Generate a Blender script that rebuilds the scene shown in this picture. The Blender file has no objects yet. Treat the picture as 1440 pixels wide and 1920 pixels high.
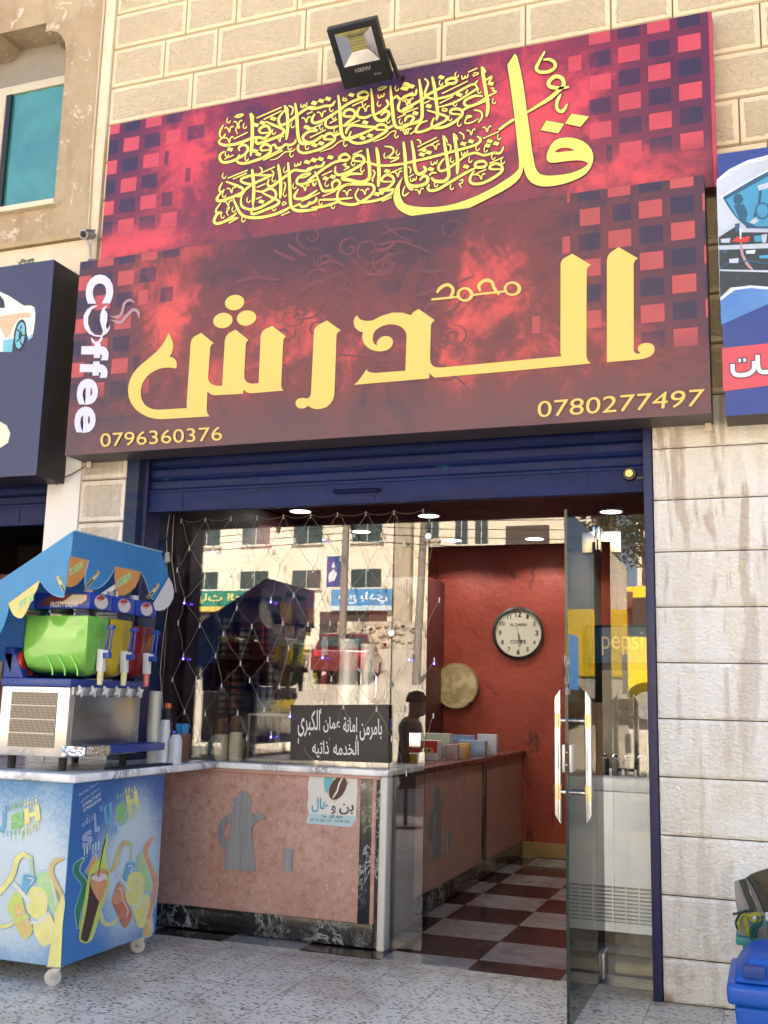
import bpy, bmesh, math, random
from mathutils import Vector, Matrix
from mathutils.geometry import tessellate_polygon
rad=math.radians
S=bpy.context.scene; C=S.collection
# ---------------------------------------------------------------- camera, world, sun, exposure
F_PX=1965.0
YAW,PIT,ROL=rad(-20.18762418),rad(10.03305513),rad(1.4320716)
CAM=Vector((0,-5,1.2775))
_f=Vector((math.sin(YAW)*math.cos(PIT),math.cos(YAW)*math.cos(PIT),math.sin(PIT)))
_r=Vector((math.cos(YAW),-math.sin(YAW),0)); _u=_r.cross(_f)
_R=math.cos(ROL)*_r+math.sin(ROL)*_u; _U=-math.sin(ROL)*_r+math.cos(ROL)*_u
cam=bpy.data.cameras.new('camera'); camo=bpy.data.objects.new('camera',cam); C.objects.link(camo)
cam.sensor_fit='HORIZONTAL'; cam.sensor_width=36; cam.lens=F_PX/1440*36; cam.clip_end=3000; cam.clip_start=.05
M=Matrix((( _R.x,_U.x,-_f.x,CAM.x),(_R.y,_U.y,-_f.y,CAM.y),(_R.z,_U.z,-_f.z,CAM.z),(0,0,0,1)))
camo.matrix_world=M; S.camera=camo
SUN_EL,SUN_AZ=rad(48),rad(12)          # azimuth measured from +y towards +x
W=bpy.data.worlds.new('World'); S.world=W; W.use_nodes=True
nt=W.node_tree; bg=nt.nodes['Background']; sk=nt.nodes.new('ShaderNodeTexSky'); sk.sky_type='NISHITA'
sk.sun_disc=False; sk.sun_elevation=SUN_EL; sk.sun_rotation=SUN_AZ; sk.altitude=300; sk.dust_density=4.0; sk.ozone_density=.5; sk.air_density=.85
nt.links.new(sk.outputs[0],bg.inputs[0]); bg.inputs[1].default_value=.08
sl=bpy.data.lights.new('sun','SUN'); sl.energy=5; sl.angle=rad(.5); sl.color=(1,.93,.82)
so=bpy.data.objects.new('sun',sl); C.objects.link(so)
sd=Vector((math.sin(SUN_AZ)*math.cos(SUN_EL),math.cos(SUN_AZ)*math.cos(SUN_EL),math.sin(SUN_EL)))
so.rotation_euler=sd.to_track_quat('Z','Y').to_euler(); so.location=(0,30,40)
S.view_settings.view_transform='Standard'; S.view_settings.look='None'; S.view_settings.gamma=1
S.view_settings.exposure=2.8
S.render.engine='CYCLES'; S.cycles.max_bounces=8; S.cycles.transparent_max_bounces=24; S.cycles.caustics_reflective=False; S.cycles.caustics_refractive=False
# ---------------------------------------------------------------- helpers
def ray(u,v):
    return _R*((u-720)/F_PX)-_U*((v-960)/F_PX)+_f
def PY(u,v,y): d=ray(u,v); return CAM+d*((y-CAM.y)/d.y)
def PX(u,v,x): d=ray(u,v); return CAM+d*((x-CAM.x)/d.x)
def PZ(u,v,z): d=ray(u,v); return CAM+d*((z-CAM.z)/d.z)
def lin(c):
    c/=255; return c/12.92 if c<=.04045 else ((c+.055)/1.055)**2.4
def c(r,g,b,k=.78): return (lin(r)*k,lin(g)*k,lin(b)*k,1)
WL={}
def thing(name,label,cat,loc=(0,0,0),group=None):
    o=bpy.data.objects.new(name,None); C.objects.link(o); o.location=loc; o.empty_display_size=.1
    o['label']=label; o['category']=cat
    if group: o['group']=group
    WL[o.name]=Vector(loc); return o
def tag(o,label,cat,group=None):
    o['label']=label; o['category']=cat
    if group: o['group']=group
    return o
class MB:
    def __init__(s): s.v=[]; s.f=[]; s.m=[]; s.uv=None
    def add(s,vs,fs,m=0):
        n=len(s.v); s.v+=[Vector(v) for v in vs]; s.f+=[[i+n for i in f] for f in fs]; s.m+=[m]*len(fs); return s
    def box(s,x0,x1,y0,y1,z0,z1,m=0):
        return s.add([(x0,y0,z0),(x1,y0,z0),(x1,y1,z0),(x0,y1,z0),(x0,y0,z1),(x1,y0,z1),(x1,y1,z1),(x0,y1,z1)],
          [(0,3,2,1),(4,5,6,7),(0,1,5,4),(1,2,6,5),(2,3,7,6),(3,0,4,7)],m)
    def obox(s,o,ax,ay,az,m=0):  # oriented box: origin corner + 3 edge vectors
        o=Vector(o);ax=Vector(ax);ay=Vector(ay);az=Vector(az)
        return s.add([o,o+ax,o+ax+ay,o+ay,o+az,o+ax+az,o+ax+ay+az,o+ay+az],
          [(0,3,2,1),(4,5,6,7),(0,1,5,4),(1,2,6,5),(2,3,7,6),(3,0,4,7)],m)
    def quad(s,a,b,c_,d,m=0): return s.add([a,b,c_,d],[(0,1,2,3)],m)
    def poly(s,loops,m=0):
        loops=[[Vector(p) for p in l] for l in loops]
        flat=[p for l in loops for p in l]
        return s.add(flat,[list(t) for t in tessellate_polygon(loops)],m)
    def prism(s,loops,off,m=0):
        """flat outline (loops of 3-D points, first one outer) extruded by the vector off"""
        off=Vector(off); s.poly(loops,m)
        s.poly([[Vector(p)+off for p in l] for l in loops],m)
        for l in loops:
            l=[Vector(p) for p in l]; n=len(l)
            s.add(l+[p+off for p in l],[(i,(i+1)%n,n+(i+1)%n,n+i) for i in range(n)],m)
        return s
    def tube(s,pts,r,n=8,m=0,cap=True):
        pts=[Vector(p) for p in pts]; rs=r if isinstance(r,(list,tuple)) else [r]*len(pts)
        vs=[];up=None
        for i,p in enumerate(pts):
            t=(pts[min(i+1,len(pts)-1)]-pts[max(i-1,0)]).normalized()
            if up is None:
                up=Vector((0,0,1)) if abs(t.z)<.9 else Vector((1,0,0))
            a=t.cross(up).normalized(); b=a.cross(t).normalized(); up=b
            for k in range(n):
                q=2*math.pi*k/n; vs.append(p+(a*math.cos(q)+b*math.sin(q))*rs[i])
        fs=[(i*n+k,i*n+(k+1)%n,(i+1)*n+(k+1)%n,(i+1)*n+k) for i in range(len(pts)-1) for k in range(n)]
        if cap: fs+=[tuple(range(n))[::-1],tuple(range((len(pts)-1)*n,len(pts)*n))]
        return s.add(vs,fs,m)
    def lathe(s,prof,o,n=20,m=0,axis='z'):
        vs=[]
        for r,h in prof:
            for k in range(n):
                a=2*math.pi*k/n; x,y=r*math.cos(a),r*math.sin(a)
                d={'z':(x,y,h),'y':(x,h,y),'x':(h,x,y)}[axis]
                vs.append((o[0]+d[0],o[1]+d[1],o[2]+d[2]))
        L=len(prof)
        fs=[(i*n+k,i*n+(k+1)%n,(i+1)*n+(k+1)%n,(i+1)*n+k) for i in range(L-1) for k in range(n)]
        flat=max(h for r,h in prof)-min(h for r,h in prof)<1e-6
        if prof[0][0]>1e-6 and not flat: fs.append(tuple(range(n))[::-1])
        if prof[-1][0]>1e-6 and not flat: fs.append(tuple(range((L-1)*n,L*n)))
        return s.add(vs,fs,m)
    def ball(s,o,rx,ry=None,rz=None,n=12,m=0):
        ry=ry or rx; rz=rz or rx; k=n//2; vs=[];
        for i in range(k+1):
            t=math.pi*i/k
            for j in range(n):
                a=2*math.pi*j/n; vs.append((o[0]+rx*math.sin(t)*math.cos(a),o[1]+ry*math.sin(t)*math.sin(a),o[2]+rz*math.cos(t)))
        return s.add(vs,[(i*n+j,(i+1)*n+j,(i+1)*n+(j+1)%n,i*n+(j+1)%n) for i in range(k) for j in range(n)],m)
    def build(s,name,mats,parent=None,smooth=False,bevel=0,seg=2,weld=True):
        if not isinstance(mats,(list,tuple)): mats=[mats]
        off=WL.get(parent.name,Vector()) if parent else Vector()
        me=bpy.data.meshes.new(name); me.from_pydata([v-off for v in s.v],[],s.f)
        for m in mats: me.materials.append(m)
        me.polygons.foreach_set('material_index',s.m)
        if s.uv:
            for nm,data in s.uv.items():
                l=me.uv_layers.new(name=nm)
                l.data.foreach_set('uv',[x for f in data for p in f for x in p])
        bm=bmesh.new(); bm.from_mesh(me)
        if weld: bmesh.ops.remove_doubles(bm,verts=bm.verts,dist=1e-6)
        if not s.uv: bmesh.ops.recalc_face_normals(bm,faces=bm.faces)
        if bevel:
            es=[e for e in bm.edges if len(e.link_faces)==2 and e.calc_face_angle(0)>.5]
            bmesh.ops.bevel(bm,geom=es,offset=bevel,segments=seg,profile=.6,affect='EDGES',clamp_overlap=True)
        bm.to_mesh(me); bm.free()
        if smooth or bevel:
            me.polygons.foreach_set('use_smooth',[True]*len(me.polygons))
            try: me.set_sharp_from_angle(angle=rad(38))
            except Exception: pass
        o=bpy.data.objects.new(name,me); C.objects.link(o)
        if parent:
            o.parent=parent; WL[o.name]=off
        else: WL[o.name]=Vector()
        return o
def kids(o): return [x for x in bpy.data.objects if x.parent==o]
def dup(o,loc=None,rot=None,parent=None,label=None):
    n=o.copy(); C.objects.link(n)
    if parent is not None: n.parent=parent
    if loc is not None: n.location=loc
    if rot is not None: n.rotation_euler=rot
    if label: n['label']=label
    for k in kids(o): dup(k,parent=n)
    return n
def crom(pts,k=6,closed=False):
    P=[Vector((*p,0)) if len(p)==2 else Vector(p) for p in pts]; n=len(P); out=[]
    rng=range(n if closed else n-1)
    for i in rng:
        g=(lambda j:P[j%n]) if closed else (lambda j:P[max(0,min(n-1,j))])
        a,b,c_,d=g(i-1),g(i),g(i+1),g(i+2)
        for t in range(k):
            t/=k; out.append(.5*((2*b)+(c_-a)*t+(2*a-5*b+4*c_-d)*t*t+(3*b-a-3*c_+d)*t**3))
    if not closed: out.append(P[-1])
    return out
class Trace:
    """outlines read off an enlarged piece of the photo, laid on a real plane"""
    def __init__(s,ox,oy,sc,plane): s.ox,s.oy,s.sc,s.pl=ox,oy,sc,plane
    def P(s,p,d=0): return s.pl(s.ox+p[0]/s.sc,s.oy+p[1]/s.sc,d)
    def fill(s,mb,loops,d,m=0,curve=False):
        L=[]
        for l in loops:
            if curve: l=[(q.x,q.y) for q in crom(l,4,True)]
            L.append([s.P(p,d) for p in l])
        return mb.poly(L,m)
    def ell(s,mb,x,y,rx,ry,rot,d,m=0,n=20):
        a0=rad(rot); L=[]
        for k in range(n):
            a=2*math.pi*k/n; ex,ey=rx*math.cos(a),ry*math.sin(a)
            L.append(s.P((x+ex*math.cos(a0)-ey*math.sin(a0),y+ex*math.sin(a0)+ey*math.cos(a0)),d))
        return mb.poly([L],m)
    def stroke(s,mb,pts,w,d,m=0,taper=.45,k=5,grow=0):
        Q=crom(pts,k) if len(pts)>2 else [Vector((*p,0)) for p in pts]
        n=len(Q); L=[];R_=[]
        for i,q in enumerate(Q):
            t=(Q[min(i+1,n-1)]-Q[max(i-1,0)]); t.normalize()
            e=min(i,n-1-i)/max(1,(n-1)*.16); ww=w*(taper+(1-taper)*min(1,e)) if len(pts)>2 else w
            ww=ww/2+grow; nn=Vector((-t.y,t.x,0))*ww
            ext=t*grow*(1 if i==n-1 else -1 if i==0 else 0)
            L.append(s.P(q+nn+ext,d)); R_.append(s.P(q-nn+ext,d))
        mb.add(L+R_,[(i,i+1,n+i+1,n+i) for i in range(n-1)],m)
def yplane(y0): return lambda u,v,d=0: PY(u,v,y0-d)
def xplane(x0): return lambda u,v,d=0: PX(u,v,x0+d)
# text -------------------------------------------------
AR={'ا':(0xFE8D,2),'أ':(0xFE83,2),'ب':(0xFE8F,4),'ت':(0xFE95,4),'ة':(0xFE93,2),'ح':(0xFEA1,4),'خ':(0xFEA5,4),'د':(0xFEA9,2),'ذ':(0xFEAB,2),
'ر':(0xFEAD,2),'ز':(0xFEAF,2),'س':(0xFEB1,4),'ش':(0xFEB5,4),'ص':(0xFEB9,4),'ع':(0xFEC9,4),'غ':(0xFECD,4),'ف':(0xFED1,4),'ق':(0xFED5,4),
'ك':(0xFED9,4),'ل':(0xFEDD,4),'م':(0xFEE1,4),'ن':(0xFEE5,4),'ه':(0xFEE9,4),'و':(0xFEED,2),'ى':(0xFEEF,2),'ي':(0xFEF1,4)}
def arab(t):
    out=[]
    for i,ch in enumerate(t):
        if ch not in AR: out.append(ch); continue
        base,n=AR[ch]
        prev=i>0 and t[i-1] in AR and AR[t[i-1]][1]==4
        nxt=n==4 and i+1<len(t) and t[i+1] in AR
        k=3 if prev and nxt else 1 if prev else 2 if nxt else 0
        out.append(chr(base+k))
    return ''.join(out[::-1])
_TC={}
def glyphs(txt,bold=0):
    key=(txt,bold)
    if key not in _TC:
        cu=bpy.data.curves.new('t','FONT'); cu.body=txt; cu.offset=bold; cu.resolution_u=4
        o=bpy.data.objects.new('t',cu); C.objects.link(o)
        dg=bpy.context.evaluated_depsgraph_get(); me=bpy.data.meshes.new_from_object(o.evaluated_get(dg))
        vs=[(v.co.x,v.co.y) for v in me.vertices]; fs=[tuple(p.vertices) for p in me.polygons]
        bpy.data.objects.remove(o); bpy.data.curves.remove(cu); bpy.data.meshes.remove(me)
        xs=[v[0] for v in vs]; ys=[v[1] for v in vs]
        x0,x1,y0,y1=min(xs),max(xs),min(ys),max(ys)
        _TC[key]=([((x-x0)/(x1-x0),(y-y0)/(y1-y0)) for x,y in vs],fs)
    return _TC[key]
def text(mb,txt,bl,br,tr,tl,m=0,bold=0,skew=0):
    """letters fitted into the quad bl-br-tr-tl (3-D points)"""
    vs,fs=glyphs(txt,bold); bl,br,tr,tl=map(Vector,(bl,br,tr,tl))
    mb.add([(bl*(1-u)+br*u)*(1-v)+(tl*(1-u)+tr*u)*v for u,v in vs],fs,m)
# materials --------------------------------------------
class NT:
    def __init__(s,name):
        s.mat=bpy.data.materials.new(name); s.mat.use_nodes=True; s.t=s.mat.node_tree; s.b=s.t.nodes['Principled BSDF']; s.out=s.t.nodes['Material Output']
    def n(s,t,**k):
        o=s.t.nodes.new(t)
        for a,b in k.items(): setattr(o,a,b)
        return o
    def put(s,sock,v):
        if hasattr(v,'is_output'): s.t.links.new(v,sock)
        else: sock.default_value=v
    def m(s,op,a,b=0,c_=0,clamp=False):
        o=s.n('ShaderNodeMath',operation=op,use_clamp=clamp); s.put(o.inputs[0],a); s.put(o.inputs[1],b)
        if c_!=0 or op in('MULTIPLY_ADD','COMPARE'): s.put(o.inputs[2],c_)
        return o.outputs[0]
    def mix(s,f,a,b,bt='MIX'):
        o=s.n('ShaderNodeMix',data_type='RGBA',blend_type=bt); s.put(o.inputs[0],f); s.put(o.inputs[6],a); s.put(o.inputs[7],b); return o.outputs[2]
    def co(s,k='Object'): return s.n('ShaderNodeTexCoord').outputs[k]
    def pos(s): return s.n('ShaderNodeNewGeometry').outputs['Position']
    def sep(s,v): o=s.n('ShaderNodeSeparateXYZ'); s.put(o.inputs[0],v); return o.outputs
    def comb(s,x=0,y=0,z=0):
        o=s.n('ShaderNodeCombineXYZ'); s.put(o.inputs[0],x); s.put(o.inputs[1],y); s.put(o.inputs[2],z); return o.outputs[0]
    def map(s,v,sc=(1,1,1),loc=(0,0,0),rot=(0,0,0)):
        o=s.n('ShaderNodeMapping'); s.put(o.inputs[0],v); o.inputs[1].default_value=loc; o.inputs[2].default_value=rot; o.inputs[3].default_value=sc; return o.outputs[0]
    def noise(s,v,sc,det=6,ro=.55,dis=0):
        o=s.n('ShaderNodeTexNoise'); s.put(o.inputs['Vector'],v); o.inputs['Scale'].default_value=sc; o.inputs['Detail'].default_value=det
        o.inputs['Roughness'].default_value=ro; o.inputs['Distortion'].default_value=dis; return o.outputs[0]
    def vor(s,v,sc,feat='F1',rnd=1):
        o=s.n('ShaderNodeTexVoronoi',feature=feat); s.put(o.inputs['Vector'],v); o.inputs['Scale'].default_value=sc; o.inputs['Randomness'].default_value=rnd; return o
    def ss(s,v,a,b): 
        o=s.n('ShaderNodeMapRange',interpolation_type='SMOOTHSTEP'); s.put(o.inputs[0],v); o.inputs[1].default_value=a; o.inputs[2].default_value=b; return o.outputs[0]
    def lr(s,v,a,b,c_=0,d=1):
        o=s.n('ShaderNodeMapRange'); s.put(o.inputs[0],v); o.inputs[1].default_value=a; o.inputs[2].default_value=b; o.inputs[3].default_value=c_; o.inputs[4].default_value=d; return o.outputs[0]
    def bump(s,h,st=.3,d=.01):
        o=s.n('ShaderNodeBump'); s.put(o.inputs['Height'],h); o.inputs['Strength'].default_value=st; o.inputs['Distance'].default_value=d; s.t.links.new(o.outputs[0],s.b.inputs['Normal']); return o
    def set(s,col=None,rough=None,metal=None,spec=None,coat=None):
        for k,v in (('Base Color',col),('Roughness',rough),('Metallic',metal),('Specular IOR Level',spec),('Coat Weight',coat)):
            if v is not None: s.put(s.b.inputs[k],v)
        return s
def pm(name,col,rough=.5,metal=0,var=.12,vs=6,bump=0,bs=40,spec=.5,coat=0):
    """painted / plain surface: colour with soft blotchy wear, optional fine bump"""
    N=NT(name); P=N.co('Object'); n=N.noise(P,vs,5,.6)
    N.set(N.mix(N.lr(n,.25,.75),tuple(x*(1-var) for x in col[:3])+(1,),tuple(min(1,x*(1+var)) for x in col[:3])+(1,)),N.lr(n,.3,.7,max(.03,rough-.08),min(1,rough+.08)),metal,spec,coat)
    if bump: N.bump(N.noise(P,bs,4,.6),bump,.004)
    return N.mat
def emit(name,col,st):
    N=NT(name); N.set((.8,.8,.8,1),.5); N.b.inputs['Emission Color'].default_value=col; N.b.inputs['Emission Strength'].default_value=st; return N.mat
# ---------------------------------------------------------------- materials of the place
def stone_mat(name,a,b,light,stain=0,paint=0,margin=.028):
    """rusticated block: smooth chiselled margin, pecked rough centre; UV 'bk' = metres from block corner, 'sz' = block size"""
    N=NT(name); P=N.pos(); uv=N.n('ShaderNodeUVMap',uv_map='bk').outputs[0]; sz=N.n('ShaderNodeUVMap',uv_map='sz').outputs[0]
    u=N.sep(uv); w=N.sep(sz)
    e=N.m('MINIMUM',N.m('MINIMUM',u[0],N.m('SUBTRACT',w[0],u[0])),N.m('MINIMUM',u[1],N.m('SUBTRACT',w[1],u[1])))
    jag=N.noise(P,38,3); e2=N.m('ADD',e,N.m('MULTIPLY',N.m('SUBTRACT',jag,.5),.03))
    core=N.ss(e2,margin-.006,margin+.006)
    big=N.noise(P,3.2,6,.62); sc=N.map(P,(1,1,1.5),rot=(0,.6,0))
    peck=N.vor(sc,58,'SMOOTH_F1'); fine=N.noise(P,90,5,.7); ridge=N.m('ABSOLUTE',N.m('SUBTRACT',N.noise(N.map(P,(1,1,1.4),rot=(0,.7,0)),30,5,.7,.9),.5))
    h=N.m('MULTIPLY',core,N.m('ADD',N.m('ADD',N.m('MULTIPLY',peck.outputs['Distance'],.8),N.m('MULTIPLY',fine,.6)),N.m('ADD',N.m('MULTIPLY',N.noise(P,20,4,.6),.45),N.m('MULTIPLY',ridge,-2.2))))
    h=N.m('ADD',h,N.m('MULTIPLY',fine,.08))
    N.bump(h,.7 if stain>.5 else .75,.022 if stain>.5 else .02)
    blockv=N.n('ShaderNodeTexWhiteNoise',noise_dimensions='2D'); N.put(blockv.inputs[0],N.n('ShaderNodeUVMap',uv_map='sz').outputs[0])
    col=N.mix(N.lr(big,.3,.72),a,b)
    col=N.mix(N.m('MULTIPLY',blockv.outputs[0],.08 if stain>.5 else .26),col,tuple(x*.8 for x in b[:3])+(1,))
    col=N.mix(N.lr(fine,.35,.75,0,.28),col,light)
    col=N.mix(N.m('MULTIPLY',N.m('MULTIPLY',core,N.ss(ridge,.045,.01)),.6),col,light)
    col=N.mix(N.m('MULTIPLY',N.lr(N.noise(P,.9,5,.6),.45,.7),.1 if stain>.5 else .28),col,tuple(x*.74 for x in a[:3])+(1,))
    col=N.mix(N.m('MULTIPLY',N.m('SUBTRACT',1,core),.4 if stain>.5 else .2),col,light)
    if stain:
        st=N.noise(N.map(P,(9,9,1.1)),1.0,5,.6,.4); z=N.sep(P)[2]
        k=N.m('MULTIPLY',N.ss(st,.52,.6),N.lr(z,.7,2.4,.35,1.0,))
        wh=N.noise(N.map(P,(5,5,.8),loc=(3,0,1)),1.3,5,.65,.5)
        col=N.mix(N.m('MULTIPLY',N.ss(wh,.47,.6),.85),col,light)
        col=N.mix(N.m('MULTIPLY',k,stain),col,c(178,140,96))
        low=N.m('MULTIPLY',N.ss(N.noise(P,5,4),.5,.66),N.lr(z,.0,.35,.8,0))
        col=N.mix(low,col,c(176,140,98))
    if paint: col=N.mix(paint,col,c(246,244,240))
    N.set(col,.88,0,.25); return N.mat
M_STONE=stone_mat('upper_stone',c(212,194,160,.88),c(226,210,180,.88),c(232,219,192,.88))
M_PIER=stone_mat('pier_stone',(.86,.79,.66,1),(.92,.87,.77,1),(.98,.97,.94,1),stain=.51,margin=.004)
M_LPIER=stone_mat('left_pier_stone',c(228,214,190),c(236,224,204),c(246,240,230),stain=.25)
M_JOINT=pm('joint_mortar',c(92,80,66),.95)
def rough_mat():
    N=NT('rough_cut_stone'); P=N.pos()
    big=N.noise(P,2.2,6,.6); st=N.noise(N.map(P,(6,6,1.4)),1,5,.65,.8); f=N.noise(P,16,6,.7,.3); f2=N.noise(P,60,4,.6)
    col=N.mix(N.lr(big,.3,.7),c(184,162,132),c(206,188,158)); col=N.mix(N.lr(st,.5,.72,0,.45),col,c(150,122,96))
    col=N.mix(N.m('MULTIPLY',N.ss(N.noise(P,7,6,.72,1.2),.58,.66),.8),col,c(244,232,214))
    N.set(col,.92,0,.2); N.bump(N.m('ADD',N.m('MULTIPLY',f,1.0),N.m('MULTIPLY',f2,.25)),.8,.035); return N.mat
M_ROUGH=rough_mat()
M_TRIM=pm('pale_stone_trim',c(236,222,196),.85,bump=.2,bs=30)
M_WPAINT=pm('white_wall_paint',c(246,243,238),.75,var=.04,vs=3,bump=.25,bs=55)
def shutter_mat(name='blue_shutter_paint',a=(12,32,98),b=(8,28,76)):
    N=NT(name); P=N.pos(); n=N.noise(N.map(P,(.8,.8,6)),2.5,6,.65); f=N.noise(P,14,5,.7); s=N.noise(P,120,2)
    col=N.mix(N.lr(n,.35,.65),c(*a),c(*b)); col=N.mix(N.ss(f,.6,.7),col,c(24,72,104)); col=N.mix(N.ss(s,.74,.78),col,c(150,160,190))
    col=N.mix(N.m('MULTIPLY',N.ss(N.noise(P,6,6,.7,1),.64,.7),.8),col,c(70,60,58))
    N.set(col,N.lr(f,.3,.7,.5,.7),0,.3); return N.mat
M_SHUT=shutter_mat()
M_JAMB=shutter_mat('worn_blue_jamb_paint',(16,34,84),(50,60,72))
M_FRAMEBLUE=pm('dark_blue_frame_paint',c(26,30,82),.45,var=.2)
def terrazzo():
    N=NT('terrazzo_paving'); P=N.pos(); q=N.sep(P)
    col=N.mix(N.lr(N.noise(P,2.4,6,.65),.3,.7),c(222,213,197,.88),c(240,232,218,.88))
    col=N.mix(N.m('MULTIPLY',N.ss(N.noise(P,1.3,6,.65,.7),.46,.64),.5),col,c(180,156,128))
    def chips(rot,sc,st,lo,tone,amt,seed):
        nonlocal col
        v=N.map(P,(1,st,1),loc=(seed,seed*1.7,0),rot=(0,0,rot)); warp=N.n('ShaderNodeVectorMath',operation='ADD'); N.put(warp.inputs[0],v)
        nv=N.n('ShaderNodeTexNoise'); N.put(nv.inputs['Vector'],P); nv.inputs['Scale'].default_value=30
        mul=N.n('ShaderNodeVectorMath',operation='SCALE'); N.put(mul.inputs[0],nv.outputs[1]); mul.inputs['Scale'].default_value=.022; N.put(warp.inputs[1],mul.outputs[0])
        o=N.vor(warp.outputs[0],sc); r=N.sep(o.outputs['Color'])
        k=N.m('MULTIPLY',N.m('LESS_THAN',o.outputs['Distance'],N.m('MULTIPLY_ADD',r[1],.16,.17)),N.m('LESS_THAN',r[0],amt))
        t=N.mix(r[2],tone,tuple(x*.45 for x in tone[:3])+(1,)); col=N.mix(k,col,t)
    chips(.5,30,2.3,0,c(92,86,80),.46,0); chips(2.0,27,2.5,0,c(66,62,58),.46,3.3); chips(1.1,33,2.1,0,c(128,106,90),.42,7.1); chips(2.7,29,2.3,0,c(84,80,76),.42,11.3)
    def line(x,off,per):
        f=N.m('FRACT',N.m('DIVIDE',N.m('ADD',x,off),per)); d=N.m('MINIMUM',f,N.m('SUBTRACT',1,f)); return N.m('LESS_THAN',d,.0085)
    jt=N.m('MAXIMUM',line(q[0],1.39+30,.3025),line(q[1],.19+30,.3025))
    gr=N.m('MULTIPLY',N.ss(q[1],-.35,.16),N.ss(N.noise(P,7,6,.7),.35,.7)); col=N.mix(N.m('MULTIPLY',gr,.45),col,c(130,116,98)); sp=N.ss(N.noise(P,3.1,7,.75,.3),.6,.72); col=N.mix(N.m('MULTIPLY',sp,.28),col,c(120,108,96))
    col=N.mix(N.m('MULTIPLY',jt,N.lr(N.noise(P,4,3),.3,.7,.5,.95)),col,c(120,112,100))
    N.set(col,N.lr(N.noise(P,9,5),.3,.7,.32,.55),0,.4); return N.mat
M_TERR=terrazzo()
def checker():
    N=NT('checker_floor_tiles'); P=N.pos(); q=N.sep(P); T=.4445
    fx=N.m('DIVIDE',N.m('ADD',q[0],1.41+T*20),T); fy=N.m('DIVIDE',N.m('ADD',q[1],-.36+T*20),T)
    par=N.m('MODULO',N.m('ADD',N.m('FLOOR',fx),N.m('FLOOR',fy)),2); par=N.m('GREATER_THAN',par,.5)
    n=N.noise(P,6,7,.65,.8); wt=N.mix(N.lr(n,.35,.65),c(136,135,134),c(168,166,166)); dk=N.mix(N.lr(n,.3,.7),c(38,30,34),c(54,42,46))
    e=N.m('MINIMUM',N.m('MINIMUM',N.m('FRACT',fx),N.m('SUBTRACT',1,N.m('FRACT',fx))),N.m('MINIMUM',N.m('FRACT',fy),N.m('SUBTRACT',1,N.m('FRACT',fy))))
    col=N.mix(par,wt,dk); col=N.mix(N.m('LESS_THAN',e,.005),col,c(110,96,90)); N.set(col,N.lr(n,.3,.7,.12,.28),0,.5); return N.mat
M_CHECK=checker()
def glass(name,tint,ior,rough=0.0):
    N=NT(name); tr=N.n('ShaderNodeBsdfTransparent'); tr.inputs[0].default_value=tint; gl=N.n('ShaderNodeBsdfGlossy'); gl.inputs['Roughness'].default_value=rough; gl.inputs[0].default_value=(1,1,1,1)
    fr=N.n('ShaderNodeFresnel'); fr.inputs[0].default_value=ior; mx=N.n('ShaderNodeMixShader')
    N.put(mx.inputs[0],fr.outputs[0]); N.put(mx.inputs[1],tr.outputs[0]); N.put(mx.inputs[2],gl.outputs[0]); N.put(N.out.inputs[0],mx.outputs[0]); return N.mat
M_GLASS=glass('shopfront_glass',(.985,.995,.99,1),1.72)
M_DGLASS=glass('door_glass',(.98,.995,.988,1),1.4)
M_GEDGE=pm('dark_glass_edge',c(30,48,46),.15)
M_STEEL=pm('polished_steel',(.62,.62,.60,1),.16,1,var=.05)
M_BRUSH=pm('brushed_steel',(.50,.50,.50,1),.42,.75,var=.12,vs=14)
M_SATIN=pm('satin_white_metal',(.9,.89,.86,1),.35,var=.02)
M_BLACK=pm('black_plastic',c(30,29,28),.42,var=.15)
M_WHITE=pm('white_plastic',c(236,236,236),.4,var=.03)
M_BLUEP=pm('blue_plastic',c(34,66,150),.38,var=.1)
M_RUBBER=pm('dark_rubber',c(44,42,42),.8)
def marble(name,base,vein,sc=5,amt=.03,rough=.18):
    N=NT(name); P=N.pos(); n=N.noise(P,sc,8,.65,1.6); n2=N.noise(P,sc*2.3,8,.7,2.0)
    v1=N.m('ABSOLUTE',N.m('SUBTRACT',n,.5)); v2=N.m('ABSOLUTE',N.m('SUBTRACT',n2,.5)); k=N.m('MAXIMUM',N.m('MULTIPLY',N.lr(v1,0,amt,1,0),N.lr(N.noise(P,sc*.8,3),.45,.62)),N.m('MULTIPLY',N.lr(v2,0,amt*.7,.8,0),N.lr(N.noise(P,sc*1.2,3),.52,.66)))
    N.set(N.mix(k,base,vein),rough,0,.5); return N.mat
M_BMARB=marble('black_veined_marble',c(34,34,36),c(196,200,198),6,.035)
M_WMARB=marble('white_grey_marble',c(240,240,240,.95),c(150,152,160),4,.09,.25)
def pinkstone():
    N=NT('pink_stone_panel'); P=N.pos(); n=N.noise(P,4,6,.6); f=N.noise(P,26,6,.7); v=N.noise(P,55,3)
    col=N.mix(N.lr(n,.3,.7),c(192,150,138),c(210,174,162)); col=N.mix(N.lr(f,.48,.68,0,.7),col,c(166,112,98)); col=N.mix(N.m('MULTIPLY',N.ss(v,.62,.7),.7),col,c(236,212,200))
    N.set(col,.45,0,.4); return N.mat
M_PINK=pinkstone()
M_YEL=pm('yellow_vinyl',c(252,213,112,.74),.45,var=.03,vs=3)
M_PALEY=pm('pale_yellow_vinyl',c(253,237,114,.78),.45,var=.03,vs=3)
M_INK=pm('dark_outline_ink',c(84,52,44),.5)
M_INK2=pm('dark_violet_ink',c(70,58,74),.5)
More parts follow.
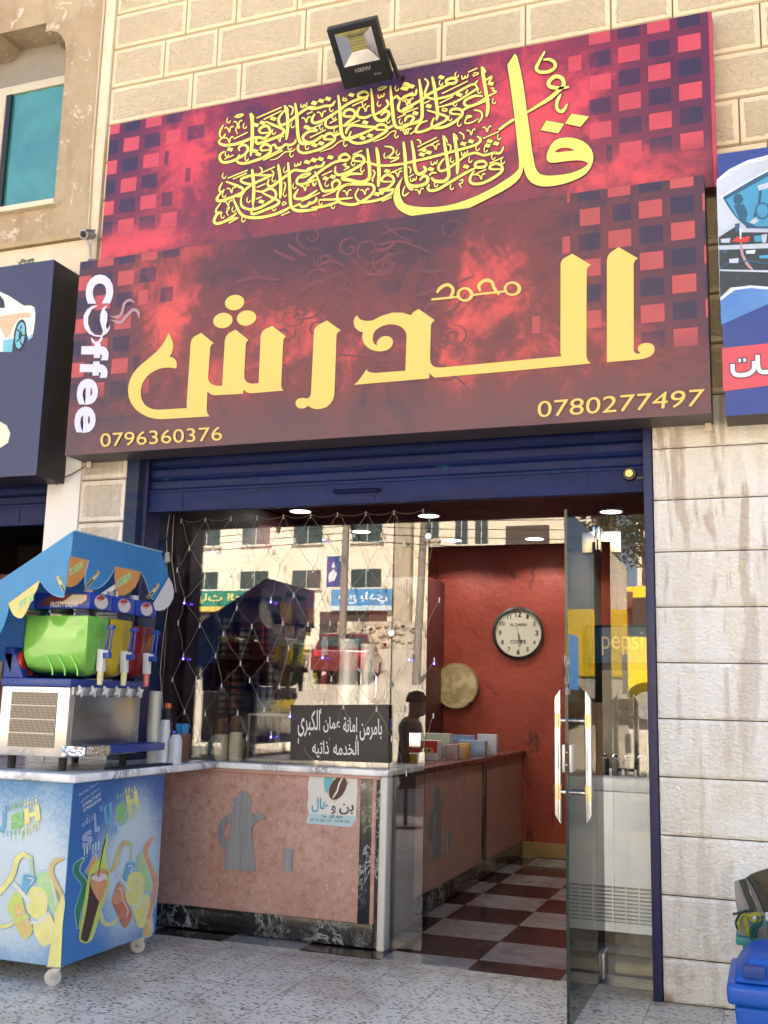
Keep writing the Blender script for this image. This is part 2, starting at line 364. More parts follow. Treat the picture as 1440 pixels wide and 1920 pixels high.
# ---------------------------------------------------------------- ground and street
mb=MB(); mb.box(-14,9,-5.5,.16,-.3,0); pav=mb.build('pavement',M_TERR); pav['kind']='structure'
mb=MB(); mb.box(-3.45,-.42,.163,4.2,-.12,.004); fl=mb.build('floor',M_CHECK); fl['kind']='structure'
mb=MB(); mb.box(-14,9,-5.62,-5.502,-.3,.006); k_=mb.build('kerb',pm('kerb_concrete',c(170,166,158),.9,bump=.3),bevel=.015); k_['kind']='structure'
def sandy():
    N=NT('sandy_ground'); P=N.pos(); n=N.noise(P,.35,8,.65); f=N.noise(P,3,6,.7)
    col=N.mix(N.lr(n,.35,.65),(.42,.36,.28,1),(.52,.45,.36,1)); col=N.mix(N.m('MULTIPLY',N.ss(f,.55,.7),.5),col,(.25,.20,.14,1)); N.set(col,.95,0,.2); N.bump(f,.5,.1); return N.mat
M_SAND=sandy()
def asph():
    N=NT('asphalt'); P=N.pos(); n=N.noise(P,.6,7,.6); f=N.noise(P,60,3); N.set(N.mix(N.lr(n,.3,.7),(.10,.095,.09,1),(.15,.145,.135,1)),.85,0,.3); N.bump(f,.4,.01); return N.mat
mb=MB(); ys=[-3.32,-11.2]; mb.quad((-90,-11.2,-.2),(70,-11.2,-.2),(70,-5.62,-.2),(-90,-5.62,-.2)); rd=mb.build('road',asph()); rd['kind']='structure'
def hill_z(y):
    pts=[(-11.2,-.2),(-12.4,.45),(-14,.8),(-17,1.1),(-24,1.7),(-30,2.3),(-54,4.45),(-90,8),(-400,9)]
    for (a,za),(b,zb) in zip(pts,pts[1:]):
        if y<=a and y>=b: return za+(zb-za)*(y-a)/(b-a)
    return 9
mb=MB(); random.seed(3); ygrid=[-11.2,-12,-12.6,-13.4,-14.5,-16,-18,-20,-22,-24,-27,-30,-34,-38,-42,-46,-50,-54,-60,-75,-90,-150,-400]; xg=[-300,-150,-90]+[x*3 for x in range(-25,16)]+[70,150,300]
vs=[(x,y,hill_z(y)+(random.uniform(-.12,.12) if -52<y<-12 else 0)) for y in ygrid for x in xg]; n=len(xg)
mb.add(vs,[(i*n+j,i*n+j+1,(i+1)*n+j+1,(i+1)*n+j) for i in range(len(ygrid)-1) for j in range(n-1)]); sg=mb.build('ground',M_SAND,smooth=True); sg['kind']='structure'
mb=MB(); mb.quad((-300,-5.6,-.24),(300,-5.6,-.24),(300,300,-.24),(-300,300,-.24)); lg=mb.build('terrain',M_SAND); lg['kind']='structure'
# ---------------------------------------------------------------- the stone building
B=thing('stone_building','beige stone building with chiselled blocks that carries all the shop signs','building',(-2,0,0))
random.seed(11)
def blocks(rows,x0,x1,name,mat,lens=(.3,.62),fixed={},y=0,depth=.2,holes=()):
    mb=MB(); bk=[];szs=[]; back=MB()
    g=.005;ch=.006
    for z0,z1 in rows:
        xs=[x0]; key=round(z0,2)
        if key in fixed: xs+= [x for x in fixed[key] if x0<x<x1]
        while xs[-1]<x1-lens[1]: xs.append(xs[-1]+random.uniform(*lens))
        if x1-xs[-1]<.12 and len(xs)>1: xs.pop()
        xs.append(x1)
        for a,b in zip(xs,xs[1:]):
            A,Bx,Z0,Z1=a+g*.3,b-g*.3,z0+g*.5,z1-g*.5
            o=[(A,y+.014,Z0),(Bx,y+.014,Z0),(Bx,y+.014,Z1),(A,y+.014,Z1)]; jx=random.uniform(-.002,.002)
            i=[(A+ch*.6,y+jx,Z0+ch),(Bx-ch*.6,y+jx,Z0+ch),(Bx-ch*.6,y+jx,Z1-ch),(A+ch*.6,y+jx,Z1-ch)]
            mb.add(o+i,[(4,5,6,7),(0,1,5,4),(1,2,6,5),(2,3,7,6),(3,0,4,7)])
            w,h=Bx-A,Z1-Z0; uvs=[(0,0),(w,0),(w,h),(0,h)]
            s=(w+random.random()*1e-3,h)
            for f in ((0,1,2,3),(0,1,1,0),(1,2,2,1),(2,3,3,2),(3,0,0,3)): bk.append([uvs[k] for k in f]); szs.append([s]*4)
    mb.uv={'bk':bk,'sz':szs}
    o=mb.build(name,mat,B,weld=False)
    return o
Z=[0,.186,.447,.702,.956,1.214,1.467,1.722,1.98,2.2265,2.475]+[2.475+.2495*k for k in range(1,8)]+[4.47,4.718,4.967,5.231,5.474]+[5.474+.25*k for k in range(1,34)]
rowsP=list(zip(Z[:10],Z[1:11])); 
blocks(rowsP+[(2.475,2.7245)],-.487,1.2,'right_pier',M_PIER,(.9,1.3),{1.72:[.06],1.21:[.09]})
blocks(rowsP+[(2.475,2.7245)],-3.72,-3.41,'left_pier',M_LPIER,(.5,.9))
up=[r for r in zip(Z[10:],Z[11:])]
blocks(up[1:],-3.72,9,'upper_wall',M_STONE,(.32,.62),{4.97:[-3.344,-2.979,-2.401,-1.85,-1.5,-.95],4.72:[-3.134,-2.807,-2.285,-1.95,-1.57,-1.101,-.65,-.34],5.23:[-3.207,-2.863,-2.461,-2.05,-1.8]})
mb=MB(); mb.box(-.485,9,.014,.32,-.1,2.72); mb.box(-3.945,-3.412,.014,.32,-.1,2.72); mb.box(-3.72,9,.014,.32,2.72,13.4); mb.box(-3.4,-.49,.39,.6,2.58,2.72); mb.build('wall_core',M_JOINT,B)
mb=MB(); mb.box(-3.95,-3.722,-.004,.3,0,2.72); mb.build('painted_pier',M_WPAINT,B,bevel=.004)
mb=MB(); mb.box(1.2,9,0,.3,0,2.72); mb.build('side_wall',M_LPIER if 0 else M_TRIM,B)
# left bay: rough cut stone round the window
mb=MB(); XL=-9
arch=[(-4.07,4.262),(-4.07,5.20)]+[(-4.07-.15*(1-math.cos(t)),5.25+.215*math.sin(t)) for t in (0,.5,.9,1.2,1.5)]+[(-4.25,5.465),(-4.25,5.53),(-4.62,5.53),(-4.66,5.465),(-5.0,5.465),(-5.2,5.3),(-5.2,4.262)]
mb.prism([[(XL,-.012,4.0),(-3.795,-.012,4.0),(-3.795,-.012,13.4),(XL,-.012,13.4)],[(x,-.012,z) for x,z in arch]],(0,.3,0)); mb.build('rough_stone_bay',M_ROUGH,B)
mb=MB(); mb.box(-3.793,-3.722,-.02,.2,2.722,13.4); mb.build('pilaster_strip',M_TRIM,B,bevel=.006)
mb=MB(); mb.box(XL,-3.795,0,.25,2.56,3.985); mb.build('fascia_band',M_TRIM,B,bevel=.005)
mb=MB(); mb.box(XL,-3.797,-.03,.2,3.987,4.02); mb.build('string_course',pm('string_course_stone',c(190,168,132),.9,bump=.3),B)  # tan stone, darker than the trim around it
mb=MB(); mb.box(XL,9,.32,12,2.8,13.4); mb.box(XL,9,11.7,12,-.2,2.8); mb.box(8.7,9,.35,11.6,-.2,2.8); mb.box(XL-.2,XL,0,12,-.2,13.4); mb.build('building_mass',pm('plain_render',c(200,180,150),.9),B)
# window
w=MB(); w.box(-5.2,-4.05,.13,.19,5.175,5.235); w.box(-5.2,-4.05,.13,.19,4.262,4.30); w.box(-4.085,-4.04,.13,.19,4.3,5.175); w.box(-4.70,-4.64,.12,.2,4.3,5.175); w.box(-5.2,-5.15,.13,.19,4.3,5.175)
wf=w.build('window',pm('cream_window_frame',c(206,198,176),.5,var=.04),B,bevel=.006)
w=MB(); w.box(-4.638,-4.085,.145,.155,4.30,5.175); w.box(-5.15,-4.70,.155,.165,4.30,5.175)
def wglass():
    N=NT('green_window_glass'); n=N.noise(N.map(N.pos(),(1,1,.5)),2.2,4,.6,.5); N.set(N.mix(N.lr(n,.35,.65),(.012,.115,.12,1),(.035,.22,.17,1)),.04,0,1.0); N.b.inputs['IOR'].default_value=1.8; return N.mat
w.build('pane',wglass(),wf)
w=MB(); w.box(-4.635,-4.6,.125,.15,4.302,5.17); w.build('sash',M_BLACK,wf)
w=MB(); w.box(-5.2,-4.02,.19,.21,5.2,5.6); w.build('blind_box',pm('grey_blind_box',c(150,144,136),.8),wf)
w=MB(); w.box(-5.25,-4.04,-.055,.2,4.225,4.262); w.build('sill',M_TRIM,wf,bevel=.006)
# green floral tile motif beside the left sign (printed on the fascia band)
T=Trace(0,0,1,yplane(-.004)); mb=MB(); T0=Trace(0,440,4,yplane(-.004))
for s in ([(135,235),(160,205),(200,195),(250,178)],[(150,200),(175,185),(190,210),(175,225)],[(190,235),(215,205),(250,182),(240,215),(215,232)],[(130,205),(150,215),(165,235)],[(205,225),(230,210)]): T0.stroke(mb,s,9,.001,0,.5)
mb.build('floral_motif',pm('green_motif_paint',c(88,112,84),.7),B)
# thin conduit down the pilaster
mb=MB(); mb.tube([PY(196,0,-.03),PY(176,250,-.03),PY(166,430,-.03)],.006); tag(mb.build('cable',pm('beige_cable',c(214,200,170),.6)),'thin beige cable running down the pilaster to the little camera','cable')
mb=MB()
for k,(a,b,d) in enumerate((((193,0),(180,300),(172,452)),((534/4,440+270/4),(541/4,440+480/4),(548/4,440+780/4)),((562/4,440+280/4),(560/4,440+480/4),(551/4,440+800/4)))):
    if k: mb.tube([PY(*a,-.03),PY(*b,-.03),PY(*d,-.02)],.006)
tag(mb.build('cable',pm('pale_cable',c(200,192,176),.6)),'pair of pale cables hanging between the navy sign and the coffee sign','cable')
mb=MB(); mb.tube([PY(u,v,-.02) for u,v in ((118,896),(132,890),(150,880),(164,871),(170,868))],.0035,6); mb.tube([PY(u,v,-.04) for u,v in ((88,902),(95,897),(104,905),(112,898),(106,908),(97,903))],.006,6)
tag(mb.build('cable',pm('grey_wire',c(120,108,98),.6),smooth=True),'loose grey wire looped from the navy sign to the corner of the coffee sign','cable')
# lintel and jambs of the shop opening
mb=MB(); mb.box(-3.41,-3.33,.0,.36,0,2.6); mb.build('left_jamb',M_JAMB,B,bevel=.004)
mb=MB(); mb.box(-3.329,-3.30,.05,.2,0.9,2.6); mb.build('left_rail',M_FRAMEBLUE,B)
mb=MB(); mb.box(-.528,-.488,-.006,.30,0,2.6); mb.build('right_jamb',M_FRAMEBLUE,B,bevel=.003)
# ---------------------------------------------------------------- roller shutters
def shutter(name,label,x0,x1,zb,zt,y,handle,lock):
    R=thing(name,label,'roller shutter',((x0+x1)/2,y,zb))
    mb=MB(); nz=int((zt-zb-.125)/.024); prof=[]
    z=zb+.128; k=0
    while z<zt:
        for dz,dy in ((0,.004),(.012,-.004),(.048,-.004),(.058,.004),(.064,.010),(.068,.004)): prof.append((z+dz,dy))
        z+=.07
    mb.add([(x,y+dy,zz) for zz,dy in prof for x in (x0,x1)],[(2*i,2*i+1,2*i+3,2*i+2) for i in range(len(prof)-1)]); mb.build('slats',M_SHUT,R)
    mb=MB(); mb.box(x0,x1,y-.018,y+.02,zb,zb+.125); mb.box(x0,x1,y-.03,y-.0185,zb,zb+.014); mb.box(x0,x1,y-.026,y-.0185,zb+.112,zb+.125)
    for f in (.085,.5,.9): mb.box(x0+(x1-x0)*f,x0+(x1-x0)*f+.008,y-.022,y-.0185,zb+.016,zb+.11)
    mb.build('bottom_bar',M_SHUT,R,bevel=.002)
    if handle:
        mb=MB(); mb.box(handle-.13,handle+.13,y-.05,y-.019,zb+.06,zb+.068); mb.box(handle-.13,handle+.13,y-.05,y-.044,zb+.068,zb+.085); mb.build('handle',M_SHUT,R,bevel=.002)
    if lock:
        mb=MB(); mb.lathe([(.0,-.02),(.03,-.02),(.034,-.012),(.034,0)],(lock,y-.019,zb+.088),axis='y'); L=mb.build('lock',M_BLACK,R,smooth=True)
        mb=MB(); mb.lathe([(0,-.012),(.018,-.012),(.02,0)],(lock,y-.038,zb+.088),axis='y'); mb.build('keyhole',pm('brass',c(222,190,120),.35,.6),L,smooth=True)
        mb=MB(); mb.box(lock+.03,lock+.075,y-.03,y-.018,zb+.06,zb+.072); mb.build('latch',M_BLACK,R)
    return R
shutter('roller_shutter','blue roller shutter rolled up above the coffee shop glass, with brass lock',-3.322,-.53,2.283,2.64,.09,-2.02,-.6)
shutter('roller_shutter','dark blue roller shutter of the neighbouring shop left of the white pier',-6.6,-3.972,2.245,2.62,.13,None,None)
# ---------------------------------------------------------------- printed signs
def print_mat(name,upper):
    """cloudy red and violet vinyl print with a checkerboard of small squares fading in from both ends (a printed pattern)"""
    N=NT(name); P=N.co('Object'); q=N.sep(P); x,z=q[0],q[2]
    def g(cx,cz,rx,rz):
        a=N.m('DIVIDE',N.m('SUBTRACT',x,cx),rx); b=N.m('DIVIDE',N.m('SUBTRACT',z,cz),rz)
        return N.m('EXPONENT',N.m('MULTIPLY',N.m('ADD',N.m('MULTIPLY',a,a),N.m('MULTIPLY',b,b)),-1))
    n=N.noise(P,2.6,10,.66,1.3); n2=N.noise(P,6,9,.72,1.1)
    nn=N.m('ADD',N.m('MULTIPLY',n,.6),N.m('MULTIPLY',n2,.4))
    if upper:
        spots=[(-1.2,.18,.3,.45,.9),(-1.5,-.33,.4,.2,1.1),(.9,.15,.38,.5,.95),(1.35,-.32,.45,.18,.9),(.35,-.1,.6,.4,.42),(-.4,-.3,.7,.25,.45),(-.3,.2,.6,.3,.2)]
        dark,mid,br=c(76,50,80),c(132,54,78),c(222,78,94)
    else:
        spots=[(-1.12,.2,.2,.42,.95),(-.75,-.2,.35,.25,.7),(.78,.2,.32,.42,.68),(.9,-.22,.35,.3,.6),(-.35,.0,.75,.42,.55),(-1.25,.42,.25,.2,.8),(.6,-.1,.25,.45,.6),(1.35,-.2,.4,.2,.7),(-1.0,.55,.35,.15,.7)]
        dark,mid,br=c(72,56,72),c(122,66,68),c(222,90,88)
    b=None
    for cx,cz,rx,rz,a in spots:
        t=N.m('MULTIPLY',g(cx,cz,rx,rz),a); b=t if b is None else N.m('MAXIMUM',b,t)
    r=N.m('ADD',b,N.m('MULTIPLY',N.m('SUBTRACT',nn,.5),3.1))
    col=N.mix(N.ss(r,-.25,.4),dark,mid); col=N.mix(N.ss(r,.4,1.05),col,br)
    if not upper:
        col=N.mix(N.m('MULTIPLY',N.ss(z,-.25,-.55),.6),col,c(112,80,84))
        top=N.m('MULTIPLY',g(-.25,.5,.8,.2),1.0); col=N.mix(N.m('MULTIPLY',top,.9),col,c(72,54,70))
    ax=N.m('ABSOLUTE',x); edge=1.745 if not upper else 1.735
    d=N.m('SUBTRACT',edge,ax)                     # distance in from the nearer end
    sgn=N.m('SIGN',x); pu=N.m('ADD',N.m('DIVIDE',x,.146),60.25); pv=N.m('ADD',N.m('DIVIDE',z,.131),60.1)
    par=N.m('MODULO',N.m('ADD',N.m('FLOOR',pu),N.m('FLOOR',pv)),2)
    fu=N.m('ABSOLUTE',N.m('SUBTRACT',N.m('FRACT',pu),.5)); fv=N.m('ABSOLUTE',N.m('SUBTRACT',N.m('FRACT',pv),.5))
    ins=N.m('MULTIPLY',N.m('LESS_THAN',fu,.37),N.m('LESS_THAN',fv,.335)); rim=N.m('SUBTRACT',N.m('MULTIPLY',N.m('LESS_THAN',fu,.392),N.m('LESS_THAN',fv,.36)),ins)
    cell=N.n('ShaderNodeTexWhiteNoise',noise_dimensions='2D'); N.put(cell.inputs[0],N.comb(N.m('FLOOR',pu),N.m('FLOOR',pv)))
    lim=.64 if upper else .62
    keep=N.m('LESS_THAN',N.m('ADD',d,N.m('MULTIPLY',N.m('SUBTRACT',cell.outputs[0],.5),.5)),lim)
    zlim=N.ss(z,-.34,-.16) if upper else N.ss(z,-.36,-.12)
    al=N.m('MULTIPLY',N.m('MULTIPLY',keep,zlim),N.lr(d,.0,lim,1,.75))
    al=N.m('MULTIPLY',al,N.lr(n2,.35,.7,1,.75))
    sq=N.mix(N.m('GREATER_THAN',par,.5),c(52,50,80),c(216,86,100) if upper else c(202,92,94))
    # ground between the squares turns violet towards the ends
    col=N.mix(N.m('MULTIPLY',N.m('MULTIPLY',N.lr(d,0,lim*.9,.85,0),zlim),1),col,c(98,48,76) if upper else c(84,54,76))
    col=N.mix(N.m('MULTIPLY',ins,al),col,sq); col=N.mix(N.m('MULTIPLY',N.m('MULTIPLY',rim,al),N.m('MULTIPLY',par,.6)),col,c(96,44,62))
    N.set(col,.42,0,.35); return N.mat
M_UP=print_mat('upper_sign_print',True); M_LO=print_mat('lower_sign_print',False)
M_RETURN=pm('sign_return_metal',c(92,80,76),.5,var=.2)
US=thing('shop_sign','upper red sign board with yellow verse calligraphy and checkered ends','sign',(-1.9,-.1,4.185))
UX0,UX1,UZ0,UZ1,UY=-3.631,-.165,3.72,4.65,-.1
mb=MB(); mb.box(UX0,UX1,UY,-.02,UZ0,UZ1); mb.build('board',M_UP,US,bevel=.003)
mb=MB(); mb.box(UX1+.0005,UX1+.018,UY+.002,-.0205,UZ0,UZ1-.002); mb.build('edge_strip',pm('red_edge_strip',c(190,62,86),.5,var=.25,vs=9),US)
LS=thing('shop_sign','lower dark red box sign with a big yellow Arabic name and two phone numbers','sign',(-1.9475,-.2,3.156))
LX0,LX1,LZ0,LZ1,LY=-3.692,-.203,2.577,3.736,-.2
mb=MB(); mb.box(LX0,LX1,LY,LY+.003,LZ0,LZ1); mb.build('face',M_LO,LS)
mb=MB(); mb.box(LX0,LX1,LY+.0032,-.001,LZ0,LZ1-.001); mb.build('box_body',M_RETURN,LS)
mb=MB()
for p in ((455/4.8+60+12,780+440/4.8),(1328,802)):
    mb=MB(); a=PY(p[0],p[1],-.03); mb.box(a.x-.014,a.x+.014,-.035,-.031,a.z-.016,a.z+.022); mb.build('fixing_tab',M_TRIM,LS)
# -- big yellow name on the lower sign
E_=.004
def dr(mb,T,k=0):
    # د+ل (joined): upper edge left to right, then lower edge back
    d=[(115,365),(140,395),(180,407),(230,405),(300,370),(380,345),(460,345),(522,365),(540,340),(580,318),(702,402),(680,420),(672,440),(665,690),(668,715),(675,730),(687,743),(700,752),(740,758)]
    l=[(290,912),(283,890),(285,220),(290,200),(305,180),(372,143),(512,227),(490,243),(480,262),(478,905),(482,925),(490,945),(510,966),(0,1015)]
    l=[((980+x/4-640)*4,(440+y/4-500)*4) for x,y in l]
    e=[(705,832),(690,826),(672,810),(660,795),(660,838),(95,886),(120,865),(140,840),(165,806),(188,770),(197,783),(215,793),(250,798),(480,780),(490,520),(485,495),(470,470),(450,452),(430,442),(400,434),(370,432),(340,435),(310,445),(280,460),(255,480),(241,505),(235,530),(236,555),(245,575),(265,592),(265,575),(270,560),(283,541),(300,528),(322,521),(345,520),(365,527),(382,542),(388,562),(382,590),(365,612),(340,627),(310,634),(285,636),(255,632),(225,622),(198,606),(178,587),(163,560),(157,535),(157,510),(163,490),(140,486),(118,473),(102,455),(94,433),(92,410),(98,388)]
    return d+l+e
name=MB(); T=Trace(640,500,4,yplane(LY)); T.fill(name,[dr(name,T)],E_)
T2=Trace(980,440,4,yplane(LY)); T2.fill(name,[[(720,93),(865,178),(842,195),(832,220),(833,870),(840,883),(850,890),(868,892),(885,888),(870,875),(863,860),(866,843),(875,830),(895,818),(920,813),(945,813),(965,818),(982,832),(990,850),(989,872),(980,890),(962,908),(940,920),(910,930),(880,935),(632,957),(632,190),(640,160),(660,133)]],E_)
T3=Trace(220,530,3.2727,yplane(LY))
T3.fill(name,[[(315,310),(335,350),(343,378),(343,400),(335,430),(320,455),(340,459),(352,468),(362,482),(366,500),(362,527),(330,521),(300,521),(262,527),(230,540),(198,560),(170,590),(152,622),(143,660),(144,692),(152,722),(167,747),(190,765),(217,776),(250,780),(428,770),(425,750),(450,375),(455,352),(470,332),(515,308),(592,372),(578,380),(570,395),(557,580),(560,600),(570,616),(585,627),(605,632),(643,633),(660,355),(667,330),(683,310),(727,288),(805,352),(793,362),(788,378),(778,575),(783,595),(795,610),(810,617),(830,620),(867,617),(880,330),(887,305),(903,287),(950,265),(1035,330),(1023,340),(1018,355),(1005,630),(1009,648),(1020,662),(830,678),(810,677),(795,672),(783,664),(773,655),(772,682),(610,690),(590,690),(573,684),(562,676),(553,668),(548,780),(553,802),(566,820),(270,838),(228,834),(190,825),(148,804),(110,775),(85,740),(70,700),(66,665),(69,630),(78,595),(95,560),(120,528),(150,500),(210,450),(243,421),(270,390),(295,352)]],E_)
T3.fill(name,[[(1285,232),(1372,293),(1352,305),(1345,322),(1332,680),(1326,712),(1310,740),(1285,762),(1250,774),(1220,776),(1195,770),(1168,755),(1158,766),(1140,772),(1120,772),(1103,763),(1094,748),(1094,730),(1105,715),(1122,708),(1140,707),(1165,711),(1180,703),(1188,685),(1207,300),(1212,280),(1228,262)]],E_)
for x,y in ((720,122),(648,232),(793,217)): T3.ell(name,x,y,60,47,-12,E_)
name.build('name_lettering',M_YEL,LS)
mb=MB()
T.stroke(mb,[(675,246),(760,238),(870,226)],16,E_,0,.8); T.stroke(mb,[(983,212),(1080,201),(1222,186)],15,E_+1e-5,0,.9)
for x,y,rx,ry in ((928,208,63,54),(1283,165,66,54)):
    o=[(x+rx*math.cos(a),y+ry*math.sin(a)) for a in [k*.2617 for k in range(24)]]; i=[(x+(rx-24)*math.cos(a)-3,y+(ry-16)*math.sin(a)) for a in [k*.2617 for k in range(24)]]
    T.fill(mb,[o,i],E_+2e-5)
T.stroke(mb,[(716,196),(745,158),(795,135),(832,158),(836,195),(812,232)],24,E_+3e-5,0,.6); T.stroke(mb,[(1042,182),(1032,140),(1075,104),(1125,112),(1146,160),(1184,210)],24,E_+4e-5,0,.6)
mb.build('small_name_lettering',M_YEL,LS)
# -- phone numbers (yellow with a dark outline)
T=Trace(130,500,4.5,yplane(LY)); T4=Trace(980,440,4,yplane(LY))
for tt,txt,q in ((T,'0796360376',[(262,1522),(1290,1465),(1288,1348),(262,1408)]),(T4,'0780277497',[(112,1372),(1345,1283),(1368,1155),(112,1250)])):
    mb=MB(); text(mb,txt,*[tt.P(p,.0035) for p in q],m=1,bold=.028); text(mb,txt,*[tt.P(p,.005) for p in q],m=0); mb.build('phone_number',[M_YEL,M_INK],LS)
# -- "Coffee" running down the left end
M_LETW=pm('white_lettering_vinyl',c(222,224,250),.45,var=.01); mb=MB()
def g90(ch,x0,x1,y0,y1,lean,bold):   # glyph turned a quarter clockwise: its top points right, it reads downwards
    text(mb,ch,T.P((x0,y0),E_),T.P((x0-lean,y1),E_),T.P((x1-lean,y1),E_),T.P((x1,y0),E_),0,bold)
g90('C',146,378,66,312,12,.06); g90('f',104,338,648,790,8,.05); g90('f',92,328,800,938,8,.05); g90('e',68,246,945,1167,8,.03); g90('e',48,226,1180,1404,8,.03)
T.fill(mb,[[(245,325),(190,360),(160,420),(158,480),(180,540),(215,575),(270,580),(285,545),(270,500),(258,450),(262,400),(280,350),(325,318),(305,355),(295,365),(312,375),(322,400),(320,450),(308,500),(320,530),(345,490),(338,530),(318,560),(290,580),(265,592),(215,588),(165,565),(130,520),(118,470),(122,410),(150,360),(190,332)]],E_)
T.stroke(mb,[(185,600),(210,640),(245,640),(268,612),(275,585)],20,E_+1e-5,0,.4)
mb.build('coffee_lettering',M_LETW,LS)
mb=MB(); T.stroke(mb,[(345,418),(410,425),(445,385),(465,310),(510,282),(550,305)],22,E_,0,.15); T.stroke(mb,[(350,448),(430,470),(480,420),(535,365),(578,380),(588,435)],26,E_+1e-5,0,.15)
mb.build('steam_swirl',pm('grey_pink_vinyl',c(176,142,154),.45),LS)
# -- faint printed scrollwork
mb=MB(); random.seed(5); k=0
def spiral(T,x,y,r,turns,a0,w,sgn):
    global k
    pts=[(x+r*(1-t)*math.cos(a0+sgn*t*turns*6.283),y+r*(1-t)*.85*math.sin(a0+sgn*t*turns*6.283)) for t in [i/16 for i in range(15)]]
    T.stroke(mb,pts,w,.0012+k*1e-5,0,.3,3); k+=1
TF=Trace(0,0,1,yplane(LY))
random.seed(15)
for g in range(46):
    x=random.uniform(470,860); y=random.uniform(430,740)
    spiral(TF,x,y,random.uniform(14,34),random.uniform(1.1,1.6),random.uniform(0,6.28),random.uniform(2,4),random.choice((-1,1)))
for g in range(40):
    x=random.uniform(480,850); y=random.uniform(440,730); a=random.uniform(-.8,.6)+(3.14 if random.random()<.5 else 0); l=random.uniform(40,90); b=random.uniform(-.5,.5)
    TF.stroke(mb,[(x,y),(x+l*.5*math.cos(a),y+l*.5*math.sin(a)),(x+l*math.cos(a+b),y+l*math.sin(a+b))],random.uniform(3,7),.0012+k*1e-5,0,.1,4); k+=1
mb.build('scroll_print',pm('scroll_ink',c(112,60,66),.45,var=.3,vs=4),LS)
# -- calligraphy on the upper sign
cal=MB(); kk=[0]
def stk(T,pts,w,taper=.5):
    T.stroke(cal,pts,w,.0012+kk[0]*1e-5,1,taper,5,grow=T.sc*1.3); T.stroke(cal,pts,w,.0042+kk[0]*1e-5,0,taper,5); kk[0]+=1
def dia(T,x,y,s=1):
    p=[(x-48*s,y+12*s),(x-18*s,y-30*s),(x+48*s,y-10*s),(x+20*s,y+32*s)]; g=1.35
    T.fill(cal,[[(x+(a-x)*g,y+(b-y)*g) for a,b in p]],.0012+kk[0]*1e-5,1); T.fill(cal,[p],.0042+kk[0]*1e-5,0); kk[0]+=1
def V(T,x,y): stk(T,[(x-58,y-12),(x-38,y-26),(x-12,y-8),(x+8,y+38),(x+22,y-20),(x+52,y-42),(x+58,y-24)],17,.6)
def H(T,x,y): stk(T,[(x-4,y-50),(x-22,y-4),(x-4,y+28),(x+20,y+14),(x+24,y-8)],15,.4)
def SH(T,x,y): stk(T,[(x-46,y-14),(x-42,y+30),(x-16,y+28),(x-2,y-6),(x+6,y+16),(x+28,y+10),(x+38,y-34)],19,.6)
def run(T,strokes,bars,dots,vs,hs,shs=()):
    for w,p in strokes: stk(T,p,w)
    for x0,y0,x1,y1 in bars: stk(T,[(x0,y0),(x1,y1)],17)
    for p in dots: dia(T,*p)
    for p in vs: V(T,*p)
    for p in hs: H(T,*p)
    for p in shs: SH(T,*p)
A1=Trace(395,180,7.2,yplane(UY)); A2=Trace(575,140,7.2,yplane(UY)); A3=Trace(755,110,7.2,yplane(UY)); A4=Trace(730,80,3.6,yplane(UY))
run(A1,[(26,[(175,385),(125,480),(130,550),(170,560),(200,505)]),(38,[(150,575),(112,610),(130,645),(200,665),(330,650),(450,612),(560,570),(650,560),(725,570),(790,515),(798,450),(760,405),(700,415),(655,460),(690,500),(785,492)]),
(46,[(538,228),(560,340),(560,600),(540,812)]),(22,[(548,235),(572,270),(580,312)]),(38,[(745,345),(830,385),(980,450),(960,520),(800,590),(645,640),(612,610),(640,545)]),
(36,[(392,742),(380,700),(430,660),(490,680),(502,730),(460,785),(380,835),(270,885),(170,895),(125,850),(130,790),(190,745)]),(36,[(800,722),(690,735),(685,685),(740,652),(800,680),(805,755),(720,825),(600,872),(480,905),(390,905),(350,862),(392,790)]),
(34,[(800,690),(860,655),(890,702),(960,692),(1010,655),(1060,662),(1105,650),(1142,620),(1146,585)]),(44,[(1000,125),(1032,240),(1042,400),(1020,592)]),(22,[(1005,130),(1035,170),(1045,215)]),
(36,[(1010,180),(930,280),(918,350),(960,392),(1050,352),(1140,282),(1260,192),(1350,150),(1440,160)]),(44,[(1140,95),(1162,250),(1172,450),(1192,590),(1240,640),(1340,632),(1440,590)]),(36,[(1440,470),(1330,480),(1250,540),(1260,600),(1330,622)]),
(34,[(1190,650),(1178,720),(1230,766),(1330,762),(1440,722)]),(16,[(800,865),(900,840),(1000,760),(1060,750),(1100,745),(1145,710)]),(22,[(1050,130),(1110,160),(1100,230),(1080,255)])],
[(620,298,960,150),(715,318,955,200),(310,580,500,490),(185,852,310,797),(710,868,975,735),(735,830,960,715)],[(610,390),(700,360),(845,305),(1295,420),(262,720),(600,742),(645,785),(1400,660),(1400,92)],
[(245,450),(245,590),(365,370),(925,580),(1285,320)],[(240,335),(460,410),(850,490),(1105,400),(218,790),(485,845),(1065,700),(1090,795),(1300,695)],[(1265,118)])
stk(A1,[(320,290),(370,255),(440,248),(400,280),(340,290)],20); stk(A1,[(345,430),(390,430),(370,400),(340,450),(365,520)],16)
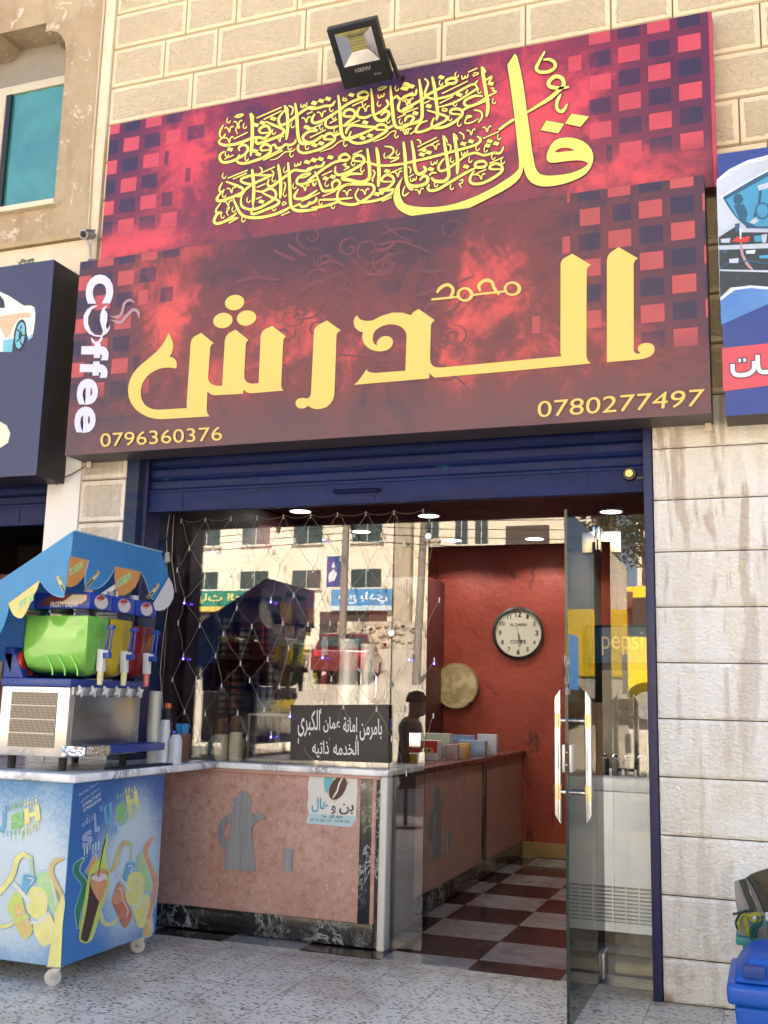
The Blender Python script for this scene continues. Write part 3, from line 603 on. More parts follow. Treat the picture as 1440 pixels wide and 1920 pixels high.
run(A1,[(44,[(560,985),(577,1150),(582,1300),(568,1475)]),(44,[(910,920),(932,1050),(947,1200),(937,1385)]),(44,[(1045,895),(1062,1100),(1072,1300),(1085,1480),(1150,1542),(1250,1548),(1440,1530)]),
(34,[(845,1062),(720,1070),(590,1066),(430,1110),(422,1160),(550,1190),(650,1150),(760,1100),(835,1065)]),(38,[(205,1155),(330,1200),(430,1250),(420,1305),(300,1362),(150,1412),(90,1410),(92,1370),(150,1290)]),
(32,[(550,1205),(470,1262),(420,1332),(355,1362)]),(36,[(420,1340),(408,1440),(440,1502),(540,1532),(650,1512),(780,1442),(872,1370),(872,1290),(800,1250),(700,1290),(610,1280)]),(36,[(695,1305),(830,1372),(922,1420),(890,1472),(750,1532),(590,1592),(550,1570),(580,1480)]),
(40,[(305,1385),(350,1490),(400,1582),(480,1632),(650,1642),(850,1602),(1000,1542),(1080,1490)]),(38,[(350,1580),(230,1672),(100,1722),(48,1700),(60,1640),(112,1555)]),(24,[(140,1435),(72,1540),(92,1592),(152,1560)]),
(24,[(160,1165),(118,1250),(135,1300),(190,1260)]),(36,[(790,1120),(768,1190),(820,1222),(920,1152),(1040,1062),(1130,1002),(1240,1012),(1330,1002),(1440,930)]),(34,[(1250,1050),(1172,1120),(1170,1180),(1240,1190),(1440,1125)]),(34,[(1185,1255),(1130,1350),(1160,1388),(1280,1372),(1440,1270)]),
(34,[(1100,1502),(1200,1462),(1222,1492),(1300,1482),(1332,1442),(1380,1442),(1432,1385)]),(24,[(1190,1110),(1260,1060),(1350,1045),(1290,1085),(1210,1110)]),(20,[(660,960),(690,985),(690,1030)]),(22,[(820,1000),(850,1040),(835,1100)]),(20,[(985,1160),(1010,1200),(990,1290)])],
[(500,1000,230,1110),(490,1040,300,1122),(870,955,655,1050),(620,1235,740,1185),(610,1392,690,1360),(245,1718,380,1640),(950,1615,1070,1562),(1220,1422,1340,1372),(225,1690,350,1635)],[(1300,890),(1390,865),(685,1425)],[(275,1270),(230,1450),(1270,1240)],
[(180,1085),(180,1340),(510,1410),(310,1540),(160,1620),(440,1670),(855,1520),(1005,1005),(1000,1330),(850,1130),(1130,1225),(1400,1165)],[(1180,915)])
stk(A1,[(210,1525),(255,1500),(235,1540),(215,1560),(240,1620)],16); stk(A1,[(960,1470),(985,1430),(1020,1450),(960,1480)],16)
run(A2,[(46,[(425,275),(447,450),(457,650),(472,790),(515,862),(580,862),(720,810),(850,752)]),(34,[(270,595),(253,680),(320,716),(430,692)]),(34,[(0,445),(80,462),(180,442),(250,422),(340,412),(386,350)]),(38,[(112,525),(70,610),(110,652),(230,612),(360,532),(430,482)]),
(38,[(840,262),(780,228),(700,260),(705,302),(790,312),(842,270)]),(36,[(760,312),(620,362),(500,432),(470,470)]),(38,[(640,562),(515,560),(512,502),(580,468),(648,502),(640,572),(560,642),(490,692)]),(44,[(868,185),(887,350),(897,500),(932,590),(1000,622),(1080,592),(1112,525),(1070,492),(1000,550)]),
(36,[(722,435),(680,520),(710,572),(800,577),(880,540)]),(34,[(1070,335),(1102,400),(1040,472),(920,542)]),(44,[(1130,145),(1147,350),(1162,500),(1182,650),(1225,712),(1320,702),(1440,642)]),(34,[(1160,332),(1220,292),(1262,332),(1340,292),(1440,240)]),(36,[(1262,355),(1235,450),(1280,492),(1440,430)]),
(36,[(940,705),(800,702),(620,682),(545,740),(530,802)]),(34,[(935,715),(760,792),(600,852),(540,842)]),(38,[(1080,742),(945,740),(950,692),(1010,672),(1070,692),(1082,752),(1000,812),(850,892),(700,927),(600,902),(570,852),(600,765)]),(34,[(1080,732),(1120,712),(1165,690)]),
(38,[(370,872),(245,870),(252,822),(310,792),(368,820),(372,882),(280,952),(140,1022),(0,1052)]),(32,[(370,832),(410,812),(455,788)]),(24,[(0,742),(80,722),(155,755)]),(36,[(225,815),(100,902),(0,942)]),(15,[(180,1042),(330,990),(420,920),(480,890),(500,910)]),(15,[(900,907),(1050,850),(1130,780),(1190,760),(1215,780)])],
[(615,422,830,322),(500,702,720,612),(310,657,410,602),(40,852,260,742),(80,722,220,660),(0,532,80,500),(1225,582,1340,532)],[(100,385),(195,352),(288,325),(605,272),(790,645),(755,852),(855,822),(108,950),(195,925),(1345,125),(1405,155),(1310,185)],
[(200,530),(790,460),(1320,770),(1350,375)],[(330,470),(365,575),(770,392),(390,760),(195,715),(1100,625),(1270,640),(1210,825),(520,940),(1215,190),(975,400)],[(1010,280)])
stk(A2,[(500,300),(490,345),(540,350),(530,320),(500,330)],16); stk(A2,[(950,200),(1010,168),(1080,162),(1030,195),(960,215)],20)
run(A2,[(34,[(0,1272),(100,1252),(200,1232),(243,1170)]),(38,[(590,1112),(520,1072),(448,1110),(455,1152),(540,1152),(592,1112)]),(36,[(520,1152),(380,1182),(240,1262),(150,1332),(60,1402),(0,1452)]),(38,[(760,1172),(635,1160),(640,1112),(700,1087),(760,1112),(772,1182),(660,1262),(520,1332),(430,1352),(385,1312),(392,1235)]),
(46,[(820,995),(837,1150),(852,1350),(820,1422),(720,1452),(580,1422),(480,1402),(580,1342),(755,1340)]),(48,[(942,980),(967,1150),(977,1350),(965,1515)]),(34,[(795,1175),(960,1222),(1150,1222),(1440,1182)]),(38,[(110,1305),(152,1400),(192,1512),(240,1572),(400,1542),(560,1482),(720,1480),(872,1482),(912,1542),(870,1622),(760,1702),(640,1752),(500,1742),(425,1702),(420,1602),(480,1522),(620,1462)]),
(34,[(350,1532),(347,1462),(410,1422),(450,1472),(400,1535)]),(30,[(165,1690),(400,1682),(625,1662)]),(36,[(440,1710),(250,1772),(60,1800)]),(36,[(1170,1442),(1020,1440),(1032,1382),(1090,1352),(1160,1382),(1172,1452),(1090,1532),(985,1555),(1090,1562),(1180,1552),(1120,1622),(960,1692),(760,1722),(690,1692),(658,1620),(705,1535)]),
(46,[(1310,905),(1332,1150),(1342,1400),(1385,1520),(1440,1552)]),(26,[(1050,968),(1150,982),(1172,1042),(1110,1122),(1245,1120),(1130,1182)]),(20,[(480,1225),(530,1200),(520,1240),(575,1245),(500,1290)]),(30,[(0,1760),(60,1740),(130,1700),(125,1650)]),(22,[(890,1280),(920,1330),(885,1420),(905,1445)]),(22,[(1330,1500),(1295,1590),(1320,1635),(1380,1590)])],
[(620,1082,750,1022),(205,1362,345,1297),(1120,1332,1290,1257),(215,1642,390,1572),(0,1682,180,1592),(1010,1712,1150,1652)],[(320,1115),(100,1150),(190,1137),(1085,1300),(1005,1592),(950,1612),(258,1400),(352,1377),(10,1180)],
[(780,1580),(540,1592),(1225,1340)],[(1065,1100),(1230,1060),(100,1475),(270,1482),(750,1285),(185,1730),(355,1780),(625,1200)])
run(A3,[(44,[(222,275),(247,450),(262,650),(257,800),(200,852),(100,882),(0,902)]),(34,[(30,852),(52,792),(110,772),(152,802),(100,862)]),(44,[(398,240),(432,400),(457,600),(472,750),(452,832)]),(38,[(742,292),(680,262),(595,290),(600,332),(690,332),(747,292)]),(36,[(640,342),(500,402),(330,492),(290,532),(170,602),(0,682)]),
(32,[(295,268),(345,330),(300,480),(400,542),(560,522),(700,472),(900,362),(972,342),(1012,295)]),(28,[(970,342),(1002,400),(900,472),(700,592),(485,655)]),(48,[(1068,105),(1097,280),(1132,500),(1152,650),(1130,785)]),(22,[(1075,112),(1105,150),(1122,190)]),(36,[(1085,508),(980,502),(860,552),(832,612),(900,642),(1030,602),(1175,548)]),
(38,[(800,752),(655,740),(660,692),(730,677),(800,702),(792,772),(700,852),(560,922),(420,932),(392,882),(425,795)]),(34,[(800,702),(860,668),(935,630)]),(34,[(325,695),(450,732),(592,782),(570,842),(450,902),(300,972),(190,992),(180,952),(240,872),(335,838)]),(26,[(1120,292),(1205,240),(1160,322)]),
(24,[(960,692),(1050,712),(1072,782),(1018,868)]),(20,[(845,800),(880,770),(930,780),(860,810),(845,870),(930,862),(1025,808)]),(34,[(0,522),(80,492),(170,482),(188,408)]),(22,[(880,420),(850,470)]),(22,[(1180,400),(1230,400),(1215,430),(1265,445),(1150,510),(970,620)])],
[(530,472,880,302),(500,602,680,512),(290,602,370,567),(0,742,210,662),(885,182,1010,127),(100,1022,200,952)],[(40,345),(120,370),(40,402),(522,250),(765,487),(352,640),(172,735),(1190,335)],[(85,572),(58,982)],[(730,225),(515,330),(1035,440),(705,612),(640,810),(762,885),(1232,580)],[(845,240)])
stk(A3,[(945,235),(975,190),(1025,200),(950,240)],15); stk(A3,[(555,655),(535,700),(590,705),(595,680),(550,675)],17)
run(A3,[(46,[(120,1105),(152,1300),(162,1450),(192,1542),(250,1552),(312,1502),(278,1448)]),(44,[(8,1130),(32,1350),(42,1560),(72,1682),(160,1722),(300,1692),(342,1622),(290,1582),(228,1642)]),(46,[(548,1035),(582,1250),(612,1450),(622,1582),(560,1652),(440,1652),(385,1602)]),(22,[(555,1045),(585,1085),(605,1130)]),(46,[(688,1005),(722,1200),(742,1400),(735,1560)]),(22,[(695,1015),(725,1050),(745,1100)]),
(36,[(0,1412),(300,1352),(600,1272),(900,1192),(1022,1142),(1052,1082),(1000,1048)]),(34,[(740,1402),(850,1312),(980,1272),(1080,1302),(1160,1292),(1230,1272),(1320,1272),(1362,1185)]),(34,[(560,1345),(488,1450),(500,1512),(580,1502),(700,1422),(760,1378)]),(38,[(1142,1422),(1080,1382),(985,1410),(995,1462),(1090,1462),(1145,1422)]),
(38,[(1010,1462),(850,1542),(650,1662),(480,1762),(380,1782),(340,1752),(362,1695)]),(38,[(1330,1492),(1185,1490),(1192,1442),(1260,1417),(1330,1442),(1342,1512),(1250,1592),(1100,1672),(970,1692),(908,1650),(930,1562),(970,1515)]),(22,[(1278,955),(1360,905),(1440,858)]),(26,[(360,1580),(390,1545),(460,1540)]),(20,[(75,1455),(110,1490),(100,1550)]),(20,[(190,1090),(235,1110),(240,1150)]),(20,[(760,990),(820,1030),(822,1090)]),(20,[(600,1150),(650,1180),(640,1245)])],
[(200,1192,460,1062),(210,1242,490,1102),(1085,1077,1300,982),(1170,1412,1360,1332),(950,1572,1130,1492),(80,1600,150,1560)],[(280,1230),(352,1265),(260,1292),(820,1147),(922,1115),(1175,1112),(1262,1145),(1145,1172),(855,1457),(382,1490)],[(440,1190),(920,992),(1135,950),(1052,1592),(220,1790)],
[(1010,1212),(1120,1232),(1222,1332),(1302,1065),(1350,1392),(665,1372),(912,1372),(450,1702),(662,1740)],[(840,1270),(430,1400),(150,1622)])
stk(A3,[(765,1650),(810,1630),(800,1680),(765,1690),(800,1750)],18)
cal.build('verse_lettering',[M_PALEY,M_INK2],US)
big=MB()
qul=[(848,73),(797,150),(815,270),(830,380),(845,500),(860,640),(870,740),(876,800),(875,850),(855,873),(820,902),(770,935),(720,967),(660,1000),(600,1030),(525,1060),(450,1085),(390,1099),(330,1108),(275,1111),(220,1110),(165,1105),(120,1095),(95,1078),(80,1050),(70,1015),(70,980),(77,945),(92,905),(70,930),(48,965),(35,1000),(28,1032),(30,1065),(42,1098),(62,1125),(90,1145),(130,1163),(180,1175),(240,1179),(300,1178),(360,1171),(420,1160),(485,1138),(550,1110),(625,1074),(700,1035),(760,1004),(810,975),(850,945),(880,912),(898,875),(905,832),(912,865),(920,890),(936,920),(960,945),(992,961),(1030,970),(1075,970),(1120,965),(1175,953),(1230,935),(1285,912),(1330,882),(1356,848),(1372,810),(1377,780),(1375,750),(1362,718),(1340,690),(1308,666),(1270,650),(1230,641),(1190,640),(1148,646),(1115,662),(1090,690),(1070,730),(1062,760),(1062,788),(1072,803),(1090,810),(1120,809),(1160,804),(1220,796),(1270,793),(1310,797),(1335,808),(1340,818),(1325,835),(1300,851),(1262,868),(1220,882),(1170,891),(1120,896),(1078,898),(1040,895),(1015,885),(998,868),(985,840),(977,800),(965,740),(950,620),(930,480),(918,380),(905,290),(885,180),(862,92)]
hole=[(1115,740),(1130,724),(1150,714),(1175,709),(1200,709),(1228,716),(1252,726),(1220,731),(1185,735),(1150,740)]
def grow(l,g):
    cx=sum(p[0] for p in l)/len(l); n=len(l); out=[]
    for i in range(n):
        a,b=Vector((*l[i-1],0)),Vector((*l[(i+1)%n],0)); t=(b-a).normalized(); out.append((l[i][0]+t.y*g,l[i][1]-t.x*g))
    return out
A4.fill(big,[qul,hole],.0075,0)
A4.stroke(big,qul+[qul[0],qul[1]],9,.0070,1,1,2)
dm=[[(1020,590),(1060,525),(1180,548),(1140,612)],[(1185,545),(1230,480),(1348,498),(1290,568)]]
for k,d in enumerate(dm): A4.fill(big,[d],.0077,0); A4.stroke(big,d+[d[0],d[1]],8,.0071+k*1e-5,1,1,1)
for k,(w,p,t) in enumerate(((26,[(1212,298),(1150,306),(1085,296),(1078,262),(1120,228),(1165,240),(1176,285),(1140,325),(1090,370),(1020,415),(930,470)],.5),(22,[(1050,58),(1010,130),(992,175),(1020,198),(1075,195),(1115,170),(1116,135),(1078,112),(1040,116)],.5),(22,[(1160,345),(1132,400),(1135,450),(1170,462),(1202,412)],.4),(18,[(738,590),(790,550),(845,515)],.6))):
    A4.stroke(big,p,w,.0072+k*1e-5,1,t,5,grow=4.2); A4.stroke(big,p,w,.0078+k*1e-5,0,t,5)
big.build('large_word_lettering',[M_PALEY,M_INK2],US)
# ---------------------------------------------------------------- neighbouring signs
def box_sign(name,label,x0,x1,y0,z0,z1,face,side):
    R=thing(name,label,'sign',((x0+x1)/2,y0,(z0+z1)/2)); mb=MB(); mb.box(x0,x1,y0,y0+.004,z0,z1); mb.build('face',face,R); mb=MB(); mb.box(x0+.001,x1-.001,y0+.0042,-.001,z0+.001,z1-.001); mb.build('box_body',side,R,bevel=.002); return R
M_NAVY=pm('navy_sign_face',c(56,62,98),.5,var=.16,vs=3)
NS=box_sign('shop_sign','dark navy box sign with a white sports car picture, left of the coffee sign',-6.8,-3.83,-.26,2.46,3.745,M_NAVY,pm('black_sign_side',c(38,34,40),.5,var=.3))
T=Trace(0,440,4,yplane(-.26)); mb=MB()
T.fill(mb,[[(-700,470),(-400,420),(-200,400),(0,428),(70,460),(130,500),(178,532),(230,530),(258,545),(265,590),(262,660),(250,735),(240,770),(215,790),(190,700),(160,640),(130,660),(110,720),(95,830),(85,870),(0,880),(-700,880)]],.0015,0)
T.fill(mb,[[(-600,600),(0,615),(60,600),(140,590),(230,585),(225,620),(150,625),(110,670),(70,760),(40,780),(0,690),(-600,680)]],.002,1)
T.ell(mb,150,755,46,122,8,.0024,2); T.ell(mb,151,755,34,100,8,.0028,3); T.ell(mb,152,755,12,34,8,.0032,2)
for a in range(5):
    an=a*1.2566; T.ell(mb,152+18*math.cos(an),755+62*math.sin(an),6,20,math.degrees(an)+90,.0034,2)
T.fill(mb,[[(25,790),(100,780),(90,880),(22,880)]],.0026,3); T.fill(mb,[[(213,765),(247,740),(245,765),(210,795)]],.0026,3)
T.fill(mb,[[(-300,450),(0,455),(28,490),(38,548),(-300,560)]],.0022,2)
T.fill(mb,[[(-200,1400),(0,1402),(50,1430),(78,1490),(60,1560),(0,1600),(-200,1610)]],.0015,4)
mb.build('car_picture',[pm('print_white',c(232,240,232),.5),pm('print_peach',c(240,190,160),.5),pm('print_dark',c(44,44,56),.5),pm('print_teal',c(120,200,222),.5),pm('print_cream',c(238,236,214),.5)],NS)
RS=box_sign('shop_sign','blue box sign with a silver car picture at the right edge of the photo',-.142,3.4,-.2,2.56,3.83,pm('royal_blue_sign_face',c(44,70,150),.5,var=.1),pm('brown_sign_side',c(92,80,70),.6,var=.2))
T=Trace(1320,220,3.2,yplane(-.2)); mb=MB()
def gradsky():
    N=NT('print_blue_glow'); P=N.co('Object'); N.set(N.mix(N.noise(P,2.5,3),c(50,100,190),c(110,170,230)),.5); return N.mat
T.fill(mb,[[(75,390),(150,330),(260,275),(400,240),(900,180),(900,1080),(150,1080),(95,1085)]],.0015,0)       # silver car body
T.fill(mb,[[(78,372),(150,312),(260,258),(400,222),(900,160),(900,185),(400,246),(260,280),(150,335),(76,392)]],.0018,1)
T.fill(mb,[[(105,485),(400,310),(900,250),(900,680),(250,665),(180,600)]],.002,2); T.fill(mb,[[(132,492),(400,345),(900,300),(900,640),(320,655),(200,600)]],.0024,3)
T.ell(mb,205,492,30,34,0,.0028,2); T.fill(mb,[[(178,530),(240,520),(262,575),(250,628),(206,600)]],.0029,2); T.fill(mb,[[(270,630),(310,600),(330,622),(300,640)]],.003,0)
T.stroke(mb,[(340,420),(330,520),(300,600)],16,.0028,2,1); T.fill(mb,[[(320,410),(400,385),(400,420),(330,440)]],.0031,0); T.ell(mb,350,560,44,52,0,.0029,2); T.ell(mb,350,560,34,42,0,.0032,3)
T.stroke(mb,[(78,392),(105,482),(180,598),(250,662)],14,.0033,0,.9); T.stroke(mb,[(100,480),(260,385),(400,312)],10,.0034,1,.9)
T.fill(mb,[[(88,720),(150,680),(190,655),(230,690),(384,690),(900,690),(900,1010),(400,1020),(260,1015),(160,1020),(97,1080)]],.0021,4)
T.fill(mb,[[(90,770),(390,755),(900,750),(900,780),(390,785),(90,795)]],.0025,0)
for k,(x,y,w,h) in enumerate(((100,730,60,22),(185,640,30,50),(212,670,16,60),(300,712,50,34),(345,705,34,46),(110,800,30,14),(250,800,60,18),(330,830,70,16),(150,850,60,24),(190,960,14,10))): T.fill(mb,[[(x,y),(x+w,y-6),(x+w-6,y+h),(x+4,y+h)]],.0035+k*2e-5,(0,2,1,3)[k%4])
T.stroke(mb,[(95,905),(160,870),(250,862),(390,880)],8,.0036,2,.8); T.fill(mb,[[(92,912),(390,918),(900,920),(900,932),(390,930),(92,922)]],.0025,0)
T.fill(mb,[[(168,742),(200,715),(240,720),(275,710),(270,745),(225,752)]],.003,5); T.stroke(mb,[(222,750),(230,820),(260,880),(292,915)],16,.003,6,.4)
T.fill(mb,[[(98,1085),(180,1030),(280,1020),(400,1030),(900,1040),(900,1050),(384,1120),(104,1245)]],.0027,7)
T.fill(mb,[[(98,1085),(170,1022),(280,1008),(400,1018),(900,1028),(900,1042),(400,1034),(280,1024),(185,1036),(98,1100)]],.003,1)
T.fill(mb,[[(108,1385),(384,1356),(1300,1255),(1300,1520),(384,1610),(115,1645)]],.002,8)
mb.build('car_picture',[pm('print_silver',c(196,208,228),.5,var=.2,vs=3),pm('print_white_glow',c(226,236,248),.5),pm('print_teal_dark',c(40,92,130),.5),pm('print_sky',c(70,160,206),.5,var=.2),pm('print_engine',c(44,58,66),.5,var=.4,vs=8),pm('print_red',c(214,58,60),.5),pm('print_pinkgrey',c(190,150,160),.5),gradsky(),pm('print_rose',c(222,84,100),.5,var=.05)],RS)
mb=MB()
for k,(p,w) in enumerate((([(172,1480),(174,1525),(200,1546),(262,1541),(298,1512),(300,1462)],27),([(322,1425),(326,1500),(350,1528),(430,1518),(470,1490),(475,1450)],27),([(560,1440),(565,1490),(590,1512),(700,1500)],27),([(206,1459),(222,1458)],22),([(236,1457),(252,1456)],22))):
    T.stroke(mb,p,w,.004+k*1e-5,1,1,5,grow=6); T.stroke(mb,p,w,.0052+k*1e-5,0,1,5)
mb.build('lettering',[pm('print_letter_white',c(240,240,246),.5),pm('print_letter_navy',c(60,56,84),.5)],RS)
# ---------------------------------------------------------------- shopfront glass
GY=.38
M_BRIGHT=pm('bright_satin_steel',(.9,.89,.87,1),.3,.85,var=.02)
def pane(name,label,x0,x1,z0,z1,y=GY):
    mb=MB(); mb.box(x0,x1,y,y+.01,z0,z1); mb.m=[1 if k in(0,1,3,5) else 0 for k in range(6)]
    return tag(mb.build(name,[M_GLASS,M_GEDGE]),label,'glass pane')
pane('glass_window','large glass window pane standing on the pink counter behind the net of lights',-3.33,-1.918,.905,2.56)
pane('glass_window','narrow clear glass panel between the counter end and the open doorway, down to the floor',-1.913,-1.716,.012,2.56)
pane('glass_window','glass transom panel over the open doorway',-1.712,-.747,2.09,2.56)
pane('glass_window','narrow fixed glass panel right of the open door, beside the stone pier',-.743,-.53,.012,2.56)
mb=MB(); mb.lathe([(0,-.012),(.016,-.012),(.018,-.004),(.018,0)],(0,0,0),16,axis='y'); clip=tag(mb.build('glass_clip',M_BRIGHT,smooth=True),'round pale clip at the top corner of the doorway glass','glass clip','round clips on the glass joints')
clip.location=PY(804,1006,GY-.001); dup(clip,PY(735,1187,GY-.001),label='round pale clip halfway up the joint beside the net of lights')
mb=MB(); a=PY(779,1387,GY-.006); mb.box(-.031,.031,-.012,0,-.035,.035); o=tag(mb.build('glass_clip',M_BRIGHT,bevel=.002),'square white lock plate low on the narrow glass panel','lock plate'); o.location=a
# patch fitting over the door
T=Trace(1020,920,4,yplane(GY-.006)); mb=MB(); pp=[(263,310),(576,308),(578,462),(500,462),(498,384),(342,386),(342,464),(263,464)]
mb.prism([[T.P(p) for p in pp]],(0,-.01,0)); tag(mb.build('patch_fitting',M_BRIGHT,bevel=.0015),'white U shaped metal patch fitting holding the glass above the door','door fitting')
# door, swung open towards the street
DX=-.79; D=thing('glass_door','frameless glass door swung wide open towards the street, with steel bar handles','door',(DX,.36,0))
mb=MB(); mb.box(DX-.006,DX+.006,-.61,.345,.012,2.085); mb.m=[1 if k in(0,1,2,4) else 0 for k in range(6)]; mb.build('pane',[M_DGLASS,M_GEDGE],D)
for s in (-1,1):
    x=DX+s*.064; mb=MB(); n=14; vs=[]; r=.0155; yb=-.47
    for zz,sg in ((.772,1),(1.335,-1)):
        for k in range(n):
            a=2*math.pi*k/n; vs.append((x+r*math.cos(a),yb+r*math.sin(a),zz+sg*(s*r*math.cos(a)*1.6+r*1.6)))
    mb.add(vs,[(k,(k+1)%n,n+(k+1)%n,n+k) for k in range(n)]+[tuple(range(n))[::-1],tuple(range(n,2*n))])
    h=mb.build('handle',M_STEEL,D,smooth=True)
    mb=MB()
    for zz in (1.2,.905):
        mb.lathe([(.0165,-.03),(.0165,.03)],(x,yb,zz),14)
    mb.build('gold_ring',pm('pale_gold_metal',c(226,206,160,.8),.25,.9),h,smooth=True)
    mb=MB()
    for zz in (1.2,.905): mb.tube([(x-s*.014,yb,zz),(DX+s*.0062,yb,zz)],.009,10); mb.tube([(DX+s*.012,yb,zz),(DX+s*.0062,yb,zz)],.012,10)
    mb.build('standoff',M_STEEL,h,smooth=True)
mb=MB(); mb.box(DX-.02,DX-.0065,-.612,-.53,.995,1.105); mb.box(DX+.0065,DX+.02,-.612,-.53,.995,1.105); lk=mb.build('lock',M_BRUSH,D,bevel=.003)
mb=MB(); mb.box(DX-.0063,DX+.0063,-.622,-.6125,.99,1.11); mb.build('strike',M_BLACK,lk); mb=MB()
for zz in (1.025,1.075): mb.ball((DX,-.623,zz),.005)
mb.build('screw',M_STEEL,lk,smooth=True)
mb=MB(); mb.box(DX-.02,DX-.0065,.22,.345,.012,.125); mb.box(DX+.0065,DX+.02,.22,.345,.012,.125); mb.build('hinge',M_BRUSH,D,bevel=.004)
mb=MB(); mb.box(DX-.018,DX-.0065,.24,.35,2.03,2.15); mb.box(DX+.0065,DX+.018,.24,.35,2.03,2.15); mb.build('hinge',M_STEEL,D,bevel=.004)
mb=MB(); mb.box(DX+.0062,DX+.0072,-.58,-.36,1.33,1.56); st=mb.build('sticker',pm('sky_blue_sticker',c(66,150,216),.4,var=.06),D)
Tx=xplane(DX+.0078); mb=MB(); P_=lambda y,z:(DX+.0078,y,z)
Tl=Trace(1020,920,4,lambda u,v,d=0:PX(u,v,DX+.0078))
for k,s in enumerate(([(160,1225),(153,1260),(160,1310),(170,1320)],[(168,1240),(165,1270),(176,1270)],[(166,1285),(178,1290),(176,1310)],[(182,1262),(183,1308)],[(188,1270),(194,1300)],[(158,1395),(160,1440),(176,1440)],[(184,1390),(184,1440),(198,1440)],[(164,1480),(164,1530)],[(172,1476),(172,1530)],[(180,1476),(181,1530)],[(192,1490),(192,1530)])): Tl.stroke(mb,s,4,k*1e-5,0,.8)
mb.build('lettering',M_WHITE,st)
def emb():
    N=NT('matt_brushed_emblem'); P=N.co('Object'); s=N.noise(N.map(P,(60,60,1.2)),1,4,.6); N.set(N.mix(N.lr(s,.35,.65),(.22,.23,.25,1),(.34,.355,.37,1)),.5,.3); return N.mat
M_EMB=emb()
# ---------------------------------------------------------------- front counter
K=thing('front_counter','pink stone counter under the glass window with steel coffee pot and cup emblems','counter',(-2.6,.33,0))
CX0,CX1=-3.35,-1.96
T=Trace(280,1380,2.769,yplane(.33))
mb=MB(); mb.box(CX0,-2.052,.33,.345,.125,.85); mb.build('stone_panel',M_PINK,K)
mb=MB(); mb.box(CX0,-1.962,.318,.3445,.012,.124); mb.box(-2.0515,-1.985,.331,.3445,.1245,.85); 
for x in (-2.42,-2.9): mb.box(x,x+.002,.3165,.3178,.012,.124)
mb.build('marble_plinth',M_BMARB,K,bevel=.002)
mb=MB(); mb.box(-1.984,-1.962,.326,.39,.1245,.85); mb.build('pink_edge',M_PINK,K,bevel=.002)
mb=MB(); mb.box(-1.9615,-1.936,.332,.42,.01,.86); mb.build('marble_edge',M_BMARB,K)
mb=MB(); mb.box(CX0,-1.89,.30,.93,.868,.902); mb.build('worktop',M_WMARB,K,bevel=.01,seg=3)
mb=MB(); mb.box(-1.9355,-1.893,.305,.40,.0,.867); mb.build('end_post',pm('white_marble_edge',c(224,220,214),.35,var=.05),K,bevel=.012,seg=3)
mb=MB(); mb.box(CX0,-1.94,.312,.33,.851,.8675); mb.build('moulding',pm('pink_moulding',c(206,160,150),.4,var=.1),K,bevel=.004)
mb=MB(); mb.box(CX0,-1.94,.346,.92,.02,.85); mb.build('carcass',pm('counter_carcass',c(90,66,58),.8),K)
pot=[(478,287),(484,284),(504,284),(511,289),(515,315),(528,322),(535,336),(529,362),(526,385),(530,402),(545,408),(562,408),(580,403),(596,410),(606,424),(604,434),(590,433),(575,437),(560,444),(548,456),(538,472),(533,490),(540,560),(552,703),(390,687),(397,640),(404,598),(388,585),(374,570),(363,545),(358,520),(358,495),(362,470),(372,446),(387,424),(408,410),(432,402),(440,362),(438,335),(446,318),(478,310)]
hol=[(434,438),(415,445),(400,460),(391,480),(388,502),(391,522),(398,542),(406,556),(413,560),(420,530),(428,490)]
mb=MB(); mb.prism([[T.P(p) for p in pot],[T.P(p) for p in hol]],(0,-.008,0)); mb.build('coffee_pot_emblem',M_EMB,K)
cup=[(693,578),(722,584),(755,588),(748,610),(744,640),(743,702),(692,699),(694,660),(697,630),(695,600)]
mb=MB(); mb.prism([[T.P(p) for p in cup]],(0,-.008,0)); mb.build('cup_emblem',M_EMB,K)
# torn poster
Pst=thing('poster','torn white coffee poster with a brown bean glued to the pink counter','poster',tuple(T.P((950,340),.002)))
mb=MB(); T.fill(mb,[[(830,204),(1082,215),(1079,300),(1072,438),(1060,446),(1056,462),(1042,473),(1000,470),(950,464),(900,460),(815,453),(818,430),(827,402),(820,360),(826,318),(822,270)]],.002); mb.build('paper',pm('poster_paper',c(236,234,228),.7,var=.04),Pst)
mb=MB(); T.fill(mb,[[(830,402),(1074,418),(1072,438),(1060,446),(1056,462),(1042,473),(950,464),(815,453),(818,430)]],.0026,0)
T.fill(mb,[[(905,235),(915,206),(960,208),(950,235),(935,270),(925,300),(910,285)]],.0026,1); T.ell(mb,978,270,66,40,-62,.003,2,28); T.stroke(mb,[(1006,212),(985,250),(975,285),(952,322)],9,.0034,3,.5); T.stroke(mb,[(912,208),(940,250),(958,208)],5,.0034,1,.8)
mb.build('coffee_bean_print',[pm('poster_pale_blue',c(190,222,232),.6,var=.03),pm('poster_cyan',c(120,200,218),.6),pm('bean_brown',c(96,66,48),.6,var=.15,vs=30),M_WHITE],Pst)
mb=MB(); text(mb,arab('بن'),*[T.P(p,.0035) for p in ((985,408),(1062,408),(1062,350),(985,350))],m=0,bold=.02); text(mb,arab('و'),*[T.P(p,.0035) for p in ((945,406),(968,408),(968,362),(945,360))],m=0,bold=.02)
text(mb,arab('هال'),*[T.P(p,.0035) for p in ((842,396),(930,400),(930,322),(842,318))],m=1,bold=.02)
text(mb,'Tel. : 582 4001',*[T.P(p,.0035) for p in ((893,424),(1003,430),(1003,414),(893,408))],m=0,bold=.01); text(mb,'07 77-333 137 - 07 99 333',*[T.P(p,.0035) for p in ((837,442),(1040,452),(1040,438),(837,428))],m=0,bold=.01)
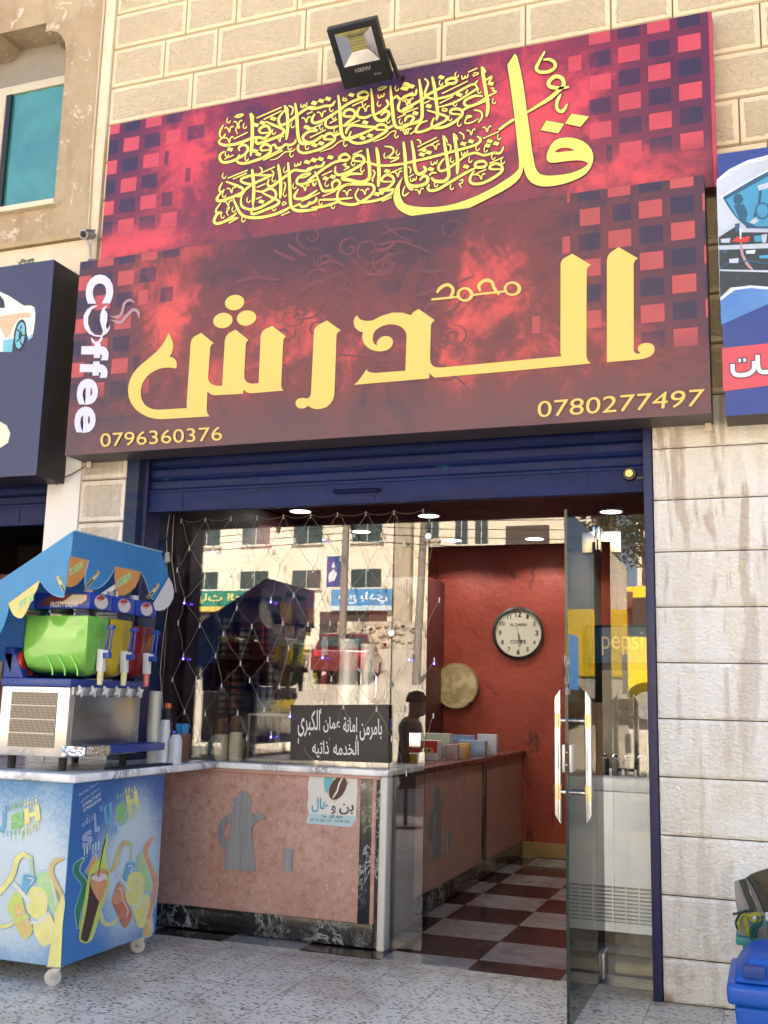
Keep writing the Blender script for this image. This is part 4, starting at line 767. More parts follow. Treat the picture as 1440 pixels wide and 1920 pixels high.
text(mb,'Coffee & Cardamom',*[T.P(p,.0036) for p in ((965,346),(1040,240),(1028,233),(955,338))],m=0)
mb.build('lettering',[pm('poster_text_dark',c(84,66,60),.6),pm('poster_text_cyan',c(70,170,200),.6)],Pst)
# black notice
N_=thing('notice_board','black notice board with white Arabic writing leaning against the window','notice',(-2.2,.36,.905))
mb=MB(); q=[PY(545,1322,.35),PY(728,1321,.35),PY(728,1431,.35),PY(544,1424,.35)]; mb.prism([q],(0,.008,0)); mb.build('board',pm('black_board',c(50,46,45),.55,var=.06),N_)
T=Trace(540,1300,4.8,yplane(.35)); mb=MB()
def word(w,x0,x1,yt,yb,b=.012): text(mb,arab(w),*[T.P(p,.0015) for p in ((x0,yb),(x1,yb),(x1,yt),(x0,yt))],bold=b)
word('بامر',735,845,228,420); word('من',645,735,270,425); word('امانة',497,622,215,350); word('عمان',318,470,212,352); word('الكبرى',88,288,150,390); word('الخدمه',408,636,430,556); word('ذاتيه',218,368,425,578)
mb.build('lettering',M_WHITE,N_)
# ---------------------------------------------------------------- net of fairy lights
L=thing('fairy_light_net','net of clear fairy light wires with small blue bulbs hung over the window','light net',(-2.6,.352,2.3))
random.seed(8); wires=MB(); nodes={}; xs=[PY(352+k*58.0,960,.352).x for k in range(8)]
cols=9; x0,x1=-3.25,-1.74; dxc=(x1-x0)/cols; zt=2.29; rowh=.155; nr=9
def node(i,j):
    if (i,j) not in nodes:
        x=x0+(i+(.5 if j%2 else 0))*dxc; z=zt-j*rowh-.03*math.sin(i*.8)*(j>0)
        nodes[i,j]=Vector((x+random.uniform(-.028,.028)*(j>0),.352+random.uniform(-.006,.004),z+random.uniform(-.03,.03)*(j>0)))
    return nodes[i,j]
def sag(a,b,s=.012,r=.00115):
    mid=[a.lerp(b,t)+Vector((random.uniform(-.008,.008),0,-s*4*t*(1-t))) for t in (0,.25,.5,.75,1)]; mid[0]=a; mid[-1]=b; wires.tube(mid,r,5,cap=False)
for i in range(cols): sag(node(i,0),node(i+1,0),.02)
for j in range(nr):
    mis=(i for i in ())
    for i in range(cols+1):
        if i+(.5 if (j+1)%2 else 0)>cols+.01: continue
        for di in ((-1,0) if j%2==0 else (0,1)):
            a=node(i,j); ii=i+di
            if ii<0 or ii+(.5 if (j+1)%2 else 0)>cols: continue
            if random.random()<.07 and j>2: continue
            sag(a,node(ii,j+1),.008)
# loose ends
for i in range(0,cols,2):
    a=node(i,nr); 
wires.build('wire',pm('clear_wire',c(150,142,132),.35,var=.15),L)
bl=MB(); bl.tube([(0,-.002,.004),(0,-.003,-.024)],.0034,6); bh=bl.build('bulb_holder',pm('clear_bulb',c(224,220,214),.25)); first=True
for (i,j),p in nodes.items():
    h=bh if first else bh.copy()
    if not first: C.objects.link(h)
    first=False; h.parent=L; h.location=p-WL[L.name]
ME=emit('blue_led',(.12,.06,1,1),2); lit=[k for k in nodes if k[1] in(1,3,5,7,8)]; random.shuffle(lit)
for k in lit[:11]:
    b=MB(); p=nodes[k]; b.ball((p.x,p.y-.004,p.z-.026),.0055,.0055,.007,8); b.build('bulb',ME,L,smooth=True)
cd=MB(); a=PY(318,965,.335); cd.tube([a,PY(312,1010,.335),PY(313,1042,.335)],.0025,6); cd.tube([PY(312,1055,.335),PY(318,1120,.335),PY(308,1180,.335),PY(300,1260,.335),PY(306,1330,.335)],.0022,6); cd.tube([PY(326,965,.335),PY(322,1050,.335),PY(330,1110,.335)],.002,6); cd.build('lead',pm('lead_wire',c(200,190,184),.4),L)
b=MB(); p=PY(313,1047,.335); b.obox(p+Vector((-.022,-.012,-.03)),(.04,0,.01),(0,.024,0),(-.008,0,.058)); b.build('adapter',M_WHITE,L,bevel=.004)
# ---------------------------------------------------------------- slush cart
R=thing('drinks_cart','blue printed slush cart on white castors with a marble top','cart',(-3.55,-.56,0))
BX0,BX1,BY0,BY1,BZ0,BZ1=-4.25,-2.93,-.948,-.185,.092,.868
def cart_mat():
    N=NT('cart_print'); P=N.pos(); q=N.sep(P); z=q[2]
    along=N.m('ADD',q[0],N.m('MULTIPLY',q[1],1.0)); n=N.noise(P,4,7,.65); f=N.noise(P,70,4,.7)
    right=N.m('GREATER_THAN',q[0],-2.935)                      # the end panel and the long side carry the same burst
    u=N.mix(right,N.comb(N.m('DIVIDE',N.m('ADD',q[0],3.2),.42)),N.comb(N.m('DIVIDE',N.m('ADD',q[1],.43),.30)))
    u=N.sep(u)[0]; w=N.m('DIVIDE',N.m('SUBTRACT',z,.44),.36)
    r=N.m('SQRT',N.m('ADD',N.m('MULTIPLY',u,u),N.m('MULTIPLY',w,w)))
    r=N.m('ADD',r,N.m('MULTIPLY',N.m('SUBTRACT',n,.5),.55)); r=N.m('ADD',r,N.m('MULTIPLY',N.m('SUBTRACT',f,.5),.5))
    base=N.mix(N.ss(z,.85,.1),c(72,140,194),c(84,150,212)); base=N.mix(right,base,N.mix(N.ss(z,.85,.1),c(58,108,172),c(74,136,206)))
    col=N.mix(N.ss(r,1.3,.5),base,c(214,232,240)); N.set(col,.4,0,.4); return N.mat
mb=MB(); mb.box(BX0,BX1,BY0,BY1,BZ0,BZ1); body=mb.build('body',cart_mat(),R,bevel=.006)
mb=MB(); mb.box(-4.35,-2.905,-.975,.262,.8685,.906); mb.build('countertop',M_WMARB,R,bevel=.011,seg=3)
def caster(x,y,ang):
    mb=MB(); mb.box(-.035,.035,-.035,.035,.084,.0915); mb.lathe([(.022,.074),(.022,.084)],(0,0,0)); mb.obox((-.024,-.017,.03),(.034,0,0),(0,.004,0),(.012,0,.046)); mb.obox((-.024,.013,.03),(.034,0,0),(0,.004,0),(.012,0,.046))
    f=mb.build('castor',M_BRUSH,R,bevel=.001)
    w_=MB(); w_.lathe([(0,-.011),(.012,-.012),(.03,-.011),(.036,-.007),(.036,.007),(.03,.011),(.012,.012),(0,.012)],(-.01,0,.0365),22,axis='y'); wh=w_.build('wheel',pm('white_nylon',c(216,214,208),.5,var=.08),f,smooth=True)
    w_=MB(); w_.lathe([(0,-.02),(.007,-.02),(.007,.02),(0,.02)],(-.01,0,.0365),10,axis='y'); w_.build('axle',M_STEEL,f,smooth=True)
    WLr=WL[R.name]; f.location=Vector((x,y,0)); 
    # mesh was shifted by the cart's origin: undo for a part that is placed by its own location
    for ob in (f,*kids(f)):
        for v in ob.data.vertices: v.co+=WLr
    f.location=Vector((x,y,0))-WLr; f.rotation_euler=(0,0,ang)
    return f
caster(-2.99,-.895,.5); caster(-2.985,-.235,.3); caster(-4.18,-.895,.9); caster(-4.18,-.235,1.2)
# printed lettering and drinks on the two visible sides
pr=MB(); PC=[pm('print_yellow',c(242,238,150),.45,var=.12,vs=12),pm('print_green',c(146,210,130),.45,var=.18,vs=12),pm('print_cyan',c(110,184,220),.45,var=.18,vs=12),pm('print_lilac',c(166,182,222),.45,var=.05),pm('print_brown',c(84,62,58),.45,var=.2,vs=20),pm('print_orange',c(234,168,126),.45,var=.22,vs=12),pm('print_lime',c(214,232,120),.45,var=.05),pm('print_mint',c(188,226,166),.45,var=.15,vs=12),pm('print_pale',c(228,238,236),.45,var=.03),pm('print_darkgreen',c(56,140,112),.45,var=.3,vs=14),pm('print_amber',c(228,200,130),.45,var=.2,vs=12),pm('print_pink_white',c(240,226,226),.45,var=.05),pm('print_rust',c(206,130,104),.45,var=.22,vs=10),pm('print_halo_outer',c(168,208,234),.45,var=.06),pm('print_halo_inner',c(214,232,236),.45,var=.04)]
Te=Trace(0,1430,4.2656,xplane(BX1)); Tf=Trace(0,1430,4.2656,yplane(BY0))
lay=[0]
def fl(T,l,m,curve=True):
    lay[0]+=1; cx=sum(p[0] for p in l)/len(l); cy=sum(p[1] for p in l)/len(l)
    if m!=6 and curve:
        for q,g in enumerate((13,6)): T.fill(pr,[[(x+(x-cx)/(math.hypot(x-cx,y-cy)+1)*g,y+(y-cy)/(math.hypot(x-cx,y-cy)+1)*g) for x,y in l]],.0003+lay[0]*1e-6+q*1.2e-4,13+q,True)
    T.fill(pr,[l],.0006+lay[0]*4e-5,m,curve)
    if curve and m in(0,1,2,5,7,10,12):   # printed sheen on the drinks: a paler streak inside the outline
        T.stroke(pr,[(cx+(l[k][0]-cx)*.62,cy+(l[k][1]-cy)*.62) for k in range(len(l)//2+1)],9,.0006+lay[0]*4e-5+2e-5,11,.1)
def sk(T,p,w,m,tp=.5):
    lay[0]+=1
    if w>18: T.stroke(pr,p,w,.0003+lay[0]*1e-6,13,tp,5,grow=9); T.stroke(pr,p,w,.00042+lay[0]*1e-6,14,tp,5,grow=4)
    T.stroke(pr,p,w,.0006+lay[0]*4e-5,m,tp)
def tx(T,s,q,m,b=.04): lay[0]+=1; text(pr,s,*[T.P(p,.0006+lay[0]*4e-5) for p in q],m=m,bold=b)
random.seed(21)
def drips(T,x0,y0,x1,y1,n,mcols,up,ln):
    for k in range(n):
        t=(k+.5)/n; x=x0+(x1-x0)*t; y=y0+(y1-y0)*t; l=random.uniform(.4,1)*ln; sk(T,[(x,y),(x-2,y+(-l if up else l))],random.uniform(7,12),mcols[min(len(mcols)-1,int(t*len(mcols)))],1)
        if random.random()<.6: yy=y+(-(l+14) if up else l+14); sk(T,[(x-2,yy),(x-2,yy+(-10 if up else 10))],8,mcols[min(len(mcols)-1,int(t*len(mcols)))],1)
# end panel (x face)
drips(Te,655,520,760,450,6,[3],True,60); drips(Te,800,400,900,330,5,[3,2],True,50); drips(Te,930,300,1090,215,7,[1,0],True,55); drips(Te,665,690,800,620,6,[8],False,90); drips(Te,870,540,940,500,4,[2],False,70); drips(Te,950,450,1110,350,8,[1,0],False,70)
for ch,q,m in (('S',[(660,700),(745,640),(735,520),(650,580)],3),('L',[(755,560),(800,545),(790,400),(750,410)],3),('U',[(838,520),(900,478),(892,330),(828,360)],2),('S',[(930,470),(1012,410),(1000,302),(918,352)],1),('H',[(1022,405),(1112,342),(1096,215),(1006,270)],0)): tx(Te,ch,q,m,.07)
for s,q in (('0795677429',[(662,362),(806,262),(804,236),(660,335)]),('0799362754',[(668,398),(812,300),(810,276),(666,372)]),(arab('لثلاجات السلش'),[(645,330),(800,215),(798,195),(645,300)]),(arab('صيانة وخدمة'),[(632,275),(785,170),(783,152),(632,245)])): tx(Te,s,q,8,.012)
sk(Te,[(665,770),(620,820),(615,880),(660,940),(680,1000),(650,1100),(625,1200),(625,1320)],46,9,.2); sk(Te,[(690,880),(720,850),(770,740)],34,5,.2)
fl(Te,[(850,560),(842,640),(800,760),(760,800),(712,880),(690,1010),(655,1220),(632,1400),(660,1440),(720,1432),(760,1360),(800,1220),(850,1060),(880,920),(860,830),(850,720),(862,630)],6)
fl(Te,[(730,900),(715,1000),(690,1180),(648,1390),(660,1420),(700,1428),(740,1310),(790,1130),(840,1010),(862,920),(850,860),(780,880)],4); fl(Te,[(722,930),(735,905),(790,860),(840,850),(862,930),(838,1030),(800,1110),(760,1060),(730,990)],5); fl(Te,[(726,920),(760,900),(800,905),(850,890),(858,950),(840,930),(800,950),(760,945)],11)
sk(Te,[(845,610),(815,740),(785,915)],9,4,1)
sk(Te,[(870,890),(920,820),(950,720),(985,650),(1020,640),(1050,665)],30,10,.3); sk(Te,[(800,1180),(830,1280),(900,1290),(960,1220)],22,0,.3)
fl(Te,[(1012,805),(1068,800),(1078,830),(1040,900),(1015,950),(985,925),(1000,860)],2); sk(Te,[(1048,640),(1056,800)],12,7,1)
fl(Te,[(940,970),(975,975),(1010,1110),(1058,1210),(1020,1310),(985,1310),(935,1200),(900,1120),(915,1040)],12); fl(Te,[(935,985),(978,980),(1000,1080),(930,1130),(905,1100)],5)
fl(Te,[(1110,740),(1170,738),(1190,850),(1222,980),(1190,1040),(1150,1000),(1095,860)],7); fl(Te,[(1040,890),(1130,880),(1150,1000),(1120,1110),(1050,1140),(1005,1080),(1015,960)],0); fl(Te,[(1060,1140),(1170,1050),(1200,1150),(1165,1300),(1110,1310),(1075,1230)],0)
sk(Te,[(935,890),(1000,970),(1048,1025)],20,8,.8); sk(Te,[(1060,1180),(1110,1140),(1150,1070)],18,8,.8)
sk(Te,[(1240,590),(1190,640),(1165,720),(1200,830),(1245,930),(1225,1100),(1190,1240),(1180,1385)],30,5,.3); fl(Te,[(1165,1280),(1215,1240),(1215,1360),(1145,1390)],10)
# long side (y face), same artwork shifted
drips(Tf,10,410,180,360,7,[2,1],True,60); drips(Tf,190,350,300,330,5,[0],True,45); drips(Tf,10,540,200,540,6,[2,1],False,70); drips(Tf,200,520,320,470,5,[0],False,80)
for ch,q,m in (('U',[(-40,560),(45,550),(45,400),(-40,410)],2),('S',[(85,545),(195,515),(190,388),(85,410)],1),('H',[(195,500),(325,460),(310,330),(195,370)],0),('L',[(-150,580),(-60,570),(-70,420),(-150,430)],3)): tx(Tf,ch,q,m,.07)
sk(Tf,[(-40,1080),(30,1000),(100,900),(130,790),(180,735),(240,760)],42,0,.3); sk(Tf,[(-60,1290),(30,1310),(110,1280)],30,0,.3)
fl(Tf,[(195,895),(280,910),(285,940),(240,990),(215,1030),(170,1010),(178,950)],2); sk(Tf,[(250,750),(262,905)],20,7,1)
fl(Tf,[(120,1030),(165,1050),(200,1180),(262,1330),(210,1405),(160,1380),(100,1240),(60,1170),(85,1090)],6); fl(Tf,[(115,1160),(180,1150),(255,1330),(200,1395),(150,1340)],10); fl(Tf,[(120,1250),(215,1215),(225,1240),(130,1280)],6)
fl(Tf,[(320,880),(410,880),(440,1000),(480,1160),(450,1215),(410,1180),(345,1050),(295,960)],7); fl(Tf,[(240,1010),(340,1005),(382,1100),(360,1220),(290,1250),(215,1170)],0); fl(Tf,[(270,1300),(390,1200),(440,1340),(410,1440),(340,1460),(295,1400)],0)
sk(Tf,[(105,960),(180,1050),(245,1125)],34,8,.8); sk(Tf,[(240,1280),(310,1270),(390,1195)],22,8,.8)
sk(Tf,[(512,768),(440,790),(408,860),(440,960),(490,1060),(505,1160)],34,10,.3); fl(Tf,[(440,1200),(505,1040),(520,1120),(500,1300),(485,1640),(380,1625),(400,1480),(425,1350)],0,False)
pr.build('printed_artwork',PC,R)
# ---------------------------------------------------------------- slush machine on the cart
Q=thing('slush_machine','three bowl slush machine with green, yellow and red drinks standing on the cart','drink machine',(-3.2,-.565,.906))
HX0,HX1,HY0,HY1=-3.437,-3.049,-.86,-.27
mb=MB(); mb.box(HX0,HX1,HY0+.001,HY1,.968,1.288); mb.build('housing',M_BRUSH,Q,bevel=.006)
mb=MB(); mb.box(HX0+.004,HX1-.002,HY0-.003,HY0+.0005,.97,1.286); mb.build('side_plate',pm('stainless_plate',(.66,.63,.57,1),.3,1,var=.14,vs=5),Q,bevel=.002)
def grille_mat():
    N=NT('condenser_fins'); P=N.pos(); q=N.sep(P); s=N.m('SINE',N.m('MULTIPLY',q[0],900)); s2=N.m('SINE',N.m('MULTIPLY',q[2],520)); k=N.m('MULTIPLY',N.ss(s,-.2,.6),N.lr(s2,-1,1,.6,1)); N.set(N.mix(k,c(84,76,66),c(196,186,168)),.45,.5); return N.mat
mb=MB(); mb.box(-3.375,-3.115,HY0-.0055,HY0-.0032,1.01,1.262); g_=mb.build('condenser_grille',grille_mat(),Q)
mb=MB()
for k in range(1,4): mb.box(-3.374,-3.116,HY0-.009,HY0-.0056,1.008+.0635*k,1.012+.0635*k)
mb.build('grille_bar',M_BRUSH,g_)
mb=MB(); mb.box(HX1+.0005,HX1+.004,HY0+.03,HY1-.02,.985,1.25); mb.build('front_panel',pm('grey_steel_panel',(.34,.34,.34,1),.22,.9,var=.15,vs=3),Q,bevel=.001)
mb=MB(); mb.box(HX1+.0005,HX1+.010,HY0+.01,HY1-.01,1.253,1.29); mb.build('knob_strip',M_BRUSH,Q)
for k in range(6):
    mb=MB(); y=-.815+k*.1; mb.ball((HX1+.022,y,1.272),.014,.014,.014,8)
    for a in range(4): an=a*1.571+.5; mb.tube([(HX1+.022,y,1.272),(HX1+.022,y+.028*math.cos(an),1.272+.028*math.sin(an))],[.013,.006],6)
    mb.build('star_knob',M_WHITE,Q,smooth=True)
for x in (HX0+.05,HX1-.05):
    for y in (HY0+.05,HY1-.05):
        mb=MB(); mb.lathe([(.018,.0005),(.02,.06)],(x,y,.906)); mb.build('foot',M_RUBBER,Q,smooth=True)
mb=MB(); mb.box(HX0-.004,HX1+.004,HY0-.008,HY1+.006,1.289,1.327); mb.obox((-3.436,HY0-.006,1.327),(.05,0,0),(0,.59,0),(0,0,.145)); mb.obox((-3.388,HY0-.006,1.327),(.07,0,0),(0,.05,0),(-.06,0,.12)); mb.build('top_tray',M_BLUEP,Q,bevel=.006)
cols=[('green',c(150,232,104,1)),('yellow',c(236,204,52,1)),('red',c(168,26,32))]
M_CLEAR=glass('clear_plastic',(.93,.93,.9,1),1.4,.03)
by=[(-.855,-.678),(-.668,-.478),(-.468,-.278)]
for (nm,cc),(y0,y1) in zip(cols,by):
    N=NT(nm+'_slush'); P=N.co('Object'); n=N.noise(P,7,5,.6,.6); N.set(N.mix(N.lr(n,.35,.7),cc,tuple(min(1,x*1.15+.01) for x in cc[:3])+(1,)),.3,0,.4,.1); N.b.inputs['Subsurface Weight'].default_value=.25; N.b.inputs['Subsurface Radius'].default_value=(.05,.05,.05)
    yc=(y0+y1)/2; hw=(y1-y0)/2
    def bowl(zt,inset,top0=1.332):
        mb=MB(); secs=[]
        prof=[(-3.315,0),(-3.30,0),(-3.2,0),(-3.1,0),(-3.03,.0),(-2.995,.012),(-2.985,.05)]
        xs=[-3.345+inset,-3.33,-3.27,-3.2,-3.12,-3.05,-3.015,-2.995,-2.985-inset]
        zb=[1.375,1.35,1.335,1.332,1.332,1.333,1.343,1.368,1.42]
        m=9
        for x,b in zip(xs,zb):
            sec=[]; w=hw-inset
            bulge=.012*math.sin((x+3.31)*28) if x<-3.03 else 0
            for k in range(m):           # half-round bottom
                a=math.pi*k/(m-1); sec.append((x,yc-w*math.cos(a),b+inset+.085*(1-math.sin(a)) ))
            sec=[(x,yc-w,zt)]+sec+[(x,yc+w,zt)]; secs.append(sec)
        L=len(secs[0]); mb.add([p for s in secs for p in s],[(i*L+j,i*L+j+1,(i+1)*L+j+1,(i+1)*L+j) for i in range(len(secs)-1) for j in range(L-1)]+[tuple(range(L))[::-1],tuple(range((len(secs)-1)*L,len(secs)*L))]+[(i*L,(i+1)*L,(i+2)*L-1,(i+1)*L-1) for i in range(len(secs)-1)])
        return mb
    bw=bowl(1.622 if nm!='red' else 1.60,.004).build('bowl_of_drink',N.mat,Q,bevel=.004)
    bowl(1.652,0).build('clear_bowl',M_CLEAR,bw,bevel=.004)
    rb=MB()
    for x in (-3.21,-3.14,-3.07):
        pts=[(x+.045*math.sin(t*1.4),y0-.002+.02*t*t*.3,1.44-.075*t) for t in (0,.35,.7,1,1.3)]; rb.tube(pts,.0035,6)
    if nm=='green': rb.build('moulded_rib',N.mat,bw,smooth=True)
    mb=MB(); mb.box(-3.30,-2.982,y0-.001,y1+.001,1.653,1.732); ld=mb.build('lid',pm('lid_blue',c(34,70,176),.35,var=.1),Q,bevel=.008)
    mb=MB(); mb.lathe([(.024,0),(.022,.03),(0,.032)],(-3.06,yc,1.732),12); mb.build('cap',M_WHITE,ld,smooth=True)
    mb=MB(); Tl=lambda dy,dz,d=.001:(-2.982+d,yc+dy,1.692+dz)
    ring=[Tl(.055*math.cos(a),.034*math.sin(a)) for a in [k*.3 for k in range(21)]]; mb.poly([ring],0)
    mb.poly([[Tl(-.04,.02,.0014),(Tl(0,.034,.0014)),Tl(.03,.024,.0014),Tl(.0,.0,.0014),Tl(-.03,-.004,.0014)]],1); text(mb,'FROSTY',Tl(-.034,-.008,.0018),Tl(.034,-.006,.0018),Tl(.036,.012,.0018),Tl(-.034,.010,.0018),2,.03); text(mb,'DREAM',Tl(-.028,-.03,.0018),Tl(.03,-.028,.0018),Tl(.03,-.01,.0018),Tl(-.03,-.012,.0018),2,.03)
    mb.build('badge',[pm('badge_pale',c(226,214,206),.4,var=.15,vs=40),pm('badge_red',c(176,60,60),.4),M_WHITE],ld)
    if nm=='green':
        mb=MB(); A=lambda x,z,d=.0015:(x,y0-.0012-d,z)
        mb.poly([[A(-3.28,1.668),A(-3.02,1.672),A(-2.995,1.69),A(-2.99,1.72),A(-3.05,1.725),A(-3.16,1.722),A(-3.23,1.705)]],0); mb.poly([[A(-3.15,1.675,.002),A(-3.03,1.675,.002),A(-3.0,1.695,.002),A(-3.0,1.718,.002),A(-3.08,1.72,.002)]],1)
        text(mb,'FROSTY DREAM',A(-3.2,1.66,.0026),A(-3.045,1.663,.0026),A(-3.045,1.69,.0026),A(-3.2,1.687,.0026),2,.03); mb.build('side_badge',[pm('badge_brown',c(126,62,56),.4,var=.3,vs=20),pm('badge_cream',c(234,214,180),.4,var=.15,vs=20),M_WHITE],ld)
    # tap
    y=yc+.012; X=-2.982
    mb=MB(); mb.obox((X,y-.014,1.365),(.034,0,0),(0,.028,0),(-.004,0,.105)); mb.obox((X+.012,y-.012,1.43),(.032,0,0),(0,.024,0),(.012,0,.035)); tb=mb.build('tap',M_WHITE,Q,bevel=.004)
    mb=MB(); mb.lathe([(.0,0),(.013,0),(.015,.03),(.015,.062)],(X+.016,y,1.303),12); mb.build('nozzle',pm('nozzle_cream',c(230,224,170) if nm!='red' else c(224,120,120),.4),tb,smooth=True)
    mb=MB(); z0,z1=1.44,1.575; xx=X+.046
    mb.tube([(xx-.012,y,z0),(xx+.004,y-.0,z1)],.006,8); mb.tube([(xx+.014,y,z0+.01),(xx+.022,y,z1)],.005,8); mb.obox((xx-.004,y-.013,z1-.01),(.034,0,0),(0,.026,0),(0,0,.018)); mb.obox((xx-.026,y-.013,z0-.012),(.044,0,0),(0,.026,0),(0,0,.026)); mb.build('lever',pm('lever_blue',c(38,78,178),.35),tb,bevel=.002)
mb=MB(); mb.lathe([(0,-.012),(.05,-.012),(.062,0),(.062,.035),(0,.035)],(-3.375,-.80,1.40),20,axis='x'); mb.build('red_drum_end',pm('red_plastic',c(200,50,40),.35),Q,smooth=True)
mb=MB(); z0,z1=.985,1.022; o_=[(-3.045,-.885),(-2.925,-.885),(-2.925,-.21),(-3.045,-.21)]
mb.box(-3.045,-2.925,-.885,-.21,z0,z0+.006); mb.box(-3.045,-3.037,-.885,-.21,z0+.006,z1); mb.box(-2.933,-2.925,-.885,-.21,z0+.006,z1); mb.box(-3.0365,-2.9335,-.885,-.877,z0+.006,z1); mb.box(-3.0365,-2.9335,-.218,-.21,z0+.006,z1)
dt=mb.build('drip_tray',M_BLUEP,Q,bevel=.002)
def foil():
    N=NT('crumpled_foil'); P=N.co('Object'); N.set((.75,.75,.76,1),.18,1); N.bump(N.vor(P,60).outputs['Distance'],.8,.01); return N.mat
mb=MB(); mb.box(-3.05,-2.9235,-.893,-.69,.978,1.0245); mb.build('foil_wrap',foil(),dt,bevel=.006)
mb=MB(); mb.box(-3.033,-2.937,-.68,-.225,z1-.012,z1-.008); 
for k in range(8): mb.box(-3.033,-2.937,-.67+k*.055,-.664+k*.055,z1-.0078,z1-.003)
mb.build('tray_grid',pm('dark_blue_plastic',c(28,52,120),.4),dt)
# ---------------------------------------------------------------- canopy
Kx,Ky=-3.0,-1.0
PP=PX(139,998,Kx); QQ=PX(302,1037,Kx); LL=PY(0,1093,Ky)
CN=thing('canopy','blue scalloped canopy with orange and yellow flaps sheltering the slush machine','canopy',(-3.4,-.6,1.6))
def cloth(name,a,b):
    N=NT(name); P=N.co('Object'); n=N.noise(P,3,5,.6); w=N.noise(N.map(P,(1,1,.4)),9,4,.6,.4); col=N.mix(N.lr(n,.3,.7),a,b); N.set(col,.6,0,.3); N.bump(w,.35,.03)
    tr=N.n('ShaderNodeBsdfTranslucent'); N.put(tr.inputs[0],col); mx=N.n('ShaderNodeMixShader'); mx.inputs[0].default_value=.35; N.put(mx.inputs[1],N.b.outputs[0]); N.put(mx.inputs[2],tr.outputs[0]); N.put(N.out.inputs[0],mx.outputs[0]); return N.mat
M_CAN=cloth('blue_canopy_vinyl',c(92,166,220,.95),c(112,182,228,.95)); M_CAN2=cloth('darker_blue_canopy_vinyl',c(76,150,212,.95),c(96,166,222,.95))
sl_=(LL.z-PP.z)/(LL.x-PP.x); xe=-4.25
mb=MB(); a,b=PP+Vector((0,0,.002)),QQ+Vector((0,0,.002)); dxe=xe-a.x
mb.prism([[a,b,b+Vector((dxe,0,sl_*dxe)),a+Vector((dxe,0,sl_*dxe))]],(0,0,.006)); mb.build('roof',M_CAN,CN)
T=Trace(0,980,4.235,xplane(Kx)); Ts=Trace(0,980,4.235,yplane(Ky))
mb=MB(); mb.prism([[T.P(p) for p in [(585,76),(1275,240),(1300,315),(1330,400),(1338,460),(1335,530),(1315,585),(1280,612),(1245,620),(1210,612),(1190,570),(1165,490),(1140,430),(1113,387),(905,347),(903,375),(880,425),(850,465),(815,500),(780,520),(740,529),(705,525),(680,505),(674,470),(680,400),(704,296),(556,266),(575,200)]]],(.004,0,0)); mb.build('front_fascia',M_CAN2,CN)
mb=MB(); e=[(578,76),(584,110),(575,200),(558,266),(545,360),(530,470),(512,588),(480,590),(435,577),(390,548),(350,505),(318,456),(70,640),(76,672),(60,740),(30,830),(0,890),(-60,970),(-160,1020),(-260,1050),(-500,1190),(-700,1250),(-700,930)]
mb.prism([[Ts.P(p) for p in e]],(0,-.004,0)); mb.build('side_fascia',M_CAN,CN)
mb=MB(); mb.prism([[T.P(p,.001) for p in [(560,267),(704,297),(690,365),(670,420),(630,470),(590,502),(555,512),(526,505),(540,400)]]],(.003,0,0)); fo=mb.build('flap',pm('orange_flap',c(226,158,92),.5,var=.12,vs=8),CN)
mb=MB(); mb.prism([[T.P(p,.001) for p in [(908,346),(1113,388),(1100,450),(1072,510),(1030,550),(985,576),(938,578),(920,520),(908,440)]]],(.003,0,0)); fo2=mb.build('flap',bpy.data.materials['orange_flap'],CN)
mb=MB(); mb.prism([[Ts.P(p,.001) for p in [(318,457),(300,520),(260,600),(225,680),(195,738),(170,760),(140,756),(110,735),(88,695),(70,641)]]],(0,-.003,0)); fy=mb.build('flap',pm('yellow_flap',c(240,222,140),.5,var=.06),CN)
mb=MB(); pb=yplane(-.245); Tb=Trace(0,980,4.235,lambda u,v,d=0:PX(u,v,Kx+.02)+Vector((0,.02,0)))
mb.prism([[Tb.P(p) for p in [(1325,430),(1352,480),(1366,540),(1360,600),(1330,655),(1290,688),(1250,697),(1215,692),(1200,640)]]],(-.004,.004,0)); mb.build('far_flap',M_WHITE,CN)
hem=pm('pale_canopy_hem',c(150,196,226),.6)
mb=MB(); mb.tube([PP+Vector((.004,-.004,.006)),QQ+Vector((.004,.004,.006))],.005,6); mb.build('hem',hem,CN,smooth=True); mb=MB(); mb.tube([PP+Vector((.004,-.004,.006)),a+Vector((dxe,-.004,sl_*dxe+.006))],.005,6); mb.build('hem',hem,CN,smooth=True)
mb=MB(); mb.tube([Ts.P(p,.006) for p in crom([(512,588),(480,590),(435,577),(390,548),(350,505),(318,456)],4)],.0025,6); mb.build('hem',hem,CN,smooth=True); mb=MB(); mb.tube([T.P(p,.006) for p in crom([(1210,612),(1190,570),(1165,490),(1140,430),(1113,387)],4)],.0025,6); mb.build('hem',hem,CN,smooth=True); mb=MB(); mb.tube([T.P(p,.006) for p in crom([(903,375),(880,425),(850,465),(815,500),(780,520),(740,529),(705,525),(680,505),(674,470),(680,400),(704,296)],4)],.0025,6); mb.build('hem',hem,CN,smooth=True)
pm_=[pm('pencil_yellow',c(236,224,140),.5),pm('pencil_dark',c(66,84,60),.5),pm('logo_green',c(150,204,110),.5),pm('logo_blue',c(120,180,200),.5),pm('pencil_brown',c(186,130,92),.5)]
for tt,(x,y) in ((T,(745,440)),(T,(1220,540)),(Ts,(482,480))):
    mb=MB(); dx=26 if tt is T else -14
    tt.stroke(mb,[(x-dx*2,y+62),(x+dx*.4,y-10),(x+dx*1.5,y-55)],26,.0055,0,.8); tt.stroke(mb,[(x-dx*2,y+62),(x-dx*.2,y+12)],15,.006,1,.4); tt.stroke(mb,[(x+dx*.3,y-20),(x+dx*1.2,y-52)],12,.006,4,.9); mb.build('pencil_print',pm_,CN)
